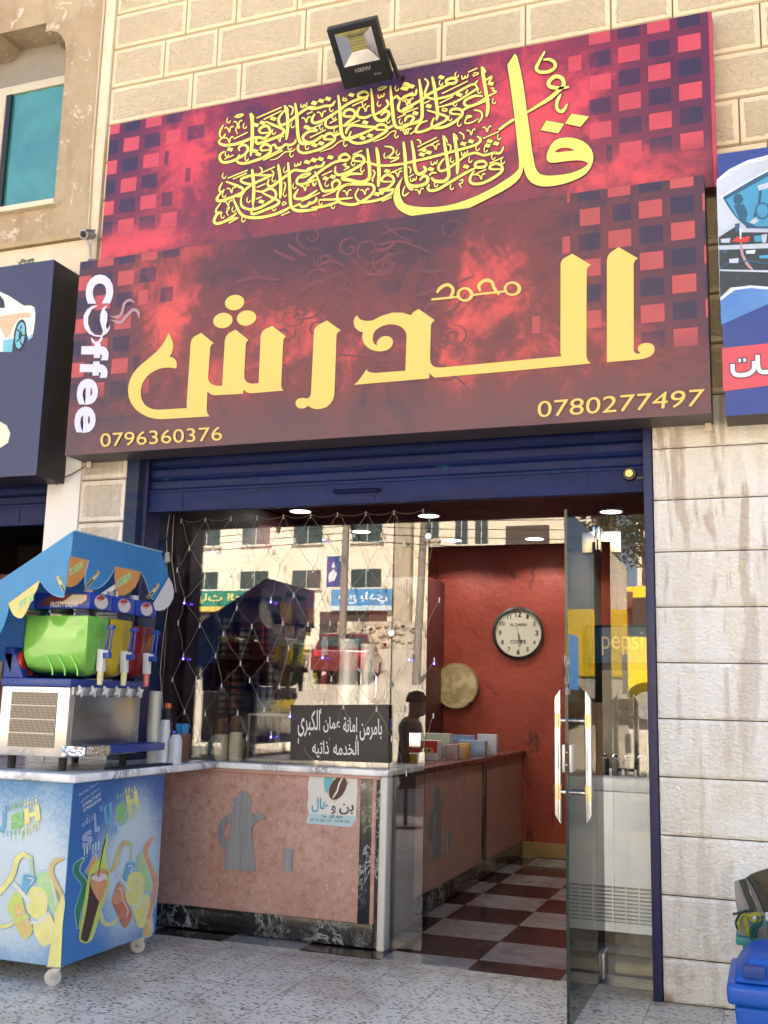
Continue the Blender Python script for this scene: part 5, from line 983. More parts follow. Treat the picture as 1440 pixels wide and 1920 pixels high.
for par,tt,(x,y),sc in ((fo,T,(605,365),1),(fo2,T,(985,455),1.1),(fy,Ts,(205,625),1.2)):
    mb=MB(); tt.fill(mb,[[(x-52*sc,y+5*sc),(x+48*sc,y-62*sc),(x+50*sc,y-5*sc),(x-48*sc,y+58*sc)]],.0055,0); tt.stroke(mb,[(x-35*sc,y+38*sc),(x-25*sc,y-2*sc)],9,.006,1); tt.stroke(mb,[(x-8*sc,y+20*sc),(x-10*sc,y-8*sc),(x+8*sc,y-20*sc)],9,.0062,2,.8); tt.stroke(mb,[(x+20*sc,y-30*sc),(x+34*sc,y-14*sc),(x+22*sc,y+4*sc)],9,.0064,2,.8)
    mb.build('flap_print',[pm('flap_logo_pale',c(206,224,150),.5,var=.2,vs=30),pm_[3],pm_[2]],par)
for y in (-.93,-.3):
    mb=MB(); mb.tube([(-3.6,y,.907),(-3.6,y,PP.z+sl_*(-3.6-PP.x)-.002)],.01,8); mb.tube([(-3.6,y,1.5),(-3.05,y,PP.z+sl_*(-.06)-.02)],.006,8); mb.build('support_pole',M_WHITE,CN,smooth=True)
# ---------------------------------------------------------------- things on the cart top
CT=.9065
def cupstack(n,name,label,x,y,h,r0,r1,mat,ribs=12,grp=None,z=CT):
    t=thing(name,label,'cups',(x,y,z),grp); mb=MB(); pr=[(0,0),(r0,0)]
    for k in range(ribs):
        q=k/ribs; rr=r0+(r1-r0)*(1-q)*0+ (r1-r0)*.0; zz=h*.35+h*.65*q
        pr+=[(r1-.002,zz),(r1+.003,zz+.001),(r1+.003,zz+h*.65/ribs*.4),(r1-.003,zz+h*.65/ribs*.45)]
    pr.append((r1,h)); pr+= [(0,h-.004)]
    mb.lathe(pr,(x,y,z),22); mb.build('cup',mat,t,smooth=True); return t
cupstack(1,'cup_stack','tall tower of clear plastic cups beside the slush machine',-3.02,-.175,.375,.026,.033,pm('clear_cup_plastic',c(190,194,194),.1,var=.15,spec=.9),24)
t=thing('cup_stack','tall white cup stack with an orange capped bottle standing behind it','cups',(-3.03,-.05,CT)); mb=MB(); mb.lathe([(0,0),(.033,0),(.031,.06),(.029,.1),(.031,.102),(.0275,.155),(.0295,.157),(.024,.225),(0,.225)],(-3.03,-.05,CT),20); mb.build('cup',M_WHITE,t,smooth=True)
bt=thing('bottle','clear plastic bottle with an orange cap behind the white cups','bottle',(-3.06,.02,CT)); mb=MB(); mb.lathe([(0,0),(.03,0),(.032,.02),(.032,.2),(.024,.245),(.013,.272),(.013,.29)],(-3.06,.02,CT),18); mb.build('bottle_body',M_CLEAR,bt,smooth=True); mb=MB(); mb.lathe([(.017,0),(.017,.024),(0,.025)],(-3.06,.02,CT+.287),14); mb.build('cap',pm('orange_cap',c(240,120,50),.4),bt,smooth=True)
t=thing('cup_stack','short upside down stack of frosted dome cups on the marble top','cups',(-2.965,-.04,CT)); mb=MB(); mb.lathe([(.036,0),(.0365,.012)]+[x for k in range(6) for x in ((.034,.014+k*.018),(.0355,.02+k*.018),(.034,.026+k*.018))]+[(.031,.13),(.022,.15),(0,.155)],(-2.965,-.04,CT),22); mb.build('cup',pm('frosted_plastic',c(210,214,222),.25,var=.06),t,smooth=True)
t=thing('straw_holder','brown cup full of bright blue straws','straw holder',(-3.02,.12,CT)); mb=MB(); mb.lathe([(0,0),(.037,0),(.048,.15),(.044,.15),(.035,.01)],(-3.02,.12,CT),20); mb.build('holder',pm('brown_holder',c(110,66,52),.5),t,smooth=True)
mb=MB(); random.seed(4)
for k in range(36):
    a=random.random()*6.28; r=.04*math.sqrt(random.random()); x,y=-3.02+r*math.cos(a),.12+r*math.sin(a); mb.tube([(x*.3+-3.02*.7,y*.3+.12*.7,CT+.02),(x,y,CT+.2+random.uniform(-.004,.006))],.0034,6)
mb.build('straw',pm('blue_straw',c(40,150,220),.35,var=.2,vs=40),t,smooth=True)
mb=MB(); mb.box(-3.0,-2.925,-.62,-.12,CT-.0003,CT+.008); tag(mb.build('mat',pm('dark_blue_mat',c(34,42,62),.9,var=.3,vs=40,bump=.6,bs=120),bevel=.002),'dark blue fringed mat lying on the marble cart top','mat')
# ---------------------------------------------------------------- floodlight and camera
FL=thing('floodlight','black square floodlight marked 100W on a bracket over the upper sign','floodlight',(-1.92,-.33,4.62))
bl_,br_=Vector((-2.056,-.2,4.525)),Vector((-1.780,-.2,4.533)); tl_=Vector((-2.056,-.468,4.708)); tr_=Vector((-1.776,-.468,4.716)); ex=(br_-bl_).normalized(); ez=(tl_-bl_).normalized(); nn=ex.cross(ez).normalized()   # nn: out of the lamp face
if nn.z>0: nn=-nn
Wd=(br_-bl_).length; Hd=(tl_-bl_).length
def fp(u,v,d=0): return bl_+ex*(u*Wd)+ez*(v*Hd)+nn*d
M_FB=pm('black_cast_housing',c(34,33,34),.45,var=.15)
mb=MB(); o=[fp(0,0),fp(1,0),fp(1,1),fp(0,1)]; wn=[fp(.13,.36),fp(.87,.36),fp(.87,.9),fp(.13,.9)]; mb.prism([o,wn],-nn*.045); mb.quad(*[p-nn*.0455 for p in o]); mb.build('housing',M_FB,FL,bevel=.006)
mb=MB(); ii=[fp(.34,.54,-.03),fp(.66,.54,-.03),fp(.66,.77,-.03),fp(.34,.77,-.03)]; oo=[fp(.13,.36,-.002),fp(.87,.36,-.002),fp(.87,.9,-.002),fp(.13,.9,-.002)]
for k in range(4): mb.quad(oo[k],oo[(k+1)%4],ii[(k+1)%4],ii[k])
mb.build('reflector',pm('silver_reflector',(.72,.72,.70,1),.22,1,var=.08),FL)
mb=MB(); mb.quad(*[p+nn*.0005 for p in ii]); 
def led():
    N=NT('led_array'); P=N.co('Object'); v=N.vor(P,110,rnd=.1); N.set(N.mix(N.m('LESS_THAN',v.outputs['Distance'],.36),c(150,146,98),c(206,204,140)),.4); return N.mat
mb.build('led_panel',led(),FL)
mb=MB(); text(mb,'100W',fp(.33,.235,.0012),fp(.66,.235,.0012),fp(.66,.305,.0012),fp(.33,.305,.0012),0,.03); text(mb,'IP65',fp(.68,.135,.0012),fp(.82,.135,.0012),fp(.82,.165,.0012),fp(.68,.165,.0012),0,.01); mb.build('lettering',pm('grey_lettering',c(150,150,150),.5),FL)
mb=MB(); p0=fp(1.0,.45,-.03); mb.tube([p0,p0+Vector((.012,0,0)),Vector((-1.755,-.17,4.56)),Vector((-1.755,-.105,4.60)),Vector((-1.755,-.02,4.66))],[.012,.012,.014,.012,.012],6); mb.build('bracket',M_FB,FL); mb=MB(); p1=fp(0,.45,-.03); mb.tube([p1,p1+Vector((-.008,0,0)),Vector((-2.07,-.2,4.62)),Vector((-2.06,-.02,4.70))],.008,6); mb.build('bracket',M_FB,FL)
CC=thing('security_camera','small grey bullet security camera above the left end of the coffee sign','camera',(-3.8,-.06,3.9))
p=PY(163,440,-.12); ax=Vector((.12,-.9,-.38)).normalized(); b0=p-ax*.06; b1=p+ax*.045
mb=MB(); mb.tube([b0,b0+ax*.004,b1-ax*.004,b1],[.026,.029,.029,.027],18); mb.build('camera_body',pm('grey_camera_paint',c(176,176,182),.35,.3),CC,smooth=True)
mb=MB(); mb.tube([b1+ax*.0003,b1+ax*.003],[.021,.019],16); ln=mb.build('lens_plate',M_BLACK,CC,smooth=True); mb=MB(); mb.ball(b1+ax*.003,.009,.009,.009,10); mb.build('lens',pm('lens_glass',c(20,20,26),.05),ln,smooth=True)
mb=MB(); mb.obox(b0+Vector((-.03,0,.02)),(.06,0,0),ax*.125,(0,0,.012)); mb.build('sun_shield',bpy.data.materials['grey_camera_paint'],CC,bevel=.004)
q=PY(171,488,-.05); mb=MB(); mb.tube([p-Vector((0,0,.025)),p+Vector((.006,.02,-.05)),q+Vector((0,0,.0))],.008,8); mb.lathe([(.02,0),(.02,.01),(0,.011)],tuple(q),12); mb.tube([b0,b0+Vector((-.01,.02,-.05)),q+Vector((-.02,.0,.03)),q+Vector((-.005,.01,-.01))],.0028,6); mb.build('mount',pm('camera_mount',c(200,200,200),.4),CC,smooth=True)
# ---------------------------------------------------------------- bin, carpet offcuts, crate
BN=thing('waste_bin','small blue plastic wheelie bin with a handled lid at the right edge of the pavement','bin',(.06,-1.08,0))
M_BIN=pm('blue_bin_plastic',c(2,88,190),.42,var=.16,vs=6)
bx0,bx1,by0,by1=-.165,.25,-1.28,-.88
mb=MB(); k=.03; mb.add([(bx0+.05,by0+.05,.03),(bx1-.05,by0+.05,.03),(bx1-.05,by1-.05,.03),(bx0+.05,by1-.05,.03),(bx0+.02,by0+.02,.34),(bx1-.02,by0+.02,.34),(bx1-.02,by1-.02,.34),(bx0+.02,by1-.02,.34)],[(0,3,2,1),(4,5,6,7),(0,1,5,4),(1,2,6,5),(2,3,7,6),(3,0,4,7)]); mb.build('bin_body',M_BIN,BN,bevel=.02,seg=3)
mb=MB(); mb.box(bx0,bx1,by0,by1,.342,.405); mb.build('rim',M_BIN,BN,bevel=.018,seg=3)
mb=MB(); hz=[(.406,0),(.44,.02),(.475,.05),(.485,.09)]
vs=[]; 
for z,i in hz: vs+=[(bx0+.02+i,by0+.02+i,z),(bx1-.02-i,by0+.02+i,z),(bx1-.02-i,by1-.02-i*.5,z),(bx0+.02+i,by1-.02-i*.5,z)]
mb.add(vs,[(4*r+a,4*r+(a+1)%4,4*r+4+(a+1)%4,4*r+4+a) for r in range(3) for a in range(4)]+[(3,2,1,0),(12,13,14,15)]); ld=mb.build('lid',M_BIN,BN,bevel=.012,seg=3)
for x in (-.08,.06,.16):
    mb=MB(); mb.box(x-.035,x+.035,by0+.012,by0+.06,.425,.462); mb.build('grip_recess',pm('bin_recess',c(16,60,140),.5),ld,bevel=.006)
mb=MB(); mb.obox((-.02,-1.0,.487),(.2,0,0),(0,.1,0),(0,.02,.035)); mb.build('lid_ridge',M_BIN,ld,bevel=.008)
for s in (0,1):
    mb=MB(); mb.lathe([(0,-.02),(.03,-.02),(.034,-.01),(.034,.01),(.03,.02),(0,.02)],(bx0+.06 if s==0 else bx1-.06,by1-.03,.0345),16,axis='x'); mb.build('wheel',M_RUBBER,BN,smooth=True)
CR=thing('crate','teal plastic crate leaning behind the blue bin','crate',(.2,-.75,0)); mb=MB()
M_TEAL=pm('teal_plastic',c(28,132,128),.45,var=.15); X0,X1,Y0,Y1=-.125,.5,-.86,-.5
for a in ((X0,X1,Y0,Y0+.02),(X0,X1,Y1-.02,Y1)): mb.box(a[0],a[1],a[2],a[3],.022,.47)
for a in ((X0,X0+.02),(X1-.02,X1)): mb.box(a[0],a[1],Y0+.0205,Y1-.0205,.022,.47)
mb.box(X0,X1,Y0,Y1,.0,.0215); mb.build('crate_body',M_TEAL,CR,bevel=.004); mb=MB(); mb.box(X0-.02,X1+.02,Y0-.02,Y0-.001,.445,.472); mb.box(X0-.022,X0-.001,Y0-.0005,Y1+.02,.445,.472); mb.build('rim',M_TEAL,CR,bevel=.004)
CP=thing('carpet_roll','folded red patterned carpet offcuts with grey backing and green yellow fringe standing in the crate','carpet',(.2,-.7,.02))
def carpet():
    N=NT('red_carpet_pile'); P=N.co('Object'); v=N.vor(P,16); n=N.noise(P,30,4,.7); N.set(N.mix(N.ss(N.m('ADD',v.outputs['Distance'],N.m('MULTIPLY',n,.5)),.5,.75),c(126,40,48),c(88,84,62)),.95); N.bump(N.noise(P,150,3),.6,.01); return N.mat
M_CARP=carpet(); M_BACK=pm('grey_carpet_backing',c(150,146,142),.9,var=.12,vs=20); M_EDGE=pm('carpet_binding',c(58,66,62),.95,var=.2,vs=40)
for k,(nm,pts,bnd,y) in enumerate((('grey',[(340,322),(415,298),(440,370),(470,470),(545,640),(560,1000),(390,1000),(375,660),(356,560),(345,410)],[(418,298),(445,370),(478,470),(530,590),(552,660)],-.835),('grey2',[(448,290),(492,270),(520,330),(570,420),(620,520),(690,690),(720,1000),(600,1000),(575,620),(520,430)],[(494,262),(540,320),(600,420),(650,540),(700,660)],-.79),('red',[(512,244),(640,200),(760,165),(1000,120),(1000,1000),(760,1000),(715,640),(640,440),(570,330)],None,-.745))):
    T=Trace(1320,1600,6,yplane(y)); mb=MB(); mb.prism([[T.P(p) for p in pts]],(0,.022,0)); pc=mb.build('carpet_piece',M_CARP if nm=='red' else M_BACK,CP,bevel=.003)
    if bnd:
        mb=MB(); mb.tube([T.P(p,.004) for p in crom(bnd,4)],.008,8); mb.build('binding',M_EDGE,pc,smooth=True)
        mb=MB(); mb.prism([[T.P((x+8,y_),-.012) for x,y_ in bnd]+[T.P((x+44,y_-8),-.012) for x,y_ in bnd[::-1]]],(0,.016,0)); mb.build('pile',M_CARP,pc)
random.seed(9); T=Trace(1320,1600,6,yplane(-.885)); mb=MB()
def strand(p,m,sp):
    pts=[(x+random.uniform(-sp,sp),y+random.uniform(-sp,sp)) for x,y in p]; d=random.uniform(0,.03)
    mb.tube([T.P((q.x,q.y),d) for q in crom(pts,4)],random.uniform(.0016,.003),5,m)
for k in range(26): strand([(500,700),(455,680),(415,720),(395,790),(405,850)],0,13)
for k in range(26): strand([(505,710),(560,680),(615,690),(630,740),(570,765),(520,740)],0,14)
for k in range(30): strand([(480,720),(470,780),(490,850),(505,915)],0,22)
for k in range(14): strand([(545,645),(470,650),(400,672),(330,680)],1,10)
for k in range(10): strand([(400,690),(370,740),(355,790),(375,850)],1,9)
for k in range(30): strand([(640,740),(600,800),(560,860),(545,940)],2,40)
mb.build('fringe',[pm('olive_fringe',c(150,152,44),.9,var=.35,vs=60),pm('dark_green_fringe',c(40,58,52),.9,var=.2,vs=60),pm('teal_fringe',c(20,84,80),.9,var=.3,vs=60)],CP,smooth=True)
# ---------------------------------------------------------------- inside the shop
IX0,IX1,IYB,IZC=-6.2,-.36,3.98,2.62
def redwall():
    N=NT('red_textured_plaster'); P=N.pos(); n=N.noise(P,1.6,7,.6); st=N.noise(N.map(P,(2.6,2.6,.9),rot=(0,.75,0)),1.9,9,.74,.6); f=N.noise(P,18,5,.6)
    col=N.mix(N.lr(n,.3,.7),c(138,54,40),c(168,72,54)); col=N.mix(N.m('MULTIPLY',N.ss(st,.58,.66),.75),col,c(48,20,18)); N.set(col,N.lr(f,.3,.7,.45,.65),0,.4); N.bump(N.m('ADD',f,st),.4,.015); return N.mat
M_RED=redwall()
mb=MB(); mb.box(-3.42,IX1,IYB,IYB+.1,.005,IZC); rw=tag(mb.build('back_wall',M_RED),'dark red textured back wall of the shop behind the clock','wall')
mb=MB(); mb.box(-3.42,IX1,IYB-.014,IYB-.0005,.006,.122); mb.build('skirting',pm('yellow_beige_skirting',c(160,134,84),.5,var=.1),rw)
M_IN=pm('dark_maroon_panel',c(84,40,40),.45,var=.2)
mb=MB(); mb.box(-3.52,-3.422,.6,IYB+.1,.005,IZC); mb.box(-3.52,-3.38,.395,.6,.005,IZC); tag(mb.build('side_wall',M_IN),'dark maroon side wall at the left end of the shop window','wall')
mb=MB(); mb.box(IX1,IX1+.1,.4,IYB+.1,.005,IZC); tag(mb.build('side_wall',pm('cream_wall_panel',c(206,186,156),.5,var=.1)),'cream wall on the right inside the doorway','wall')
mb=MB(); mb.box(-3.52,IX1+.1,.39,IYB+.1,IZC,IZC+.1); ceil=tag(mb.build('ceiling',pm('dark_ceiling',c(72,42,44),.6,var=.1)),'dark maroon shop ceiling with round white downlights','ceiling')
ML=emit('downlight_diffuser',(1,.96,.9,1),2.2)
for k,(x,y) in enumerate(((-2.33,2.3),(-1.01,2.4),(-3.2,1.92),(-3.1,2.9),(-2.5,3.5),(-1.8,3.55))):
    t=thing('downlight',['round white downlight over the open doorway','round white downlight nearest the door fitting','round white downlight at the left of the window','small downlight over the shelves','small downlight left of the clock','small downlight above the clock'][k],'ceiling light',(x,y,IZC-.01),'downlights in the shop ceiling')
    mb=MB(); mb.lathe([(.085,-.0005),(.09,-.012),(.075,-.012),(.075,-.001)],(x,y,IZC),20); mb.build('ring',M_WHITE,t,smooth=True); mb=MB(); mb.lathe([(0,-.009),(.075,-.009)],(x,y,IZC),20); mb.build('diffuser',ML,t)
    li=bpy.data.lights.new('downlight_lamp','SPOT'); li.energy=4; li.spot_size=rad(140); li.shadow_soft_size=.07; li.color=(1,.93,.84); lo=bpy.data.objects.new('downlight_lamp',li); C.objects.link(lo); lo.parent=t; lo.location=(0,0,-.03)
mb=MB(); mb.box(-2.75,-1.75,.75,.77,IZC-.03,IZC-.012); tag(mb.build('led_strip',emit('blue_led_strip',(.1,.06,1,1),.5)),'blue light strip along the ceiling behind the window','light strip')
# inner counter
IC=thing('inner_counter','long brown pink counter with a steel coffee pot emblem running back along the doorway','counter',(-2.3,2.2,0))
mb=MB(); mb.box(-2.016,-2.0,.55,2.66,.125,.83); mb.box(-2.016,-2.0,2.74,3.97,.125,.83); mb.build('stone_panel',M_PINK,IC)
mb=MB(); mb.box(-2.016,-1.988,.55,3.97,.012,.1245); mb.box(-2.016,-1.985,2.661,2.739,.1246,.83); mb.build('marble_plinth',M_BMARB,IC,bevel=.002)
mb=MB(); mb.box(-2.62,-1.96,.935,3.975,.831,.866); mb.build('worktop',pm('brown_granite',c(112,72,62),.25,var=.25,vs=40),IC,bevel=.008)
mb=MB(); mb.box(-2.6,-2.0165,.94,3.97,.012,.83); mb.build('carcass',M_IN,IC)
T=Trace(760,1380,2.88,xplane(-2.0)); mb=MB()
mb.prism([[T.P(p) for p in [(160,285),(168,272),(174,285),(180,300),(182,340),(205,375),(186,420),(186,480),(192,650),(132,668),(140,575),(124,520),(124,460),(140,410),(150,390),(150,310)]],[T.P(p) for p in [(156,418),(145,450),(140,480),(142,520),(148,560),(153,500)]]],(.008,0,0)); mb.build('coffee_pot_emblem',M_EMB,IC)
mb=MB(); mb.prism([[T.P(p) for p in [(228,512),(243,514),(238,560),(240,622),(226,620),(228,560)]]],(.008,0,0)); mb.build('cup_emblem',M_EMB,IC)
CB=thing('cabinet','tall dark cabinet added to darken the red wall behind the mirrored man','cabinet',(-2.85,3.6,0)); mb=MB(); mb.box(-3.05,-2.70,3.45,3.97,.006,2.3); mb.build('carcass',M_IN,CB,bevel=.004)  # added cabinet: dark backing that keeps the mirrored man from turning red
for z0,z1 in ((.1,1.1),(1.12,2.28)):
    for x0,x1 in ((-3.04,-2.88),(-2.87,-2.71)): 
        mb=MB(); mb.box(x0,x1,3.43,3.4495,z0,z1); dd=mb.build('added_cabinet_door',pm('added_cabinet_dark',c(58,34,32),.4,var=.2),CB,bevel=.003); mb=MB(); mb.tube([((x0+x1)/2,3.42,(z0+z1)/2-.06),((x0+x1)/2,3.41,(z0+z1)/2),((x0+x1)/2,3.42,(z0+z1)/2+.06)],.006,6); mb.build('handle',M_STEEL,dd,smooth=True)
# clock
CK=thing('wall_clock','round wall clock lettered AL DARSH COFFE on the red wall','clock',(-2.03,IYB,1.856)); cx,cz=-2.03,1.856
mb=MB(); mb.lathe([(.222,0),(.226,-.03),(.206,-.036),(.202,-.02),(.202,0)],(cx,IYB-.001,cz),48,axis='y'); mb.build('rim',M_BLACK,CK,smooth=True)
mb=MB(); mb.lathe([(0,-.012),(.203,-.012)],(cx,IYB-.001,cz),48,axis='y'); mb.build('dial',pm('clock_dial',c(206,202,186),.5,var=.03),CK)
mb=MB(); W_=lambda x,z,d=0:(cx+x,IYB-.0145-d,cz+z)
def tq(s,x,z,w,h,b=.02): text(mb,s,W_(x-w/2,z-h/2),W_(x+w/2,z-h/2),W_(x+w/2,z+h/2),W_(x-w/2,z+h/2),0,b)
for k in range(1,13):
    a=rad(90-30*k); big=1.25 if k%3==0 else 1; tq(str(k),.162*math.cos(a),.162*math.sin(a),(.042 if k>9 else .022)*big*(.8 if k==11 else 1),.038*big,.03)
tq('AL DARSH',0,.072,.15,.026); tq('COFFE',0,-.075,.14,.032); mb.build('numerals',pm('clock_print',c(60,46,44),.5),CK)
mb=MB(); mb.obox(W_(-.003,-.0,.004),(.006,0,0),(0,-.001,0),(.03,0,-.10)); mb.obox(W_(-.002,0,.006),(.004,0,0),(0,-.001,0),(.012,0,-.12)); mb.obox(W_(-.001,0,.008),(.002,0,0),(0,-.001,0),(-.02,0,.06)); mb.build('hand',M_BLACK,CK)
# round tray
TR=thing('round_tray','round straw coloured drum skin hung on the red wall below the clock','drum',(-2.6,IYB,1.39))
def skin():
    N=NT('mottled_drum_skin'); P=N.co('Object'); n=N.noise(P,9,7,.65,.4); N.set(N.mix(N.ss(n,.42,.62),c(176,156,110),c(214,198,156)),.7); return N.mat
mb=MB(); mb.lathe([(0,-.075),(.19,-.075),(.2,-.07),(.2,0),(0,0)],(-2.57,IYB-.001,1.39),40,axis='y'); mb.build('drum_shell',pm('drum_shell_wood',c(140,110,70),.6,var=.15),TR,smooth=True)
mb=MB(); mb.lathe([(0,-.0775),(.188,-.0775)],(-2.57,IYB-.001,1.39),40,axis='y'); mb.build('drum_skin',skin(),TR); mb=MB(); mb.obox((-2.47,IYB-.08,1.24),(.03,0,0),(0,.02,0),(.03,0,.02)); mb.build('clip',M_BLACK,TR,bevel=.004)
# boxes on the inner counter
def carton(name,label,x,y,z,w,d,h,mat,rot=0,extra=None):
    t=thing(name,label,'box',(x,y,z)); mb=MB(); cR,sR=math.cos(rot),math.sin(rot)
    o=Vector((x,y,z)); ax=Vector((w*cR,w*sR,0)); ay=Vector((-d*sR,d*cR,0)); mb.obox(o,ax,ay,(0,0,h)); mb.build('carton',mat,t,bevel=.003)
    if extra: extra(t,o,ax,ay,Vector((0,0,h)))
    return t
zt=.867
def redfront(t,o,ax,ay,az):
    n=-ay.normalized(); F=lambda u,v,d:o+ax*u+az*v+n*d
    mb=MB(); mb.quad(F(0,.38,.0015),F(1,.38,.0015),F(1,1,.0015),F(0,1,.0015),0); mb.poly([[F(.7+.2*math.cos(a),.5+.16*math.sin(a),.002) for a in [k*.4 for k in range(16)]]],1)
    for q in (.62,.76): mb.poly([[F(q+.05*math.cos(a),.5+.07*math.sin(a),.0028) for a in [k*.5 for k in range(12)]]],2)
    text(mb,'Xass',F(.14,.6,.003),F(.5,.6,.003),F(.52,.86,.003),F(.18,.86,.003),3,.01); mb.build('printed_front',[pm('carton_red',c(206,44,40),.4),pm('carton_gold',c(232,176,90),.4),pm('carton_choc',c(80,40,24),.4),M_WHITE],t)
carton('carton','red and white chocolate box nearest the door on the inner counter',-2.36,1.92,zt,.235,.16,.13,M_WHITE,.1,redfront)
def yl(t,o,ax,ay,az):
    n=-ay.normalized(); F=lambda u,v,d:o+ax*u+az*v+n*d; mb=MB(); mb.quad(F(.62,0,.0015),F(1,0,.0015),F(1,1,.0015),F(.62,1,.0015),0); mb.quad(F(.3,.3,.0015),F(.58,.3,.0015),F(.58,.6,.0015),F(.3,.6,.0015),1); mb.build('printed_front',[pm('carton_yellow',c(236,196,40),.4),pm('carton_dark_print',c(110,30,30),.4)],t)
carton('carton','flat white and yellow box lying in front of the red chocolate box',-2.43,1.80,zt,.2,.09,.045,M_WHITE,.05,yl)
carton('carton','blue and silver carton at the back of the inner counter',-2.2,2.72,zt,.2,.14,.11,pm('carton_blue',c(150,176,210),.4,var=.25,vs=14),.1)
carton('carton','yellow carton standing beside the blue carton',-2.12,2.42,zt,.08,.1,.1,pm('carton_amber',c(220,170,50),.4,var=.15,vs=20),.1)
carton('carton','small pink and grey carton beside the red chocolate box',-2.13,2.12,zt,.09,.1,.1,pm('carton_pink_grey',c(190,160,166),.4,var=.25,vs=20),.05)
carton('carton','pale green display carton behind the red chocolate box',-2.45,2.5,zt,.24,.1,.16,pm('carton_green_white',c(206,214,190),.4,var=.2,vs=9),.05)
carton('carton','dark carton at the left end of the row of boxes',-2.58,2.15,zt,.12,.16,.11,pm('carton_navy',c(44,44,70),.4,var=.3,vs=20),.1)
carton('carton','pale carton at the right end of the row of boxes',-2.13,3.0,zt,.15,.1,.15,pm('carton_lavender',c(200,204,220),.4,var=.1,vs=9),.1)
for k,(x,y,w,d,h,cc,lb) in enumerate(((-2.3,2.28,.09,.08,.07,(60,110,180),'small blue carton between the red box and the amber carton'),(-2.24,2.6,.1,.08,.09,(190,60,50),'small red carton in front of the blue carton'),(-2.1,2.85,.1,.07,.07,(226,214,190),'small cream carton near the far end of the boxes'),(-2.5,2.02,.1,.07,.06,(40,50,90),'small navy carton left of the red chocolate box'),(-2.33,2.9,.2,.1,.14,(120,150,196),'upright pale blue display box at the back of the row'),(-2.06,2.2,.06,.06,.09,(214,180,150),'little beige tub at the front edge of the counter'))): carton('carton',lb,x,y,zt,w,d,h,pm('small_carton_%s'%'abcdef'[k],c(*cc),.4,var=.35,vs=22),.08+.05*k)
bt=thing('bottle','slim blue labelled bottle standing against the glass joint on the counter','bottle',(-2.28,1.35,zt)); mb=MB(); mb.lathe([(0,0),(.035,0),(.037,.2),(.036,.28),(.022,.36),(.016,.4),(0,.4)],(-2.28,1.35,zt),16); mb.build('bottle_body',pm('dark_bottle',c(38,40,58),.2),bt,smooth=True); mb=MB(); mb.lathe([(.0378,.21),(.0374,.285)],(-2.28,1.35,zt),16); mb.build('paper_label',pm('blue_label',c(40,110,190),.4),bt,smooth=True)
for k,(x,y,h,w) in enumerate(((-2.46,1.75,.34,.10),(-2.36,1.70,.30,.09),(-2.27,1.62,.26,.08),(-2.4,1.55,.16,.12),(-2.27,1.5,.14,.1))):
    t=thing('coffee_bag',['tall brown coffee bag, leftmost of the bags on the inner counter','tall brown coffee bag second from the left on the inner counter','shorter brown coffee bag near the glass joint','low brown bag lying in front of the tall bags','low brown bag lying nearest the glass joint'][k],'bag',(x,y,zt)); mb=MB(); n=9
    for i in range(n):
        q=i/(n-1); ww=w*(.5+.06*math.sin(q*9+k)); dd=.05*(1-q*.85)+.004
        mb.v+= [Vector((x-ww+random.uniform(-.006,.006),y-dd,zt+h*q)),Vector((x+ww+random.uniform(-.006,.006),y-dd,zt+h*q)),Vector((x+ww,y+dd,zt+h*q)),Vector((x-ww,y+dd,zt+h*q))]
    mb.f=[[4*i+a,4*i+(a+1)%4,4*i+4+(a+1)%4,4*i+4+a] for i in range(n-1) for a in range(4)]+[[3,2,1,0],[4*n-4,4*n-3,4*n-2,4*n-1]]; mb.m=[0]*len(mb.f); mb.build('bag_body',bpy.data.materials.get('coffee_bag_foil') or pm('coffee_bag_foil',c(84,62,44),.35,.2,var=.5,vs=16,bump=.6,bs=14),t,smooth=True)
# items on the front worktop behind the glass
wz=.9025
for k,(x,y,h,lb) in enumerate(((-2.87,.455,.20,'taller stack of ribbed paper cups topped with a brown cup'),(-2.965,.46,.185,'shorter stack of ribbed paper cups topped with a brown cup'))):
    t=thing('cup_stack',lb,'cups',(x,y,wz)); mb=MB(); pr=[(0,0),(.03,0)]
    for q in range(14): zz=.01+q*(h-.05)/14; pr+=[(.038,zz),(.041,zz+.004),(.038,zz+.008)]
    pr+=[(.038,h-.04),(0,h-.04)]; mb.lathe(pr,(x,y,wz),20); mb.build('paper_cups',pm('paper_cup',(.85,.83,.78,1),.6,var=.05),t,smooth=True)
    mb=MB(); mb.lathe([(.039,h-.039),(.032,h+.05),(.03,h+.05),(0,h-.03)],(x,y,wz),20); mb.build('brown_cup',pm('printed_brown_cup',c(126,84,64),.6,var=.4,vs=16),t,smooth=True)
t=thing('storage_jar','small white lattice box near the cart end of the window','box',(-3.18,.55,wz)); mb=MB()
for a in range(3):
    for b in range(4): mb.box(-3.215+a*.028,-3.2+a*.028,.53,.545,wz,wz+.1); mb.box(-3.218,-3.14,.5295,.5455,wz+.002+b*.03,wz+.012+b*.03)
mb.box(-3.21,-3.145,.548,.6,wz,wz+.098); mb.build('lattice',pm('cream_lattice',c(232,226,200),.5),t)
carton('carton','pink packet beside the white lattice box',-3.28,.55,wz,.07,.05,.06,pm('packet_pink',c(216,150,190),.4,var=.3,vs=30),.0)
t=thing('paper_cup','pale green paper cup lying tilted between the lattice box and the cup stacks','cup',(-3.1,.6,wz)); mb=MB(); mb.tube([(-3.12,.6,wz+.045),(-3.075,.59,wz+.085),(-3.06,.585,wz+.098)],[.03,.042,.043],18); mb.build('cup',pm('pale_green_cup',c(196,214,196),.5,var=.12,vs=30),t,smooth=True)
carton('carton','yellow packet standing behind the cup stacks',-2.975,.66,wz,.05,.03,.12,pm('packet_yellow',c(232,190,50),.4))
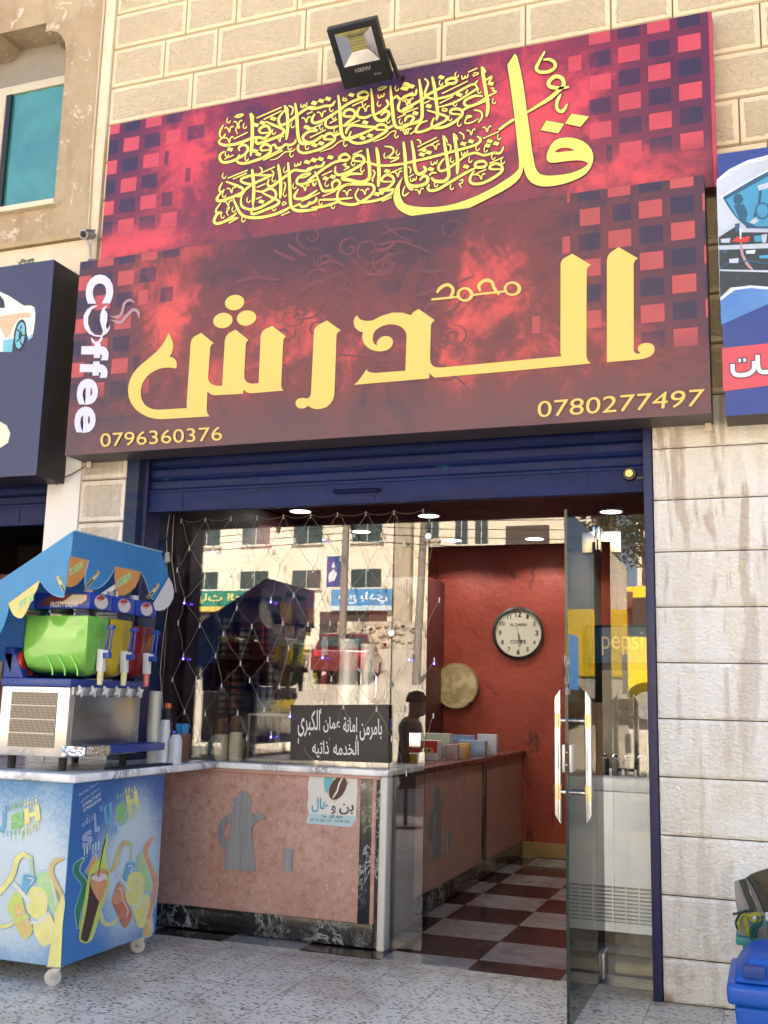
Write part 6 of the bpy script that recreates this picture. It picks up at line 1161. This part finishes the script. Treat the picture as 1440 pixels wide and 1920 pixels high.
GC=thing('display_case','small glass display case on the worktop left of the black notice','display case',(-2.62,.75,wz)); mb=MB(); mb.box(-2.85,-2.40,.55,.95,wz,wz+.01); mb.box(-2.85,-2.40,.55,.95,wz+.255,wz+.265)
for x in (-2.85,-2.412):
    for y in (.55,.938): mb.box(x,x+.012,y,y+.012,wz+.0102,wz+.2548)
mb.build('frame',M_BRUSH,GC); mb=MB(); mb.box(-2.838,-2.413,.553,.556,wz+.0105,wz+.2545); mb.build('glass_front',M_GLASS,GC); mb=MB(); mb.box(-2.83,-2.42,.6,.93,wz+.0103,wz+.09); mb.build('goods',pm('snack_goods',c(140,100,96),.5,var=.5,vs=14),GC)
for k,(x,y,h,lb) in enumerate(((-2.195,.462,.79,'tall shining steel vacuum flask, the taller of the pair behind the notice'),(-2.085,.465,.76,'tall shining steel vacuum flask, the slimmer of the pair behind the notice'))):
    r=.054-.014*k; t=thing('vacuum_flask',lb,'flask',(x,y,wz)); mb=MB(); mb.lathe([(0,0),(r*1.1,0),(r*1.1,.02),(r,.04),(r*.94,h*.84),(r*.98,h*.85),(r*.98,h*.87),(r*.9,h*.875)],(x,y,wz),24); mb.build('flask_body',pm('pale_satin_steel',(.93,.95,.97,1),.3,.15,var=.02),t,smooth=True)
    mb=MB(); mb.lathe([(r*.88,h*.876),(r*.7,h*.92),(r*.3,h*.95)],(x,y,wz+.0005),20); mb.build('stopper',M_BLACK,t,smooth=True); mb=MB(); mb.lathe([(r*.32,h*.951),(r*.32,h*.99),(r*.26,h*1.0),(0,h*1.0)],(x,y,wz+.0005),14); mb.build('knob',M_WHITE,t,smooth=True)
    mb=MB(); mb.tube([(x+r*.9,y-.01,wz+h*.68),(x+r*1.6,y-.02,wz+h*.64),(x+r*1.6,y-.02,wz+h*.5),(x+r*.95,y-.01,wz+h*.46)],.008,8); mb.build('handle',M_STEEL,t,smooth=True)
# shelves of packets
SH_=thing('shelving','dark maroon shelving with upright racks of packets seen through the window','shelves',(-3.15,1.25,0)); sx0,sx1,sy=-3.41,-2.9,1.1
mb=MB(); mb.box(sx0,sx1,sy+.3,sy+.34,.01,2.2)
for z in (.9,1.13,1.5,1.9,2.16): mb.box(sx0,sx1,sy,sy+.3,z,z+.025)
for x in (sx0,sx1-.03): mb.box(x,x+.03,sy-.001,sy+.3,.01,2.2)
mb.build('carcass',M_IN,SH_)
random.seed(12); pc=[c(170,176,182),c(96,120,170),c(150,50,56),c(196,192,184),c(60,74,110),c(176,150,110)]
pmats=[]
for k,cc in enumerate(pc):
    N=NT('packet_column_%d'%k); q=N.sep(N.pos()); f=N.m('FRACT',N.m('MULTIPLY',q[2],22)); N.set(N.mix(N.m('LESS_THAN',N.m('ABSOLUTE',N.m('SUBTRACT',f,.5)),.27),tuple(x*.15 for x in cc[:3])+(1,),tuple(x*.7 for x in cc[:3])+(1,)),.4); pmats.append(N.mat)
for z0 in (1.156,1.526):
    x=sx0+.035
    while x<sx1-.07:
        h=random.uniform(.15,.33); 
        if random.random()<.62:
            mb=MB(); mb.box(x,x+.027,sy-.03,sy+.06,z0,z0+h); k=random.choice((0,0,1,2,2,3,4,5)); nmz=['silver','pale blue','dark red','white','navy','tan'][k]
            tag(mb.build('packet_rack',pmats[k],bevel=.002),nmz+' upright column of packets in the maroon shelving','packet rack',nmz+' packet columns in the shelving')
        x+=random.uniform(.034,.05)
SB=thing('shelving','narrow shelf unit of coloured jars behind the black notice','shelves',(-2.8,1.4,0)); mb=MB()
for z in (.87,1.08,1.3,1.52,1.74): mb.box(-2.89,-2.69,1.3,1.47,z,z+.02)
mb.box(-2.89,-2.69,1.47,1.5,.01,1.76); mb.build('carcass',M_IN,SB)
for z in (.891,1.101,1.321,1.541):
    for k in range(3):
        if random.random()<.95:
            x=-2.85+k*.06; mb=MB(); cl=random.choice(((216,190,80),(70,140,90),(190,60,60),(80,150,200),(220,220,214))); hh=random.uniform(.09,.15); mb.lathe([(0,0),(.024,0),(.024,hh*.75),(.015,hh*.85),(.015,hh),(0,hh)],(x,1.36,z),10)
            nmc={216:'yellow',70:'green',190:'red',80:'blue',220:'white'}[cl[0]]
            tag(mb.build('jar',bpy.data.materials.get('jar_'+nmc) or pm('jar_'+nmc,c(*cl),.3),smooth=True),nmc+' jar on the narrow shelf unit behind the notice','jar',nmc+' jars on the narrow shelf')
# white counter fridge, pepsi cooler, coffee things on the right
FR=thing('counter_fridge','white counter height fridge with a louvred grille just inside the doorway','fridge',(-.7,1.35,0)); fx0,fx1,fy=-1.04,-.37,1.0
M_FR=pm('white_enamel',(.84,.90,.92,1),.3,var=.02)
mb=MB(); mb.box(fx0,fx1,fy,1.9,.07,.80); mb.box(fx0-.005,fx1,fy-.012,1.9,.803,.872); fb=mb.build('cabinet',M_FR,FR,bevel=.008)
mb=MB(); mb.box(fx0+.02,fx1,fy+.03,1.85,.0045,.069); mb.build('base',M_BLACK,FR); mb=MB(); mb.box(fx0+.05,fx1-.01,fy-.004,fy-.0005,.12,.305); gp=mb.build('grille_plate',pm('grey_grille',c(150,156,154),.4),FR)
mb=MB()
for k in range(9): mb.obox((fx0+.055,fy-.012,.128+k*.0195),(fx1-fx0-.07,0,0),(0,.007,.0),(0,-.004,.011))
for k in range(9): mb.box(fx0+.06+k*.07,fx0+.066+k*.07,fy-.0115,fy-.0045,.122,.303)
mb.build('louvre',M_FR,gp)
PC_=thing('drinks_cooler','dark drinks cooler with a blue pepsi header behind the white fridge','cooler',(-.75,2.6,0)); mb=MB(); mb.box(-1.17,-.38,2.35,2.95,.01,1.81); mb.build('cabinet',pm('cooler_navy',c(34,40,60),.4),PC_,bevel=.01)
mb=MB(); mb.box(-1.165,-.39,2.335,2.3495,1.55,1.79); hd=mb.build('header',pm('cooler_blue',c(20,96,160),.35,var=.15),PC_); mb=MB(); F=lambda x,z:(x,2.333,z); text(mb,'pepsi',F(-1.077,1.60),F(-.80,1.60),F(-.80,1.765),F(-1.077,1.765),0,.0); mb.build('lettering',M_WHITE,hd)
mb=MB(); mb.box(-1.12,-.44,2.34,2.3495,.2,1.5); mb.build('glass_front',pm('cooler_dark_glass',c(24,28,34),.08),PC_)
CM=thing('coffee_grinder','row of silver topped jars and a wooden display stand on top of the white fridge','coffee display',(-.7,1.3,.872)); mb=MB(); mb.box(-.62,-.38,1.2,1.6,.8725,1.28); mb.box(-.66,-.4,1.195,1.199,.8725,1.25); mb.build('stand',pm('brown_wood_panel',c(176,140,100),.5,var=.2),CM,bevel=.004)
for k in range(5):
    x=-.98+k*.07; mb=MB(); mb.lathe([(0,0),(.028,0),(.028,.09)],(x,1.25,.8725),14); jr=mb.build('jar',pm('jar_dark_glass',c(52,62,66),.15) if k==0 else bpy.data.materials['jar_dark_glass'],CM,smooth=True); mb=MB(); mb.ball((x,1.25,.97),.03,.03,.022,12); mb.build('lid',M_STEEL,jr,smooth=True)
# the man on the pavement whose mirror image shows in the glass
def person():
    t=thing('person','man in dark cap and grey face mask sitting outside, mirrored in the narrow glass panel','person',(-3.50,-4.6,0))
    V=[];E=[];R_=[]
    def v(p,r,par=None):
        V.append(p); R_.append(r); 
        if par is not None: E.append((par,len(V)-1))
        return len(V)-1
    ox,oy=-3.50,-4.6
    P=lambda x,y,z:(ox+x,oy+y,z+.03 if z>.3 else z)
    pel=v(P(0,0,.50),(.16,.13)); w=v(P(.01,0,.66),(.15,.11),pel); ch=v(P(.03,0,.84),(.18,.12),w); up=v(P(.04,0,.965),(.15,.095),ch); nk=v(P(.06,0,1.05),(.058,.058),up); hb=v(P(.085,0,1.10),(.07,.075),nk); hm=v(P(.098,0,1.165),(.082,.095),hb); ht=v(P(.09,0,1.235),(.07,.08),hm)
    for s in (-1,1):
        sh=v(P(.03,s*.20,.955),(.062,.062),up); el=v(P(.10,s*.26,.72),(.048,.048),sh); wr=v(P(.34,s*.17,.80),(.032,.030),el); pa=v(P(.41,s*.14,.815),(.036,.02),wr)
        for f in range(4): a=v(P(.46,s*(.14+(f-1.5)*.02),.815),(.0095,.0095),pa); b=v(P(.492,s*(.14+(f-1.5)*.021),.80),(.0085,.0085),a); v(P(.508-.004*abs(f-1.4),s*(.14+(f-1.5)*.021),.782),(.0075,.0075),b)
        th=v(P(.42,s*.095,.808),(.011,.011),pa); v(P(.455,s*.08,.80),(.009,.009),th)
        hp=v(P(.03,s*.10,.47),(.10,.095),pel); kn=v(P(.44,s*.13,.48),(.068,.068),hp); an=v(P(.43,s*.13,.09),(.045,.045),kn); v(P(.56,s*.14,.045),(.04,.034),an)
    me=bpy.data.meshes.new('body'); me.from_pydata([Vector(p)-Vector((ox,oy,0)) for p in V],E,[]); o=bpy.data.objects.new('b',me); C.objects.link(o)
    m=o.modifiers.new('s','SKIN'); me.skin_vertices[0].data[0].use_root=True
    for i,r in enumerate(R_): me.skin_vertices[0].data[i].radius=r
    sb=o.modifiers.new('u','SUBSURF'); sb.levels=2; sb.render_levels=2
    dg=bpy.context.evaluated_depsgraph_get(); m2=bpy.data.meshes.new_from_object(o.evaluated_get(dg)); bpy.data.objects.remove(o); m2.name='body'
    for mm in (pm('dark_jacket',c(88,76,62),.85,var=.5,vs=14,bump=.4,bs=30),pm('skin',c(176,132,104),.5,var=.06),pm('dark_trousers',c(40,42,52),.85)): m2.materials.append(mm)
    for p in m2.polygons:
        q=p.center; p.use_smooth=True
        p.material_index=1 if (q.z>1.045 or q.x>.36 and q.z>.74) else 2 if q.z<.56 else 0
    b=bpy.data.objects.new('body',m2); C.objects.link(b); b.parent=t; WL['body']=WL[t.name]
    hx,hz=ox+.098,1.195
    mb=MB(); mb.ball((hx+.085,oy,hz+.0),.03,.016,.026,10); mb.build('nose',bpy.data.materials['skin'],t,smooth=True)
    for s in (-1,1):
        mb=MB(); mb.ball((hx-.01,oy+s*.083,hz+.005),.02,.01,.03,10); mb.build('ear',bpy.data.materials['skin'],t,smooth=True); mb=MB(); mb.ball((hx+.074,oy+s*.03,hz+.022),.012,.014,.008,8); mb.build('eye',M_BLACK,t,smooth=True)
    mb=MB(); mb.lathe([(.104,.0),(.107,.03),(.1,.065),(.075,.1),(.03,.118),(0,.12)],(hx-.006,oy,hz+.04),20); mb.obox((hx+.06,oy-.07,hz+.042),(.11,.01,-.02),(0,.14,0),(0,0,.012)); mb.build('cap',pm('dark_cap',c(34,34,40),.85),t,smooth=True)
    mb=MB(); mb.ball((hx+.035,oy,hz-.05),.068,.084,.05,14); mb.build('face_mask',pm('grey_mask',c(150,156,150),.8),t,smooth=True)
    mb=MB(); mb.lathe([(.19,0),(.19,.02)],(ox,oy,.385),20); mb.lathe([(.02,-.375),(.02,0)],(ox,oy,.385),10); mb.lathe([(.17,-.38),(.17,-.365)],(ox,oy,.386),20)
    st=tag(mb.build('stool',M_BLACK),'black round stool the masked man sits on outside','stool')
person()
# ---------------------------------------------------------------- neighbouring shop on the left
mb=MB(); mb.box(-6.6,-3.98,3.0,3.1,.0,2.6); mb.box(-4.08,-3.98,.33,3.0,0,2.6); mb.box(-6.7,-6.6,.0,3.1,0,2.6); tag(mb.build('shop_interior',pm('dim_shop_wall',c(96,70,66),.8)),'dim walls of the neighbouring oil shop on the left','wall')
mb=MB(); mb.box(-6.6,-4.08,.3,3.0,-.1,.004); o=mb.build('floor',pm('dim_floor',c(110,100,96),.6)); o['kind']='structure'
mb=MB(); mb.box(-6.7,-3.98,.3,3.1,2.6,2.7); tag(mb.build('ceiling',pm('dim_ceiling',c(80,72,72),.8)),'dark ceiling of the neighbouring oil shop','ceiling')
OS=thing('shelving','shelves of the neighbouring oil shop at the left edge of the photo','shelves',(-5,1.2,0)); mb=MB()
for z in (.5,.95,1.32,1.68): mb.box(-6.3,-4.12,.95,1.25,z,z+.025)
mb.box(-6.3,-4.12,1.25,1.28,.005,2.1); mb.build('carcass',pm('red_shelf_metal',c(110,36,36),.5),OS)
def oil(kind):
    if kind==0:
        t=thing('oil_bottle','dark engine oil can on the top shelf of the left shop','oil can',(0,0,0),'dark oil cans on the top shelf'); mb=MB(); mb.box(-.055,.055,-.04,.04,0,.2); mb.add([(-.055,-.04,.2),(.055,-.04,.2),(.055,.04,.2),(-.055,.04,.2),(-.02,-.015,.27),(.02,-.015,.27),(.02,.015,.27),(-.02,.015,.27)],[(0,1,5,4),(1,2,6,5),(2,3,7,6),(3,0,4,7),(4,5,6,7)]); mb.build('can',pm('oil_can_grey',c(86,84,88),.4,var=.2),t,bevel=.008); mb=MB(); mb.box(-.04,.04,-.0415,-.0402,.04,.16); mb.build('paper_label',pm('oil_label',c(60,60,70),.5,var=.4,vs=30),t)
    else:
        t=thing('oil_bottle','pale bottle with a red cap on the middle shelf of the left shop','bottle',(0,0,0),'red capped bottles on the middle shelf'); mb=MB(); mb.lathe([(0,0),(.034,0),(.036,.1),(.03,.15),(.014,.21),(0,.21)],(0,0,0),14); mb.build('bottle_body',pm('pale_bottle',c(196,190,180),.4),t,smooth=True); mb=MB(); mb.lathe([(.02,0),(.018,.03),(0,.031)],(0,0,.2),12); mb.build('cap',pm('red_cap',c(196,40,36),.4),t,smooth=True)
    return t
a=oil(0); a.location=(-4.25,1.05,1.7055)
for k in range(1,9): dup(a,(-4.25-k*.16,1.05+.02*(k%2),1.7055))
b=oil(1); b.location=(-4.3,1.05,1.3455)
for k in range(1,12): dup(b,(-4.3-k*.11,1.05,1.3455))
# ---------------------------------------------------------------- across the street (seen mirrored in the glass)
M_OPP=pm('sunlit_beige_stone',(.68,.60,.47,1),.9,var=.06,vs=1.2); M_OPP2=pm('sunlit_ochre_stone',(.64,.56,.43,1),.9,var=.08,vs=1.5)
M_WFR=pm('pale_window_frame',(.5,.48,.42,1),.5); M_WGL=pm('dark_window_glass',(.035,.055,.05,1),.1,spec=.8)
def opp(name,label,x0,x1,y,depth,z0,z1,mat,wins,parapet=True):
    t=thing(name,label,'building',((x0+x1)/2,y,z0)); mb=MB(); mb.box(x0,x1,y-depth,y,z0,z1)
    if parapet: mb.box(x0-.1,x1+.1,y-.2,y+.12,z1+.001,z1+.5)
    mb.build('wall',mat,t)
    for (wx,wz,ww,wh) in wins:
        f=MB(); s=.045
        for a in ((wx,wx+s,wz,wz+wh),(wx+ww-s,wx+ww,wz,wz+wh),(wx+s,wx+ww-s,wz,wz+s),(wx+s,wx+ww-s,wz+wh-s,wz+wh),(wx+ww/2-s/2,wx+ww/2+s/2,wz+s,wz+wh-s)): f.box(a[0],a[1],y+.004,y+.05,a[2],a[3])
        f.box(wx-.1,wx+ww+.1,y+.004,y+.14,wz-.1,wz-.005)
        fr=f.build('window',M_WFR,t); g=MB(); g.box(wx+s,wx+ww-s,y+.003,y+.02,wz+s,wz+wh-s); g.build('pane',M_WGL,fr)
    return t
yo=-54; wins=[]
for zz in (7.85,10.7,13.6):
    for xx in (-39,-35.3,-31.7,-28.05,-24.05): wins.append((xx,zz,2.05,1.2))
BA=opp('apartment_block','sunlit beige three storey block mirrored in the left window glass',-46,-21.2,yo,12,4.0,17,M_OPP,wins)
for x,w,lb,cl,tx_ in ((-36.4,6.6,'green and yellow shop board mirrored at the left of the window',(40,120,100),'حلويات العزي'),(-25.2,4.0,'blue shop board with a car mirrored in the right of the window',(70,140,190),'دلع بلدي')):
    t=thing('shop_board',lb,'sign',(x+w/2,yo+.3,7)); mb=MB(); mb.box(x,x+w,yo+.15,yo+.3,6.45,7.75); mb.build('board',pm('board_%d'%cl[0],c(*cl,.9),.5,var=.1),t); mb=MB(); mb.quad((x,yo+.304,6.45),(x+w,yo+.304,6.45),(x+w,yo+.304,6.75),(x,yo+.304,6.75),0)
    text(mb,arab(tx_),(x+w-.3,yo+.306,6.85),(x+.5,yo+.306,6.85),(x+.5,yo+.306,7.6),(x+w-.3,yo+.306,7.6),1,.02); mb.build('lettering',[pm('board_band_%d'%cl[0],c(226,190,90) if cl[0]==40 else c(200,220,230),.5),pm('board_text_%d'%cl[0],c(236,210,120) if cl[0]==40 else c(240,244,250),.5)],t)
t=thing('shop_opening','dark open shop front under the blue board across the street','shop',(-24,yo,4.5)); mb=MB()
for a,b in ((-26,-21.6),(-31,-27),(-36,-32)): mb.box(a,b,yo+.01,yo+.08,4.4,6.4)
mb.build('dark_opening',pm('dark_shop_front',(.04,.035,.03,1),.8),t)
w2=[(-20.3,11.2,1.0,1.6),(-18.3,10.8,.9,1.8),(-17,10.8,.9,1.8),(-10.9,11.3,.9,.8),(-20,7.6,1.2,1.3),(-17,7.6,1.2,1.3)]
BB=opp('apartment_block','ochre block with a deep dark balcony mirrored over the doorway',-21,-9.7,yo-3,12,4.0,19,M_OPP2,[(a,b,w,h) for a,b,w,h in w2]); mb=MB(); mb.box(-15,-12.3,yo-2.999,yo-2.9,10.3,11.9); mb.build('balcony_recess',pm('balcony_shade',(.06,.045,.035,1),.8),BB); mb=MB(); mb.box(-15.3,-12,yo-2.99,yo-1.9,10.0,10.28); mb.build('balcony_slab',M_OPP2,BB)
opp('apartment_block','pale block at the right edge of the mirrored street',-7.2,8,yo-4,12,4.0,22,M_OPP,[(-6.2,12.3,.7,1.2),(-4,9,1.3,1.3),(-1,12,1.3,1.3),(2,9,1.3,1.3)])
RW=thing('retaining_wall','rubble stone retaining wall below the ochre block across the street','wall',(-15,-46,3)); mb=MB(); random.seed(2); mb.box(-21.5,-4,-46.6,-46,3.2,5.2)
for k in range(260): 
    x=random.uniform(-21.4,-4.2); z=random.uniform(3.5,5.1); mb.ball((x,-45.98,z),random.uniform(.12,.3),.12,random.uniform(.08,.2),6)
mb.build('rubble',pm('rubble_stone',(.40,.34,.26,1),.95,var=.4,vs=2),RW)
def pole(x,y,z0,z1,lean,label,arms=True):
    t=thing('utility_pole',label,'pole',(x,y,z0)); mb=MB(); mb.tube([(x,y,z0-.3),(x+lean,y,z1)],[.13,.09],10); mb.build('shaft',pm('grey_wood_pole',(.22,.19,.16,1),.9),t,smooth=True); return t
pole(-12.2,-24,1.6,9.5,.02,'upright grey utility pole carrying a blue banner across the street'); pole(-9.95,-24.4,1.7,9.0,.25,'leaning wooden utility pole right of the banner pole')
t=thing('banner','blue banner with a white script hanging on the upright pole','banner',(-12.5,-24,5)); mb=MB(); mb.box(-12.78,-12.34,-24.05,-23.97,4.6,5.55); bb=mb.build('panel',pm('banner_blue',(.02,.05,.22,1),.5,var=.3,vs=5),t); mb=MB(); tt=lambda x,z:(x,-23.966,z); mb.poly([[tt(-12.7,4.75),tt(-12.5,4.8),tt(-12.42,5.0),tt(-12.55,5.15),tt(-12.7,5.0)]]); mb.poly([[tt(-12.62,5.2),tt(-12.5,5.2),tt(-12.56,5.4)]]); mb.build('banner_print',M_WHITE,bb)
mb=MB(); random.seed(6)
for k in range(5):
    za=6.9-.2*k+random.uniform(-.05,.05); mb.tube([Vector((-60,-27,za+2.2)).lerp(Vector((-12.2,-24,za)),q)-Vector((0,0,1.1*4*q*(1-q))) for q in [i/8 for i in range(9)]],.014,5)
    mb.tube([Vector((-12.2,-24,za)).lerp(Vector((14,-26,za+1.6-.25*k)),q)-Vector((0,0,.7*4*q*(1-q))) for q in [i/8 for i in range(9)]],.013,5)
for k in range(4): mb.ball((-20+2.6*k,-24.6,6.9-.1*k),.1,.1,.3,8)
tag(mb.build('power_lines',M_BLACK,smooth=True),'sagging black power lines strung between the poles across the street','power lines')
def leaf_tree(x,y,z0,h,r,label):
    t=thing('tree',label,'tree',(x,y,z0)); mb=MB(); mb.tube([(x,y,z0-.2),(x+.1,y,z0+h*.4),(x-.1,y,z0+h*.8)],[.16,.11,.04],8)
    random.seed(int(abs(x)*10)); 
    for k in range(7): a=random.random()*6.28; mb.tube([(x,y,z0+h*(.35+.06*k)),(x+r*.7*math.cos(a),y+r*.7*math.sin(a),z0+h*(.5+.07*k))],[.06,.02],6)
    mb.build('trunk',pm('tree_bark',(.12,.09,.06,1),.9),t,smooth=True); mb=MB()
    cl=[(random.gauss(0,.45)*r,random.gauss(0,.45)*r,h*(.45+.5*random.random()),random.uniform(.25,.5)*r) for _ in range(16)]
    for _ in range(2600):
        a=random.choice(cl); d=Vector((random.gauss(0,1),random.gauss(0,1),random.gauss(0,1))).normalized()*a[3]*random.random()**.4; p=Vector((x+a[0],y+a[1],z0+a[2]))+d; u=Vector((random.gauss(0,1),random.gauss(0,1),random.gauss(0,1))).normalized()*.11; w=u.orthogonal().normalized()*.06; mb.add([p-u,p+w,p+u,p-w],[(0,1,2,3)])
    mb.build('crown',pm('olive_leaves',(.07,.09,.035,1),.7,var=.4,vs=3),t)
leaf_tree(-5.6,-46,4.3,8.6,2.2,'olive green tree in front of the pale block across the street'); leaf_tree(-8.3,-50,4.4,8.4,1.3,'thin young tree against the gap of sky across the street')
def car(name,label,x,y,z,rot,col,L=4.2,Wd=1.75,H=1.45):
    t=thing(name,label,'car',(x,y,z)); cR,sR=math.cos(rot),math.sin(rot)
    def w(p): return Vector((x+p[0]*cR-p[1]*sR,y+p[0]*sR+p[1]*cR,z+p[2]))
    cm=pm('car_paint_'+name,col,.25,0,var=.05,coat=.6)
    low=[(-L/2,.25),(-L/2-.0,.62),(-L/2+.08,.78),(-L*.22,.92),(L*.30,.95),(L/2-.05,.88),(L/2,.55),(L/2-.02,.25)]
    cab=[(-L*.24,.9),(-L*.10,H-.08),(-L*.04,H),(L*.2,H),(L*.3,H-.1),(L*.42,.92)]
    mb=MB(); mb.prism([[w((a,-Wd/2,b)) for a,b in low]],w((0,Wd/2,0))-w((0,-Wd/2,0)))
    k=.83; vs=[]
    for s in (-1,1): vs+= [w((a,s*Wd/2*(.96 if b<1 else k),b)) for a,b in cab]
    n=len(cab); mb.add(vs,[(i,(i+1)%n,n+(i+1)%n,n+i) for i in range(n)]+[tuple(range(n))[::-1],tuple(range(n,2*n))]); mb.build('body',cm,t,bevel=.05,seg=3)
    gl=MB(); 
    def gq(ps): gl.add([w(p) for p in ps],[(0,1,2,3)])
    e=.012
    gq([(-L*.235-e,-Wd*.42,.96),(-L*.235-e,Wd*.42,.96),(-L*.105-e,Wd*.38,H-.12),(-L*.105-e,-Wd*.38,H-.12)]); gq([(L*.41+e,-Wd*.42,.99),(L*.41+e,Wd*.42,.99),(L*.31+e,Wd*.38,H-.14),(L*.31+e,-Wd*.38,H-.14)])
    for s in (-1,1):
        gq([(-L*.19,s*(Wd*.478+e),.97),(L*.08,s*(Wd*.478+e),.97),(L*.08,s*(Wd*.425+e),H-.12),(-L*.09,s*(Wd*.425+e),H-.12)]); gq([(L*.1,s*(Wd*.478+e),.97),(L*.36,s*(Wd*.478+e),.98),(L*.27,s*(Wd*.425+e),H-.14),(L*.1,s*(Wd*.425+e),H-.12)])
    gl.build('window',M_WGL,t)
    for a in (-L*.31,L*.3):
        for s in (-1,1):
            mb=MB(); prof=[(0,-.1),(.2,-.1),(.31,-.09),(.33,-.05),(.33,.05),(.31,.09),(.2,.1),(0,.1)]; vs=[]
            nn_=18
            for r,h in prof:
                for q in range(nn_): an=q*2*math.pi/nn_; vs.append(w((a+r*math.cos(an),s*(Wd/2-.08)+h,.33+r*math.sin(an))))
            mb.add(vs,[(i*nn_+q,i*nn_+(q+1)%nn_,(i+1)*nn_+(q+1)%nn_,(i+1)*nn_+q) for i in range(len(prof)-1) for q in range(nn_)]); wh=mb.build('wheel',M_RUBBER,t,smooth=True)
            mb=MB(); mb.add([w((a+.2*math.cos(q*.349),s*(Wd/2-.08)+s*.104,.33+.2*math.sin(q*.349))) for q in range(18)],[tuple(range(18))]); mb.build('rim',M_BRUSH,wh)
    for s in (-1,1):
        mb=MB(); mb.obox(w((-L/2-.012,s*Wd*.36-.14,.62)),w((.05,0,0))-w((0,0,0)),w((0,.28,0))-w((0,0,0)),(0,0,.13)); mb.build('headlight',pm('headlight_glass',(.8,.8,.78,1),.1) if 'headlight_glass' not in bpy.data.materials else bpy.data.materials['headlight_glass'],t,bevel=.02)
        mb=MB(); mb.obox(w((L/2-.03,s*Wd*.38-.12,.65)),w((.05,0,0))-w((0,0,0)),w((0,.24,0))-w((0,0,0)),(0,0,.16)); mb.build('tail_light',pm('tail_light',(.4,.02,.02,1),.2) if 'tail_light' not in bpy.data.materials else bpy.data.materials['tail_light'],t,bevel=.02)
    mb=MB(); mb.obox(w((-L/2-.03,-Wd*.45,.28)),w((.08,0,0))-w((0,0,0)),w((0,Wd*.9,0))-w((0,0,0)),(0,0,.22)); mb.build('bumper',M_BLACK,t,bevel=.03); mb=MB(); mb.obox(w((-L/2-.045,-.25,.42)),w((.01,0,0))-w((0,0,0)),w((0,.5,0))-w((0,0,0)),(0,0,.12)); mb.build('number_plate',M_WHITE,t)
    return t
car('red_car','red car parked on the sunny slope, mirrored behind the flasks',-12.6,-25.6,1.78,rad(76),(.13,.01,.012,1)); car('dark_car','dark car facing the shop, mirrored low in the left window',-17.2,-24.5,1.55,rad(-84),(.06,.05,.05,1))
t=thing('yellow_lorry','bright yellow lorry cab on the sunny slope mirrored beside the door','lorry',(-1.6,-15,.8)); M_LY=pm('lorry_yellow',(.85,.58,.02,1),.35,var=.04)
y0,y1=-14,-16.2; mb=MB(); pf=[(-2.95,1.35),(-2.95,2.2),(-2.72,3.4),(-.9,3.5),(-.9,1.35)]; mb.prism([[Vector((a,y0,b)) for a,b in pf]],(0,y1-y0,0)); mb.build('cab',M_LY,t,bevel=.05); mb=MB(); mb.box(-.8,4.2,y1,y0,1.75,3.0); mb.build('cargo_body',M_LY,t,bevel=.03)
mb=MB(); mb.box(-2.9,4,y1+.3,y0-.3,1.15,1.36); mb.box(-3.1,-2.9,y1,y0,1.05,1.5); mb.build('chassis',M_BLACK,t)
mb=MB(); mb.poly([[(-2.55,y0+.012,2.5),(-2.42,y0+.012,3.2),(-1.2,y0+.012,3.25),(-1.2,y0+.012,2.5)]]); mb.build('door_window',M_WGL,t)
mb=MB(); mb.obox((-3.02,y0-.1,2.35),(0,-2,0),(.16,0,.8),(.0,0,.001)); mb.build('windscreen',M_WGL,t)
mb=MB(); mb.box(-2.62,-2.3,y0+.15,y0+.25,3.0,3.3); mb.tube([(-2.4,y0,2.9),(-2.45,y0+.2,3.05)],.02,6); mb.build('mirror',pm('brown_mirror_back',(.10,.05,.03,1),.5),t,bevel=.02)
for x in (-2.1,2.4):
    for y in (y0-.15,y1+.15):
        mb=MB(); mb.lathe([(0,-.15),(.42,-.15),(.46,-.08),(.46,.08),(.42,.15),(0,.15)],(x,y,1.25),22,axis='y'); wh=mb.build('wheel',M_RUBBER,t,smooth=True); mb=MB(); mb.lathe([(.0,.155),(.25,.155)],(x,y,1.25),16,axis='y'); mb.build('rim',M_BRUSH,wh)
